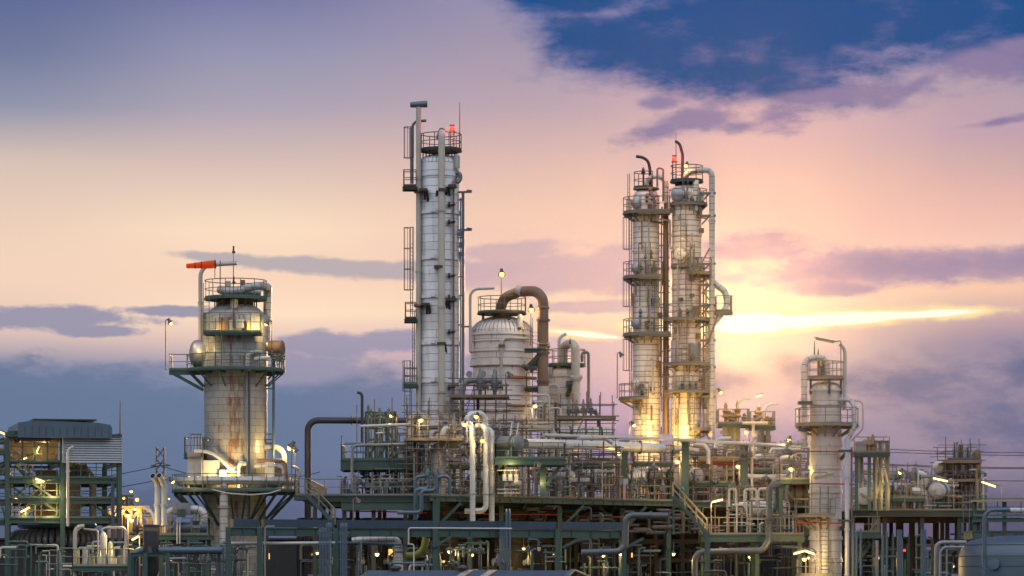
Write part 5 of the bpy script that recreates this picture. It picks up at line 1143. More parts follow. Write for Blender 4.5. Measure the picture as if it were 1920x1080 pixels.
# foreground pipe rack: blue cable trough over a green girder
FR=empty('pipe_rack',(X(900,90),90,0),'long foreground rack with a blue grey trough on a green girder','pipe rack')
def fr(px): return 84+(px-430)*20/1050.
zt=Z(980,84)
segs=[428,487,629,816,1046,1170,1326,1480]
for a,b in zip(segs,segs[1:]):
    if a>=1170: continue
    A=V((X(a,fr(a))+.2,fr(a),0)); B=V((X(b,fr(b))-.2,fr(b),0))
    eb=MB().ibeam(A+V((0,0,zt-.62)),B+V((0,0,zt-.62)),.24,.56,.035)
    for i in range(int((B-A).length/1.6)): eb.cbox(A+(B-A).normalized()*(i+.6)*1.6+V((0,-.06,zt-.62)),.035,.11,.48)
    eb.build('girder','green_steel',FR)
    MB().beam(A+V((0,.35,zt-.02)),B+V((0,.35,zt-.02)),.5,.56).build('cable_trough','blue_steel',FR)
    for i in range(5): q=A+(B-A)*((i+.5)/5); MB().beam(q+V((0,.08,zt-.3)),q+V((0,.08,zt+.27)),.05,.04).build('trough_rib','blue_steel',FR)
for a in segs:
    D=fr(a); 
    if a<=1326: MB().ibeam((X(a,D),D,0),(X(a,D),D,(zt-.3 if a not in (487,) else zt-.35)),.36,.36,.05,up=(0,1,0)).build('column','green_steel',FR)
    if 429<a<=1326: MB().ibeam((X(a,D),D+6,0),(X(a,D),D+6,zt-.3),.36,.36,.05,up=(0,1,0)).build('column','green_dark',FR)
MB().ibeam((X(818,97),96.8,0),(X(818,97),96.8,ZD-.45),.5,.5,.05,up=(0,1,0)).build('column','green_steel',FR)
for px in (806,1050,1168): 
    D=fr(px)-.1; MB().beam((X(px,D)+.2,D,zt-1.6),(X(px,D)+1.5,D,zt-.9),.16,.2).build('knee_brace','green_steel',FR)
# conduit banks: one thing each, every conduit a part
for px0,n,lab in ((600,9,'wide bank of blue grey vertical conduits left of the rack column'),(640,5,'narrow bank of blue grey vertical conduits right of the rack column'),(938,5,'bank of blue grey conduits under the main deck'),(950,2,'pair of fat blue grey conduits under the main deck')):
    D=86 if px0<700 else 94; t=empty('conduit_bank',(X(px0,D),D,0),lab,'conduits')
    for i in range(n):
        w=.08 if n>2 else .17; x=X(px0,D)+i*w*1.28; y0=Z(985 if px0<700 else (992 if n>2 else 960),D)-(.35 if (px0==600 and i<5) else 0)
        MB().tube([(x,D-.9,0),(x,D-.9,y0),(x,D-.4,y0+.15)],w*.5,8,bend=.15).build('conduit','blue_pipe',t)
    for y in (1000,1050): MB().box((X(px0,D)-.12,D-.86,Z(y,D)),(X(px0,D)+n*.08*1.28+.1,D-.8,Z(y,D)+.06)).build('clamp','brown_pipe',t)
# blue roofed shed at the bottom
D=60
T=empty('shed',(X(900,D),D,0),'low shed at the bottom edge with a dark blue corrugated roof and round vents','shed')
x0,x1=X(668,D),X(1062,D); ze=Z(1084,D); zr_=Z(1070,D)
MB().box((x0+.4,D+.3,0),(x1+.5,D+9.5,ze-.05)).build('wall','blue_steel',T)
m=MB(); n=150
for i in range(n):
    a=x0+(x1-x0)*i/n; b=x0+(x1-x0)*(i+1)/n; q=(a+b)/2; n0=len(m.v)
    m.v+=[V((a,D,ze)),V((q,D,ze+.045)),V((b,D,ze)),V((a+.5,D+5,zr_)),V((q+.5,D+5,zr_+.045)),V((b+.5,D+5,zr_))]
    m.face([n0,n0+1,n0+4,n0+3]); m.face([n0+1,n0+2,n0+5,n0+4])
rf=m.build('roof','roof_blue',T,10)
for a,b in ((860,880),(905,925)): MB().beam((X(a,D),D+.0,ze+.06),(X(b,D),D+4.8,zr_+.06),.5,.02).build('skylight','grey_pipe',rf)
MB().beam((x1,D-.05,ze+.1),(x1+.5,D+5,zr_+.06),.3,.1).beam((x1+.5,D+5,zr_+.06),(x1+1.6,D+9.8,ze+.1),.3,.1).build('barge_board','blue_pipe',T)
for px in (737,866):
    v=empty('roof_ventilator',(X(px,D),D+4.4,zr_-.05),['left dark mushroom ventilator on the blue shed roof','right dark mushroom ventilator on the blue shed roof'][px>800],'ventilator')
    MB().lathe((X(px,D),D+4.4,zr_-.05),[(.26,-.1),(.26,.12),(.36,.14),(.38,.24),(.3,.36),(.02,.4)],18).build('cowl','dark_steel',v)
# storage tank at the right corner
D=78
T=empty('storage_tank',(X(1905,D),D,0),'rust stained dome roofed blue grey tank at the lower right corner','tank')
MB().lathe((X(1905,D),D,0),[(L(107,D),0),(L(107,D),Z(1046,D)),(L(106,D),Z(1040,D)),(L(103,D),Z(1030,D)),(L(97,D),Z(1021,D)),(L(86,D),Z(1014,D)),(L(60,D),Z(1008,D)),(L(30,D),Z(1005,D)),(.02,Z(1004,D))],64).build('shell','tank_paint',T,50)
ts=T
for r_,y in ((107,1062),(106.4,1043),(98,1022)): MB().ring((X(1905,D),D,Z(y,D)),L(r_,D),.025,64,5).build('weld_seam','dark_steel',ts)
for px,y in ((1850,1050),(1882,1036)): MB().lathe((X(px,D),D-L(95,D),Z(y+8,D)),[(.02,-.2),(.3,-.2),(.3,0),(.38,0),(.38,.1),(.02,.12)],16,axis=(-.3,-1,.1)).build('manway','blue_pipe',ts)
TF=empty('tank_platform',(X(1900,D),D+2,Z(990,D)),'green railed platform above the dome roofed tank at the right edge','platform')
rect_platform(TF,X(1822,D+5),X(1990,D+5),D+4,D+9,Z(995,D+4),'','green_steel','rail_green',beam=.5)
MB().ibeam((X(1822,D+4),D+3.9,Z(975,D+4)),(X(1990,D+4),D+3.9,Z(975,D+4)),.2,.3).build('beam','green_steel',TF)
k=MB(); add_rail(k,[(X(1826,D+4),D+4,Z(968,D+4)),(X(1990,D+4),D+4,Z(968,D+4))],1.2,1.6); k.build('railing','rail_green',TF)
MB().box((X(1822,D+4),D+3.6,Z(938,D+4)),(X(1990,D+4),D+4.4,Z(941,D+4))).build('cable_tray','yellow_paint',TF)
for px in (1828,1884,1935): MB().ibeam((X(px,D+4),D+4.2,0),(X(px,D+4),D+4.2,Z(940,D+4)),.26,.26,.03,up=(0,1,0)).build('column','green_steel',TF)
ladder(TF,(X(1812,D+4),D+4,Z(1010,D+4)),Z(950,D+4),(0,-1),False,'rail_green')
for x in range(1860,1960,22): MB().tube([(X(x,D),D,Z(1008,D)),(X(x,D),D,Z(996,D))],.12,8).build('nozzle','dark_steel',TF)
pipe([(X(1842,74),73,0),(X(1842,74),73,Z(957,74)),(X(1890,74),73,Z(956,74))],L(4.2,74),'blue_pipe','blue grey gooseneck pipe standing in front of the dome roofed tank',bend=.6,n=16)
pipe([(X(1880,90),88,Z(958,90)),(X(1990,90),88,Z(958,90))],L(5,90),'white_pipe','white banded pipe running off the right edge above the tank',n=14,flanges=[(P(1895,958,90)-V((0,2,0)),(1,0,0)),(P(1912,958,90)-V((0,2,0)),(1,0,0))])
# blue square posts right of the column
for px,lab in ((1687,'left one of the two plain blue square posts under the rear deck'),(1732,'right one of the two plain blue square posts under the rear deck')):
    D=96; o=MB().box((X(px-4.5,D),D,0),(X(px+4.5,D),D+.36,Z(993,D))).build('square_post','blue_pipe'); tag(o,lab,'post')
for i,px in enumerate((1600,1606,1614,1655,1663)): pipe([(X(px,100),100,0),(X(px,100),100,Z(985+(i*13)%20,100))],L(2.2,100),'blue_pipe','blue grey vertical pipe in the cluster between the right column and the square posts',group='blue grey risers right of the column',n=8)
for i,dy in enumerate((0,9)):
    pipe([(X(1755+i*7,98),98-i*.3,0),(X(1755+i*7,98),98-i*.3,Z(1017+dy,98)),(X(1812,98),98-i*.3,Z(1017+dy,98))],L(4 if i==0 else 2.4,98),'grey_pipe',['fat grey pipe bending right under the rear deck','thinner grey pipe nested inside the fat bend under the rear deck'][i],bend=.5,n=12)
# ---------------------------------------------------------------- equipment on the decks
def onz(px): return ZD
D=103; x=X(822,D)
T=empty('upright_vessel',(x,D,ZD),'plain pale upright vessel behind the railing under the scaffold','vessel')
MB().lathe((x,D,0),[(L(14,D),ZD),(L(14.5,D),Z(850,D)),(L(13,D),Z(838,D)),(L(8,D),Z(833,D)),(.02,Z(831,D))],28).build('shell','cream_pipe',T)
pipe([(x,D,Z(836,D)),(x+.4,D-.2,Z(832,D)),(x+1.6,D-.3,Z(833,D))],.28,'cream_pipe',root=T,bend=.3)
MB().lathe((x+L(19,D),D-.8,Z(853,D)),dished(L(7,D),.6),16,axis=(.6,-.6,-.3)).build('manway','cream_pipe',T)
D=104; x=X(757,D)
T=empty('filter_vessel',(x,D,ZD),'grey banded filter vessel with a boxed top left of the upright vessel','vessel')
MB().lathe((x,D,0),[(L(6,D),ZD),(L(6,D),Z(882,D)),(L(11,D),Z(878,D)),(L(11,D),Z(847,D)),(L(5,D),Z(843,D)),(.02,Z(842,D))],24).build('shell','clad_grey',T); MB().box((x-.35,D-.3,Z(843,D)),(x+.35,D+.3,Z(828,D))).build('head_box','grey_pipe',T)
for y in (850,862,874): MB().ring((x,D,Z(y,D)),L(11,D),.06,20,6).build('band','grey_pipe',T)
# green frame tower
D=106
FT=frame('slender green frame tower crowded with posts left of the tallest column',[X(686,D),X(703,D),X(724,D),X(742,D)],[D,D+3],ZD,[Z(868,D),Z(835,D),Z(800,D),Z(774,D)],w=.16,bw=.14,brace=[(X(686,D),X(703,D),D,Z(835,D),Z(868,D)),(X(703,D),X(724,D),D,Z(868,D),Z(836,D)),(X(724,D),X(742,D),D,Z(800,D),Z(776,D)),(X(703,D),X(724,D),D,Z(800,D),Z(776,D)),(X(742,D),X(724,D),D,Z(835,D),Z(802,D)),(X(686,D),X(703,D),D,Z(868,D),Z(836,D)),(X(703,D),X(724,D),D,Z(835,D),Z(802,D)),(X(724,D),X(742,D),D,Z(868,D),Z(836,D)),(X(686,D),X(703,D),D,Z(800,D),Z(776,D))])
rect_platform(FT,X(642,D),X(782,D),D-2.5,D+3,Z(868,D)+.15,'fl','green_steel','rail_green',1.15,beam=.7)
MB().beam((X(672,D),D-2.3,Z(880,D)),(X(700,D),D-1,Z(905,D)),.22).build('knee_brace','green_steel',FT); MB().beam((X(738,D),D-2.3,Z(880,D)),(X(716,D),D-1,Z(905,D)),.22).build('knee_brace','green_steel',FT)
for i,px in enumerate((691,697,708,713,718,730,736)): MB().tube([(X(px,D),D-.4-(i%2)*.5,Z(868,D)),(X(px,D),D-.4-(i%2)*.5,Z(760+(i*7)%15,D))],.045 if i%3 else .08,8).lathe((X(px,D),D-.4-(i%2)*.5,Z(768+(i*7)%15,D)),[(.06,-.3),(.13,-.15),(.06,0),(.13,.15),(.04,.3)],8).build('riser','rail_green',FT)
pipe([(X(664,D),D-3,Z(922,D)),(X(664,D),D-3,Z(838,D)),(X(765,D),D-3,Z(836,D))],L(3,D),'grey_pipe','grey pipe climbing and turning right across the slender frame platform',bend=.4,flanges=[(P(695,837,D)-V((0,3,0)),(1,0,0))])
pipe([(X(680,D),D-3.4,Z(803,D)),(X(775,D),D-3.4,Z(799,D))],L(2.6,D),'white_pipe','white level pipe catching yellow light across the slender frame',n=10)
for i,(px,y) in enumerate(((683,798),(672,762),(705,752),(738,750),(774,738))): antenna(px,868,y,D-1.5-i*.3,'bare scaffold upright standing at the slender green frame',.05,0,name='scaffold_upright') if False else tag(MB().tube([(X(px,D),D-2-i*.4,Z(868,D)),(X(px,D),D-2-i*.4,Z(y,D))],.04,6).build('scaffold_upright','scaffold_steel'),'bare scaffold upright standing at the slender green frame','pole','scaffold uprights at the slender frame')
# scaffolds
SC=[(X(762,101),X(862,101),101,103.5,ZD,Z(765,101),6,7,'tall rusty scaffold wrapped round the foot of the tallest column',[Z(826,101)],11),
 (X(848,112),X(950,112),112,115,Z(830,112),Z(712,112),6,5,'dark scaffold platform before the domed vessel with silver relief valves',[Z(745,112)],12),
 (X(1050,116),X(1150,116),116,119,Z(870,116),Z(752,116),5,5,'scaffold with four relief valves beside the small vessel',[Z(786,116)],13),
 (X(1085,108),X(1158,108),109,111,ZD,Z(842,108),4,4,'scaffold round the banded drums left of the green post',[Z(868,108)],14),
 (X(1196,119),X(1262,119),119,121,ZD,Z(838,119),4,4,'scaffold before the round drum covers at the twin columns',[],15),
 (X(1296,122),X(1384,122),122,124,ZD,Z(836,122),5,4,'low scaffold crowded with thin rails right of the middle green post',[Z(890,122)],16),
 (X(1405,121),X(1462,121),121,123,ZD,Z(845,121),4,3,'scaffold under the white elbow pipes near the right column',[],17),
 (X(944,106),X(1030,106),108,110,Z(862,106),Z(778,106),5,4,'scaffold with a leaning ladder under the domed vessel',[Z(800,106)],18),
 (X(870,104),X(930,104),104,106,ZD,Z(805,104),4,4,'scaffold tangled around the three tall white pipes',[Z(832,104)],19)]
for a in SC: scaffold(*a[:8],a[8],boards=a[9],seed=a[10])
for px,y0,y1,D,lab in ((962,855,792,105.5,'aluminium ladder leaning on the scaffold under the domed vessel'),(1187,935,880,117,'aluminium ladder leaning against the round drum cover')):
    t=empty('ladder',(X(px,D),D,Z(y0,D)),lab,'ladder'); a=V((X(px-4,D),D-.8,Z(y0,D))); b=V((X(px+4,D),D,Z(y1,D)))
    for q in (-.24,.24): MB().beam(a+V((q,0,0)),b+V((q,0,0)),.08,.06).build('stile','white_pipe',t)
    for i in range(10): q=a+(b-a)*((i+.5)/10); MB().tube([q+V((-.24,0,0)),q+V((.24,0,0))],.025,5).build('rung','white_pipe',t)
# three tall white pipes and the arches behind them
D=100
for i,(px,x0,y,yt) in enumerate(((886,868,795,930),(911,893,799,925),(922,905,805,925))):
    dd=D+(0,1,1.8)[i]; pipe([(X(x0,dd),dd+.6,Z(y-1,dd)),(X(px,dd),dd,Z(y,dd)),(X(px,dd),dd,Z(927,dd)),(X(px,dd),dd,Z(990 if i!=1 else 958,dd))]+([(X(px-40,dd),dd,Z(958,dd))] if i==1 else []),L(5.2,dd),'clad_white',['leftmost of the three tall white pipes bending down to the deck','middle one of the three tall white pipes bending down to the deck','rightmost of the three tall white pipes bending down to the deck'][i],bend=L(12,dd),n=16,flanges=[(V((X(px,dd),dd,Z(925,dd))),(0,0,1))])
pipe([(X(876,105),105,Z(800,105)),(X(876,105),105,Z(776,105)),(X(908,105),105.5,Z(775,105)),(X(910,105),105.5,Z(800,105))],L(6,105),'clad_white','fat white arch above the three tall white pipes',bend=.5,n=16)
pipe([(X(771,104),104,Z(820,104)),(X(771,104),104,Z(777,104)),(X(796,104),104,Z(776,104)),(X(797,104),104,Z(815,104))],L(5.5,104),'cream_pipe','cream U shaped arch at the foot of the tallest column',bend=L(11,104),n=16,flanges=[(V((X(784,104),104,Z(776,104))),(1,0,0))])
pipe([(X(830,103),103,Z(845,103)),(X(830,103),103,Z(804,103)),(X(852,103),103.2,Z(800,103))],L(6,103),'white_pipe','fat white elbow behind the lit relief valve',bend=.55,n=16)
pipe([(X(778,102),102.5,Z(880,102)),(X(778,102),102.5,Z(803,102)),(X(822,102),102.5,Z(802,102))],L(3,102),'dark_pipe','black bent pipe before the foot of the tallest column',bend=.35)
relief_valve((X(851,102),102,Z(822,102)),L(48,102),'lit relief valve glowing orange on the scaffold by the tallest column',group=None,s=1.3)
for i,px in enumerate((900,927)): relief_valve((X(px,113),113.4,Z(742,113)),L(52,113),['left one of the two big relief valves before the domed vessel','right one of the two big relief valves before the domed vessel'][i],group=None,s=1.5)
pipe([(X(866,113),113.6,Z(745,113)),(X(868,113),113.6,Z(714,113)),(X(893,113),113.6,Z(711,113)),(X(940,113),113.8,Z(713,113))],L(6.5,113),'grey_pipe','fat grey header pipe bending down left of the two big relief valves',bend=.7,n=16)
for i,px in enumerate((880,906)): tag(MB().lathe((X(px,113),112.6,Z(702,113)),[(.02,-.03),(L(6,113),-.03),(L(6,113),.03),(.02,.03)],24,axis=(.3,-1,0)).build('spectacle_blind','grey_pipe'),['left round blanking disc in front of the domed vessel','right round blanking disc in front of the domed vessel'][i],'disc')
for i,px in enumerate((1067,1081,1094,1108)): relief_valve((X(px,117),117.2,Z(783,117)),L(37-abs(i-3)*1.5,117),['first','second','third','fourth'][i]+' from the left in the row of four relief valves by the small vessel',group=None,s=1.0)
pipe([(X(1108,117),117.6,Z(772,117)),(X(1121,117),117.6,Z(768,117)),(X(1124,117),117.6,Z(800,117))],L(4,117),'grey_pipe','grey elbow right of the row of four relief valves',bend=.5)
# platform on posts
D=101
T=empty('raised_platform',(X(990,D),D+1,ZD),'raised green platform with knee braces before the domed vessel','platform')
rect_platform(T,X(928,D),X(1060,D),D-.5,D+4,Z(860,D),'flr','green_steel','rail_green',1.15,beam=.42)
for px in (940,1018): MB().ibeam((X(px,D),D+.5,ZD),(X(px,D),D+.5,Z(868,D)),.42,.42,.05,up=(0,1,0)).build('column','green_steel',T)
for a,b in (((1026,908),(1054,868)),((934,890),(950,868))): MB().beam((X(a[0],D),D+.4,Z(a[1],D)),(X(b[0],D),D+.4,Z(b[1],D)),.22,.24).build('knee_brace','green_steel',T)
hdrum((X(930,D),D+2.2,Z(829,D)),(X(972,D),D+.6,Z(829,D)),L(13,D),'grey_pipe','grey drum with a flat round cover on the raised green platform',saddle=Z(859,D),flat=True)
t=empty('control_panel',(X(957,D),D-.6,ZD),'rack of three white boxes lit warm under the raised platform','control panel')
for px in (946,957,968): MB().box((X(px-3.6,D),D-.6,Z(902,D)),(X(px+3.6,D),D-.3,Z(890,D))).build('panel_box','white_box',t); MB().beam((X(px,D),D-.2,ZD),(X(px,D),D-.2,Z(882,D)),.08).build('post','yellow_paint',t)
for y in (918,925,882): MB().tube([(X(932,D),D-.25,Z(y,D)),(X(975,D),D-.25,Z(y,D))],.05,6).build('rail','cream_pipe',t)
MB().lathe((X(973,D),D-.5,Z(906,D)),dished(L(5,D),.5),16,axis=(-.4,-1,0)).build('motor','cream_pipe',t)
point(t,(X(957,D),D-1.0,Z(876,D)),110,(1,.68,.25)); point(t,(X(1015,D),D-.2,Z(905,D)),40,(1,.7,.25))
# drums on the deck
hdrum((X(1032,109),110,Z(893,109)),(X(1075,109),109,Z(893,109)),L(8,109),'clad_pipe','small domed white drum with a warm lit end on the deck',saddle=ZD+.02)
MB_=MB().box((X(1068,108),107.6,Z(903,108)),(X(1105,108),108.2,Z(896,108))).build('cable_box','cream_pipe'); tag(MB_,'cream ribbed box catching lamp light beside the small domed drum','box')
hdrum((X(1085,114),115,Z(896,114)),(X(1202,116),117,Z(893,116)),L(17,114),'clad_pipe','long pale drum behind the left green post with a round flat cover',saddle=ZD+.02,flat=True,bands=4,lid='white_pipe')
hdrum((X(1216,120),122,Z(893,120)),(X(1272,120),120,Z(894,120)),L(16,120),'cream_pipe','pale drum with a round flat cover beside the middle green post',saddle=ZD+.02,flat=True,lid='cream_pipe')
hdrum((X(1276,121),123,Z(892,121)),(X(1306,121),121,Z(893,121)),L(15,121),'white_pipe','short white drum half hidden by the middle green post',saddle=ZD+.02,flat=True)
hdrum((X(1048,121),122,Z(811,121)),(X(1146,121),123,Z(812,121)),L(13,121),'clad_pipe','ribbed silver drum lying above the big white pipe',saddle=Z(828,121),ribs=True,bands=9)
hdrum((X(1388,113),113.6,Z(955,113)),(X(1470,113),113,Z(953,113)),L(14,113),'white_pipe','glossy white drum on the lower deck behind the gooseneck pipe',saddle=zb,bands=1)
pipe([(X(1371,112),112.4,Z(950,112)),(X(1392,112),112.4,Z(951,112))],L(6,112),'white_pipe','short white neck at the left end of the glossy drum',n=16,flanges=[(V((X(1382,112),112.4,Z(950.5,112))),(1,0,0))])
# long white pipes over the deck on green posts
pipe([(X(985,106),106,Z(832,106)),(X(1130,112),112,Z(835,112)),(X(1242,117),117,Z(841,117))],L(9.2,108),'clad_white','big white pipe running level above the deck on green posts',n=20,flanges=[(V((X(1200,115.2),115.2,Z(838.8,115.2))),(1,.25,0))],fm='rust_pipe')
pipe([(X(1020,104),104,Z(816,104)),(X(1240,113),113,Z(823,113)),(X(1480,121),121,Z(836,121)),(X(1530,122),122,Z(840,122))],L(3.4,108),'white_pipe','long thin white pipe sloping right above the big white pipe',bend=2,n=12,flanges=[(V((X(1302,115.1),115.1,Z(826.3,115.1))),(1,.25,0))],fm='dark_steel')
pipe([(X(1085,105),106,Z(820,105)),(X(1135,107),108,Z(820,107)),(X(1150,107),108,Z(830,107))],L(4.4,105),'cream_pipe','short cream pipe between the long thin and big white pipes',bend=.5)
for px,yt,D,lab in ((1170,818,115.6,'left one of the three tall green posts carrying the white pipes'),(1285,826,116.5,'middle one of the three tall green posts carrying the white pipes'),(1395,833,119.6,'right one of the three tall green posts carrying the white pipes')):
    t=empty('pipe_support',(X(px,D),D,ZD),lab,'post'); MB().ibeam((X(px,D),D,ZD),(X(px,D),D,Z(yt+(10 if px==1170 else 4),D)),.55,.55,.06,up=(0,1,0)).build('post','green_steel',t); MB().box((X(px-9,D),D-.4,Z(yt+(10 if px==1170 else 4),D)),(X(px+9,D),D+.4,Z(yt+(8 if px==1170 else 2),D))).build('cap_plate','green_steel',t)
t=empty('extinguisher_cabinet',(X(1171,113),112.6,ZD),'white box over red extinguishers at the left tall green post','cabinet'); MB().box((X(1164,113),112.4,Z(908,113)),(X(1177,113),112.8,Z(898,113))).build('box','white_box',t)
for px in (1166,1174): MB().lathe((X(px,113),112.6,ZD),[(.14,0),(.14,.85),(.05,1.0)],12).build('extinguisher','red_paint',t)
MB().beam((X(1170,113),112.2,ZD),(X(1170,113),112.2,Z(898,113)),.2).build('post','white_box',t)
t=MB().box((X(1275,103),101.9,Z(921,103)),(X(1283,103),101.95,Z(910,103))).build('safety_sign','sign_green'); tag(t,'small green square sign with a white arrow at the stair head','sign')
MB().beam((X(1276.5,103),101.88,Z(912.5,103)),(X(1281.5,103),101.88,Z(918.5,103)),.02,.05).build('arrow','white_box',t)
# mini unit at the rear right
D=124
T=empty('reflux_unit',(X(1400,D),D,ZD),'pair of railed platforms with valves and goosenecks behind the deck','plant structure')
rect_platform(T,X(1345,D),X(1404,D),D-1,D+1.5,Z(795,D),'flr','green_steel','rail_warm',1.15,beam=.22); rect_platform(T,X(1404,D)+.1,X(1453,D),D-.5,D+2,Z(799,D),'flr','green_steel','rail_warm',1.15,beam=.22)
for i,px in enumerate((1359,1366,1371,1378,1384,1412,1424,1431,1440)): MB().beam((X(px,D),D+.2,ZD),(X(px,D),D+.2,Z(799,D)),.2 if i%2 else .34).build('post','rail_warm' if i%3 else 'grey_pipe',T)
pipe([(X(1381,D),D-.6,Z(795,D)),(X(1383,D),D-.6,Z(758,D)),(X(1391,D),D-.6,Z(749,D)),(X(1407,D),D-.6,Z(748,D))],L(1.9,D),'cream_pipe',root=T,name='vent_pipe',bend=.5)
pipe([(X(1431,D),D-.2,Z(795,D)),(X(1431,D),D-.2,Z(770,D)),(X(1438,D),D-.2,Z(759,D)),(X(1459,D),D-.2,Z(757,D))],L(2,D),'cream_pipe',root=T,name='vent_pipe',bend=.5,mouth=True)
for px,yb,yt in ((1360,795,755),(1368,795,770),(1374,795,773),(1382,795,752),(1395,795,775),(1417,797,768),(1422,797,758),(1438,797,780),(1445,797,782)): MB().lathe((X(px,D),D-.5,Z(yb,D)),[(.12,0),(.14,L(yb-yt,D)*.25),(.34,L(yb-yt,D)*.32),(.2,L(yb-yt,D)*.45),(.3,L(yb-yt,D)*.6),(.12,L(yb-yt,D)*.68),(.16,L(yb-yt,D)*.85),(.04,L(yb-yt,D))],10).build('valve','valve_grey' if px%2 else 'brown_pipe',T)
pipe([(X(1390,D),D-1.4,Z(795,D)),(X(1437,D),D-1.4,Z(795,D))],L(3,D),'cream_pipe',root=T,n=12); pipe([(X(1410,D),D-1.5,Z(797,D)),(X(1410,D),D-1.5,Z(870,D))],L(2.8,D),'cream_pipe',root=T)
MB().lathe((X(1380,D),D+1,Z(830,D)),dished(L(8,D),L(28,D),.2),16).build('drum','brown_pipe',T); MB().lathe((X(1438,D),D+1,Z(840,D)),dished(L(9,D),L(24,D),.2),16).build('drum','dark_steel',T)
for px in (1351,1417): MB().lathe((X(px,D),D-1.5,Z(812,D)),[(.02,0),(L(3.6,D),0),(L(3.6,D),.06),(.02,.06)],20,axis=(0,-1,0)).build('blanking_disc','grey_pipe',T)
tube_lamp(P(1416,744,D)+V((0,-.7,0)),P(1427,741,D)+V((0,-.7,0)),Z(795,D),'lit fluorescent lamp on the gooseneck above the rear twin platforms',130,pole=False); 
flood_lamp(P(1350,738,D)+V((0,-1,0)),Z(795,D),'yellow lamp on a tall post at the left of the rear twin platforms',(.8,-.5),60)
# right hand pipes
for i,(p0,lab,r,mt) in enumerate(([[(1412,880),(1412,858),(1452,857)],'fat white elbow lying right of the right tall green post',7,'white_pipe'],[[(1461,890),(1461,860),(1490,858)],'fat white elbow by the frame left of the right column',6.5,'white_pipe'],[[(1331,870),(1405,871),(1452,869)],'long red fire main running behind the right tall green post',2,'red_paint'],[[(1310,862),(1350,862),(1392,863)],'fat tan pipe behind the right tall green post',6,'brown_pipe'],[[(1398,893),(1440,894),(1485,893)],'white lagged pipe lying level on the rear deck',5,'white_pipe'],[[(1444,850),(1447,842),(1460,842),(1500,843)],'curled white pipe near the right column',3,'white_pipe'],[[(1342,840),(1345,823),(1370,822)],'white pipe bending over at the foot of the rear platforms',4,'white_pipe'],[[(1409,838),(1410,822),(1420,818)],'pale nozzle pipe under the rear platforms',4,'cream_pipe'],[[(1300,832),(1320,834),(1328,845),(1328,870)],'white pipe bending down right of the twin columns',4,'white_pipe'],[[(1265,842),(1290,842),(1310,846)],'fat pale pipe end at the foot of the twin columns',5,'cream_pipe'])):
    D=121-i*.35; pipe([P(a,b,D) for a,b in p0],L(r,D),mt,lab,bend=L(r*1.8,D),n=14)
for i,(a,b) in enumerate(((1367,1380),(1396,1418),(1422,1437))):
    D=108; pipe([P(a,950,D),P(a,916+i,D),P(b,916+i,D),P(b,950,D)] if i<2 else [P(a,950,D),P(a,917,D),P(b,916,D)],L(2.6,D),'cream_pipe',['left one of the three small cream U pipes above the glossy drum','middle one of the three small cream U pipes above the glossy drum','right one of the three small cream U pipes above the glossy drum'][i],bend=L(6,D))
for px in (1391,1398,1404): gate_valve((X((px-1391)*2.4+1372,108),108,Z(913,108)),'small upright valve on the cream U pipes','valves on the cream U pipes',.7)
D=103; pipe([P(1462,908,D),P(1442,909,D),P(1442,1012,D),P(1430,1032,D),P(1310,1035,D),P(1303,1050,D),(X(1303,D),D,0)],L(6.2,D),'dark_grey_pipe','big grey gooseneck pipe through the lower deck, left of the right column',bend=L(15,D),n=18,flanges=[(P(1442,973,D),(0,0,1)),(P(1442,978,D),(0,0,1))])
pipe([P(1252,967,94),P(1174,966,94),P(1172,1024,94),P(1160,1034,94),P(1090,1036,94)],L(6.2,94),'dark_grey_pipe','grey pipe stepping down beneath the main deck',bend=L(14,94),n=18)
frm=frame('green frame with an upper rail platform left of the right column',[X(1464,106),X(1520,106)],[106,109],zb,[Z(903,106)],w=.3,bw=.4); rect_platform(frm,X(1460,106),X(1522,106),105.5,109,Z(899,106),'fl','green_steel','rail_warm',1.2,beam=.3); MB().beam((X(1466,106),105.9,Z(908,106)),(X(1490,106),105.9,Z(938,106)),.2).build('knee_brace','green_steel',frm)
hdrum((X(1483,107),107,Z(925,107)),(X(1510,107),107,Z(925,107)),.8,'brown_pipe','rust brown drum in the frame left of the right column',saddle=Z(940,107))
# right rear: lattice tower, drums, fan housing, scaffold tower
D=116
T=frame('yellow lit lattice tower right of the right column',[X(1643,D),X(1653,D),X(1666,D)],[D,D+1.6],Z(957,D),[Z(852,D),Z(828,D)],w=.16,bw=.14,brace=[(X(1643,D),X(1653,D),D,Z(930,D),Z(895,D)),(X(1653,D),X(1643,D),D,Z(895,D),Z(860,D)),(X(1653,D),X(1666,D),D,Z(852,D),Z(880,D))],mat='rail_warm'); rect_platform(T,X(1600,D),X(1668,D),D-.3,D+2,Z(852,D)+.15,'f','green_steel','rail_warm',1.2,beam=.25)
for px in (1606,1630): MB().ibeam((X(px,D),D,Z(957,D)),(X(px,D),D,Z(853,D)),.26,.26,.03,up=(0,1,0)).build('column','green_steel',T)
MB().box((X(1604,D),D-.2,Z(850,D)),(X(1624,D),D+.6,Z(828,D))).build('cabinet','grey_pipe',T); MB().lathe((X(1616,D),D+.8,Z(905,D)),[(L(5,D),0),(L(5,D),Z(845,D)-Z(905,D)),(.02,Z(842,D)-Z(905,D))],16).build('side_column','grey_pipe',T)
for i,px in enumerate((1622,1630,1638)): MB().lathe((X(px,D),D+.6,Z(852,D)),[(.12,0),(.3,.3),(.2,.6),(.3,.8),(.06,1.2+.2*i)],10).build('valve','brown_pipe',T)
for px in (1655,1664): MB().beam((X(px,D),D-.3,Z(905,D)),(X(px-3 if px<1660 else px-6,D),D-.3,Z(878,D)),.14).build('brace','yellow_paint',T)
point(T,(X(1658,D),D-1.5,Z(925,D)),160,(1,.72,.2))
D=122
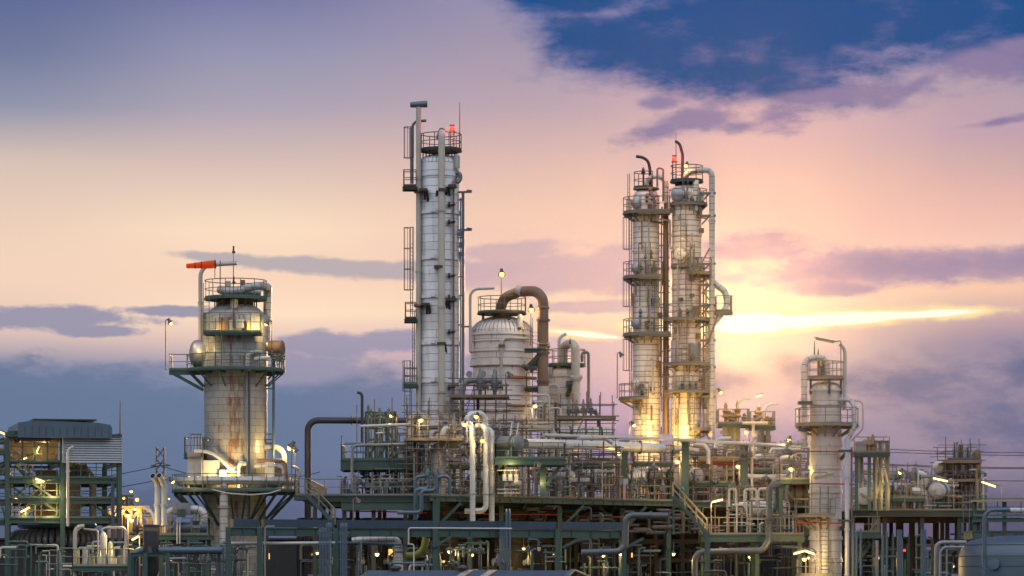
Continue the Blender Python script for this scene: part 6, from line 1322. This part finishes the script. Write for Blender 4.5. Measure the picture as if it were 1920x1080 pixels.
hdrum((X(1616,D),D-2,Z(931,D)),(X(1640,D),D+1,Z(928,D)),L(15,D),'clad_pipe','pale drum with a large round cover right of the right column',saddle=Z(955,D),flat=True,lid='white_pipe')
hdrum((X(1660,D+4),D+4,Z(914,D+4)),(X(1722,D+4),D+4.5,Z(917,D+4)),L(10,D+4),'clad_pipe','long pale banded drum on the rear deck',saddle=zr,bands=6)
pipe([P(1705,920,D+3),P(1735,922,D+3),P(1736,955,D+3)],L(7,D+3),'clad_grey','grey elbow duct right of the long banded drum',bend=.6,n=14); pipe([P(1736,935,D+3.5),P(1736,890,D+3.5),P(1720,886,D+3.5)],L(5,D+3.5),'clad_grey','pale upright duct between the banded drum and the fan cover',bend=.5,n=14)
hdrum((X(1754,D+3),D+2.4,Z(921,D+3)),(X(1778,D+5),D+5,Z(919,D+5)),L(16,D+3),'clad_pipe','ribbed round end of the pale drum under the right scaffold',saddle=zr,ribs=True)
hdrum((X(1757,D+8),D+7,Z(877,D+8)),(X(1778,D+10),D+9,Z(876,D+10)),L(12,D+8),'clad_grey','smaller ribbed drum end high on the right scaffold',ribs=True,saddle=Z(893,D+8))
T=empty('air_cooler',(X(1812,D+6),D+6,zr),'cluster of upright pipes inside the right scaffold tower','plant structure')
for i,(px,yt) in enumerate(((1788,870),(1797,835),(1803,832),(1810,840),(1816,846),(1824,850),(1795,900))): pipe([(X(px,D+6),D+6+(i%3)*.6,zr),(X(px,D+6),D+6+(i%3)*.6,Z(yt,D+6)),(X(px+(5 if i%2 else -6),D+6),D+6+(i%3)*.6,Z(yt-3,D+6))],L(3.6 if i%2 else 2.6,D+6),'grey_pipe' if i%2 else 'dark_pipe',root=T,bend=.4,name='riser')
MB().lathe((X(1812,D+8),D+8,zr),[(L(13,D),0),(L(13,D),2.6),(.02,3.0)],20).build('drum','cream_pipe',T); MB().lathe((X(1832,D+8),D+8,zr),[(L(8,D),0),(L(8,D),4.8),(.02,5.2)],16).build('drum','brown_pipe',T)
for y in (862,868,893,905): MB().tube([(X(1775,D+6),D+5.5,Z(y,D+6)),(X(1835,D+6),D+5.5,Z(y,D+6))],.16,8).build('header','dark_pipe',T)
scaffold(X(1772,D+4),X(1836,D+4),D+4,D+9,zr,Z(838,D+4),5,6,'tall dark scaffold tower at the right wrapped round grey risers',boards=[Z(868,D+4),Z(903,D+4)],seed=23)
for i,(px,y) in enumerate(((1790,830),(1803,824),(1815,832))): tag(antenna(px,860,y,D+6,'short stub on top of the right scaffold tower',.08),group='stubs on the right scaffold tower')
tube_lamp(P(1750,896,116),P(1777,902,116),Z(957,116),'fluorescent lamp on a bent post before the right scaffold tower',170); tube_lamp(P(1841,903,112),P(1867,912,112),Z(960,112),'fluorescent lamp on a bent post right of the scaffold tower',170)
tube_lamp(P(1614,928,110),P(1634,938,110),Z(998,110),'unlit batten lamp before the large round drum cover',0,False)
flood_lamp(P(1687,887,120),zr,'small floodlight on a post above the long banded drum',(-1,-.2),60)
flood_lamp(P(1336,943,102)+V((0,-.6,0)),zb,'lamp',(1,-.2),50) if False else tube_lamp(P(1335,941,103),P(1355,936,103),zb,'bright fluorescent lamp at the foot of the deck stair',260,off=P(1333,1000,103))
for lab,p,q in (('left arm of the bright lamp pair under the lower platform of the right column',(1488,1038),(1506,1033)),('right arm of the bright lamp pair under the lower platform of the right column',(1505,1031),(1527,1038))): tube_lamp(P(*p,98),P(*q,98),0,lab,330,off=P(1529,1075,98))
for i,(px,y,D,foot,aim,e,lab) in enumerate(((893,783,101,Z(830,101),(-.5,-1),100,'floodlight glaring above the three tall white pipes'),(789,790,101,Z(826,101),(.3,-1),150,'small bright lamp inside the cream U arch'),(734,781,104,Z(835,104),(-1,-.3),60,'yellow floodlight at the top of the slender green frame'),(1003,763,108,Z(800,108),(.6,-1),200,'bright lamp between the domed vessel and the rusty downpipe'),(872,798,100,Z(830,100),(-.4,-1),180,'glaring lamp beside the lit relief valve'),(1270,867,114,ZD,(-.5,-1),260,'yellow floodlight left of the middle tall green post'),(1383,876,117,ZD,(-.3,-1),220,'yellow floodlight left of the right tall green post'),(1482,881,105,Z(899,106),(-.2,-1),160,'yellow lamp in the frame left of the right column'),(1478,827,121,ZD,(-.6,-1),60,'small lamp at the tip of the pipe left of the right column'),(1398,812,122,ZD,(-.3,-1),200,'lamp beneath the rear twin platforms'),(1160,852,113,ZD,(-.4,-1),60,'small lamp left of the left tall green post'),(905,828,100,Z(850,100),(.3,-1),120,'amber lamp behind the middle of the three white pipes'))):
    flood_lamp(P(px,y,D)+V((0,-.5,0)),foot,lab,aim,e)
for i,(px,y,D,lit) in enumerate(((673,942,96,0),(1013,874,99.5,0),(958,706,111,0))): flood_lamp(P(px,y,D),[Z(975,96),ZD,Z(740,111)][i],['unlit floodlight on a rusty post below the left deck girder','unlit white lamp on a post under the raised platform','unlit floodlight on a yellow post before the domed vessel'][i],(1,-.2),0,lit=False)
# blue stepped pipes left of the big green column
for i,q in enumerate(([(745,961),(790,961),(790,920),(817,920),(817,893)],[(779,975),(779,918),(804,917),(804,897)])):
    D=96+i*.6; pipe([P(a_,b_,D) for a_,b_ in q],L(3.8,D),'blue_pipe',['front one of the two blue stepped pipes left of the big green column','rear one of the two blue stepped pipes left of the big green column'][i],bend=.3,n=12)
for i,(a,b) in enumerate(((779,800),(820,843))): D=98.6; pipe([P(a,930,D),P(a,894,D),P(b,893,D),P(b,878 if i==0 else 928,D)],L(3.2,D),'blue_pipe',['left blue U pipe with a pointed valve behind the railing','right blue U pipe with a pointed valve behind the railing'][i],bend=.3); relief_valve((X(a+22 if i==0 else a-3,D),D-.1,Z(905,D)),L(28,D),['left pointed valve on the blue U pipes','right pointed valve on the blue U pipes'][i],group=None,mat='blue_pipe',s=.8)
o=MB().box((X(766-.0,92),92,Z(1049,92)),(X(779,92),92.6,Z(1036,92))).build('valve_box','yellow_paint') if False else None
pipe([P(762,1042,93),P(780,1042,93),P(795,1030,93),P(799,1008,93)],L(7,93),'yellow_green','yellow green lit elbow under the left deck',bend=.8,n=16)
D=92; T=empty('suction_drum',(X(745,D),D,0),'silver banded upright drum with a fat bent duct under the left deck','drum')
MB().lathe((X(747,D),D,0),[(L(9,D),0),(L(9,D),Z(1046,D)),(L(7.5,D),Z(1042,D)),(L(7.5,D),Z(1020,D))],24).build('shell','clad_pipe',T); pipe([P(747,1022,D),P(746,1012,D),P(730,1010,D),P(690,1011,D),P(660,1014,D)],L(6.5,D),'clad_pipe',root=T,bend=.5,n=16,name='duct')
for y in (1026,1034,1046): MB().ring((X(747,D),D,Z(y,D)),L(8,D),.05,20,6).build('band','grey_pipe',T)
pipe([P(752,1020,90),P(610,1018,90)],L(3.2,90),'blue_pipe','blue grey pipe with a cut end below the foreground girder',n=12,mouth=True); pipe([P(672,1018,89),P(676,1018,89),P(676,1075,89)],L(3,89),'blue_pipe','blue elbow pipe below the foreground girder',bend=.3) ; pipe([P(430,1019,86),P(622,1018,86),P(628,1018,86)],L(3,86),'white_pipe','long white pipe with a slanted end left of the rack column',n=12,mouth=True)
pipe([P(731,1060,87),P(731,1056,87),P(800,1056,87),P(801,1090,87)],L(2.2,87),'blue_pipe','blue pipe looping before the silver upright drum',bend=.2); pipe([P(766,1020,85),P(766,990,85),P(960,991,85)],L(1.4,85),'white_pipe','thin pale pipe along the foreground girder',bend=.15,n=8)
pipe([P(776,1090,86),P(776,1021,86),P(764,1020,86)],L(1.3,86),'white_pipe','thin pale pipe dropping beside the yellow green elbow',bend=.15,n=8); pipe([P(497,1095,83),P(497,987,83),P(515,987,83)],L(1.6,83),'grey_pipe','thin grey pipe bent over the left end of the foreground girder',bend=.2,n=8)
for i,(px,y) in enumerate(((410,1020),(438,1017))): pipe([(X(px,89),89+i,0),(X(px,89),89+i,Z(1026,89)),(X(px+12,89),89+i,Z(1017,89))],L(4,89),'blue_pipe',['left','right'][i]+' one of the short blue goosenecks with dark mouths below the rusty tower',bend=.35,mouth=True,n=12)
# under deck lamps
for i,(px,y,D,e,lab) in enumerate(((595,1037,95,120,'lamp under the foreground girder left of the wide conduit bank'),(707,1039,96,140,'lamp hanging right of the narrow conduit bank'),(843,1034,100,150,'round lamp right of the big green column beneath the deck'),(885,1040,104,150,'second round lamp beneath the deck right of the green column'),(982,1029,102,170,'hanging shaded lamp in the middle of the dark space under the deck'),(1131,1041,104,170,'round lamp under the deck left of the stepping rusty pipe'),(1164,1038,103,120,'small lamp close to the stepping rusty pipe'),(1263,1039,104,190,'round lamp under the deck right of the stepping rusty pipe'),(1405,1044,110,90,'dim lamp behind the big grey bend under the lower deck'),(1508,1048,100,120,'left round lamp beneath the bright lamp pair'),(1516,1046,101,100,'right round lamp beneath the bright lamp pair'),(1038,1037,118,80,'faint lamp deep under the deck'),(1645,1046,110,120,'yellow lamp behind the blue risers at the right'),(1787,1062,120,90,'yellow lamp behind the bent grey pipes at the right'))):
    bulb_lamp(P(px,y,D),lab,e*1.3,None,.14,.9)
for px,y,D,lab in ((1696,1032,112,'small red lamp behind the left blue square post'),): 
    t=empty('warning_lamp',P(px,y,D),lab,'lamp'); MB().sphere(P(px,y,D),.1,10,8).build('red_lens','lamp_red',t); MB().tube([P(px,y,D),P(px,y,D)+V((0,.5,0))],.05,6).build('stem','lamp_metal',t); point(t,P(px,y,D)+V((0,-.4,0)),25,(1,.08,.03),.1)

for i,(p0,p1,y,D,lab) in enumerate(((1188,1262,868,118.6,'narrow access walkway just below the foot of the left twin column'),(1302,1380,905,118.8,'low access walkway between the middle and right tall green posts'),(1406,1462,880,119.5,'short access walkway under the fat white elbows'),(1300,1345,852,123,'high access walkway at the foot of the right twin column'),(846,900,872,103.6,'small access walkway behind the three tall white pipes'),(1075,1150,872,113,'access walkway over the long pale drum'),(700,760,905,103.2,'low step platform among the risers on the left deck'),(1672,1735,934,123.6,'low access walkway before the long banded drum'))):
    t=empty('access_walkway',(X((p0+p1)/2,D),D,Z(y+30,D)),lab,'walkway'); rect_platform(t,X(p0,D),X(p1,D),D,D+1.2,Z(y,D),'flr','green_steel','rail_warm',1.05,beam=.2)
    for px in (p0+4,p1-4): MB().beam((X(px,D),D+.6,Z(y+1,D)),(X(px,D),D+.6,min(ZD if p0<1600 else zr,Z(y+3,D)-.1)),.14).build('leg','green_steel',t)

for i,(x0,x1,y,D,lab) in enumerate(((830,1045,962,108,'thin dark red fire main under the left half of the main deck'),(1060,1240,968,112,'thin dark red fire main under the right half of the main deck'),(650,800,958,106,'thin red fire main under the left deck girder'))):
    pipe([P(x0,y,D),P(x1,y+3,D)],L(1.3,D),'red_paint',lab,n=8,cat='fire main',name='fire_main')
# ---------------------------------------------------------------- the tangle of small bore pipework
rd=random.Random(31)
PIPES=[]
def clutter(px0,px1,y0,y1,D0,D1,n,mats,label,group,rmin=1.0,rmax=2.6,floor=None,hz=.5):
    for i in range(n):
        D=rd.uniform(D0,D1); px=rd.uniform(px0,px1); r=rd.uniform(rmin,rmax); mt=rd.choice(mats); k=rd.random(); zf=floor if floor is not None else Z(y1,D)
        w=rd.uniform(12,46)*rd.choice((-1,1)); q=min(max(px+w,px0),px1)
        ya=rd.uniform(y0,y1); 
        if k<hz*.55: pts=[P(px,ya,D),P(q,ya+rd.uniform(-1,1),D)]
        elif k<hz: pts=[P(px,ya,D),P(q,ya,D),P(q,min(y1,ya+rd.uniform(8,30)),D)]
        elif k<hz+.22: pts=[V((X(px,D),D,zf)),P(px,ya,D),P(px+(w*.3),ya,D)]
        elif k<hz+.36: pts=[V((X(px,D),D,zf)),P(px,ya,D),P(px+7,ya,D),V((X(px+7,D),D,zf))]
        else: pts=[V((X(px,D),D,zf)),P(px,ya,D)]
        if (pts[-1]-pts[0]).length<.3: continue
        PIPES.append((r*sum((pts[j+1]-pts[j]).length for j in range(len(pts)-1))*(2.0 if D<110 else 1.0),pts,L(r,D),mt,label,L(r*2.2,D),group))
def valves(px0,px1,ys,D0,D1,n,label,group,s=(.7,1.3)):
    for i in range(n):
        D=rd.uniform(D0,D1); gate_valve(P(rd.uniform(px0,px1),rd.choice(ys)+rd.uniform(-3,3),D),label,group,rd.uniform(*s),rd.choice((0,1.57,.5)))
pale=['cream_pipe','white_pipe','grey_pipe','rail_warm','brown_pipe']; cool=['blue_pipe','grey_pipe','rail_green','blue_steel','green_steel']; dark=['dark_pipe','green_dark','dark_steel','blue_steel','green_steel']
clutter(640,806,885,930,101,110,103,cool+['rail_green'],'small green or grey riser crowded on the left deck','risers crowded on the left deck',.8,2.0,zl,.2)
clutter(690,800,800,885,104,112,72,['green_steel','rail_green','cream_pipe','grey_pipe'],'small pipe threaded through the slender green frame','pipes in the slender green frame',.8,2.4,zl,.5)
clutter(760,940,790,930,102,112,141,pale+['blue_pipe','grey_pipe'],'small pipe in the tangle at the foot of the tallest column','pipes at the foot of the tallest column',1,3.2,ZD,.5)
clutter(860,1050,740,860,112,119,103,pale+['dark_pipe'],'small pipe in the tangle below the domed vessel','pipes below the domed vessel',1,2.8,None,.5)
clutter(930,1170,845,932,106,122,134,pale+['grey_pipe','dark_pipe'],'small pipe among the drums in the middle of the deck','pipes among the deck drums',1,3,ZD,.5)
clutter(1170,1400,835,935,119,134,184,pale+['orange_pipe'],'small pipe in the tangle before the twin columns','pipes before the twin columns',.9,3,ZD,.5)
clutter(1395,1520,830,940,119,134,134,pale+['grey_pipe'],'small pipe in the tangle left of the right column','pipes left of the right column',.9,3,ZD,.5)
clutter(1318,1500,935,998,105.5,112,79,pale+['green_steel'],'small pipe on the lower deck by the stair','pipes on the lower deck',.8,2,zb,.4)
clutter(1600,1850,880,955,124,138,196,pale+['grey_pipe','valve_grey'],'small pipe between the drums of the rear deck','pipes on the rear deck',.9,3.4,zr,.5)
clutter(806,1320,948,1000,104,128,184,['dark_pipe','green_dark','dark_steel','dark_steel'],'dark pipe running under the main deck plate','dark pipes under the main deck',1.2,4,None,.85)  # near black colours put the shade under the deck into these pipes
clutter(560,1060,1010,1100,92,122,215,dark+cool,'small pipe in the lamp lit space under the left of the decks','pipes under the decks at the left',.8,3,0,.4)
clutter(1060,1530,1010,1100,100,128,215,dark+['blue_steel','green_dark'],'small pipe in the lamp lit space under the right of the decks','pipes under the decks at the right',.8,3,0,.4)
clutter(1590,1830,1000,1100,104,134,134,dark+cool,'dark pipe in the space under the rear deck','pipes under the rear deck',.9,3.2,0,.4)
clutter(300,480,1010,1095,86,104,103,cool+['cream_pipe','green_steel'],'small pipe at the foot of the rusty tower','pipes at the foot of the rusty tower',.8,2.6,0,.4)
clutter(0,260,1015,1095,90,100,103,cool+['green_steel','cream_pipe'],'small pipe at the foot of the furnace structure','pipes at the foot of the furnace',.8,2.4,0,.45)
clutter(240,320,960,1060,104,125,49,pale+cool,'small pipe between the furnace and the rusty tower','pipes between furnace and rusty tower',.9,2.4,0,.5)
clutter(1170,1520,828,930,119,132,170,['rail_warm','cream_pipe','rail_green','scaffold_steel','brown_pipe'],'thin rail or tube in the tangle behind the deck','thin tubes behind the deck',.5,.95,ZD,.6)
clutter(760,1165,785,930,103,119,150,['rail_warm','cream_pipe','rail_green','scaffold_steel','grey_pipe'],'thin rail or tube in the tangle on the deck','thin tubes on the deck',.5,.95,ZD,.6)
clutter(640,800,790,930,103,112,50,['rail_green','rail_warm','green_steel'],'thin rail or tube on the left deck','thin tubes on the left deck',.5,.9,zl,.5)
clutter(1600,1840,870,955,125,137,80,['rail_warm','cream_pipe','rail_green','scaffold_steel'],'thin rail or tube on the rear deck','thin tubes on the rear deck',.5,.95,zr,.6)
PIPES.sort(key=lambda q:-q[0])
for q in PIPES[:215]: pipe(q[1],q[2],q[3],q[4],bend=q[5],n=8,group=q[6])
tm=MB(); tm.mi=[]; mats=sorted({q[3] for q in PIPES})
for q in PIPES[215:]:
    tm.tube(q[1],q[2],7,bend=q[5]); tm.mi+=[mats.index(q[3])]*(len(tm.f)-len(tm.mi))
tag(tm.build('pipework',mats),'dense tangle of thin pipes running among and beneath the decks','pipework',kind='stuff')
valves(650,800,(905,912,920),100.5,104,20,'small gate valve among the risers on the left deck','valves on the left deck',(.6,1.1))
valves(770,930,(800,850,905),101,106,16,'small gate valve among the pipes by the tallest column','valves by the tallest column')
valves(1000,1250,(915,900,880),106,120,22,'small gate valve between the deck drums','valves between the deck drums')
valves(1260,1500,(850,870,900,920),118,126,30,'small gate valve in the tangle right of the twin columns','valves right of the twin columns')
valves(1660,1830,(895,915,940),123,132,20,'small gate valve on the rear deck','valves on the rear deck')
valves(590,1040,(1030,1055),90,104,18,'gate valve in the lit space under the left of the decks','valves under the decks')
valves(310,470,(1030,1050),86,94,12,'gate valve at the foot of the rusty tower','valves at the foot of the rusty tower')
# support frames deep under the decks
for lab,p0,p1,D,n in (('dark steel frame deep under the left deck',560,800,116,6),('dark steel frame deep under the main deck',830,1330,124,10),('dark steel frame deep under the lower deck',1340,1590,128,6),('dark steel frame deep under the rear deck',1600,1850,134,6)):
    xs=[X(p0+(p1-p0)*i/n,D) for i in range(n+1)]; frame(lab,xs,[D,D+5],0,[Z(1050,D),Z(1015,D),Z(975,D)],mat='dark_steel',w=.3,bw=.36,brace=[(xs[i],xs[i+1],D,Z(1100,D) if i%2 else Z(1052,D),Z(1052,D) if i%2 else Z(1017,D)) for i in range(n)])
# dark blocks added to shut out the sky behind and under the decks
for lab,p0,p1,y in (('long dark block added behind the columns to close the view under the main deck',800,1600,962),('low dark block added behind the left deck',560,790,985),('low dark block added behind the rear deck',1620,1730,1010),('long low dark block added behind the furnace and the rusty tower',-60,559.5,1012),('low dark block added behind the dome roofed tank',1745,1990,1035)):
    D=146; T=empty('backdrop_block',(X((p0+p1)/2,D),D,0),lab,'backdrop'); x0,x1=X(p0,D),X(p1,D); z1=Z(y,D)
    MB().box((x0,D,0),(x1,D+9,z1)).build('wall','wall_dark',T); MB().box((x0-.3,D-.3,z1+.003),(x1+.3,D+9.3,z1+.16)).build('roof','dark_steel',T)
    k=int((x1-x0)/2.4)
    for i in range(k):
        a=x0+.6+i*(x1-x0-1.2)/k
        if rd.random()<.45: 
            zz=Z(1052-rd.random()*16,D); MB().box((a,D-.03,zz),(a+rd.uniform(.5,1.3),D-.005,zz+rd.uniform(.25,.6))).build('glow_pane','pane_glow_bright' if rd.random()<.5 else 'pane_glow_dim',T)  # glowing panes invented for the added blocks
# ---------------------------------------------------------------- thin tinted haze added to spread the sun's golden glow over the columns
hm=bpy.data.materials.new('haze'); hm.use_nodes=True; hn=hm.node_tree; hn.nodes.clear()
vo=N(hn,'ShaderNodeVolumePrincipled'); vo.inputs['Color'].default_value=(1,.77,.38,1); vo.inputs['Density'].default_value=HAZE; vo.inputs['Anisotropy'].default_value=.98
ho=N(hn,'ShaderNodeOutputMaterial'); hn.links.new(vo.outputs[0],ho.inputs['Volume'])
M['haze']=hm
tag(MB().box((-640,-240,-1),(640,345,72)).build('haze','haze'),'thin warm evening haze in the air over the plant','haze',kind='stuff')
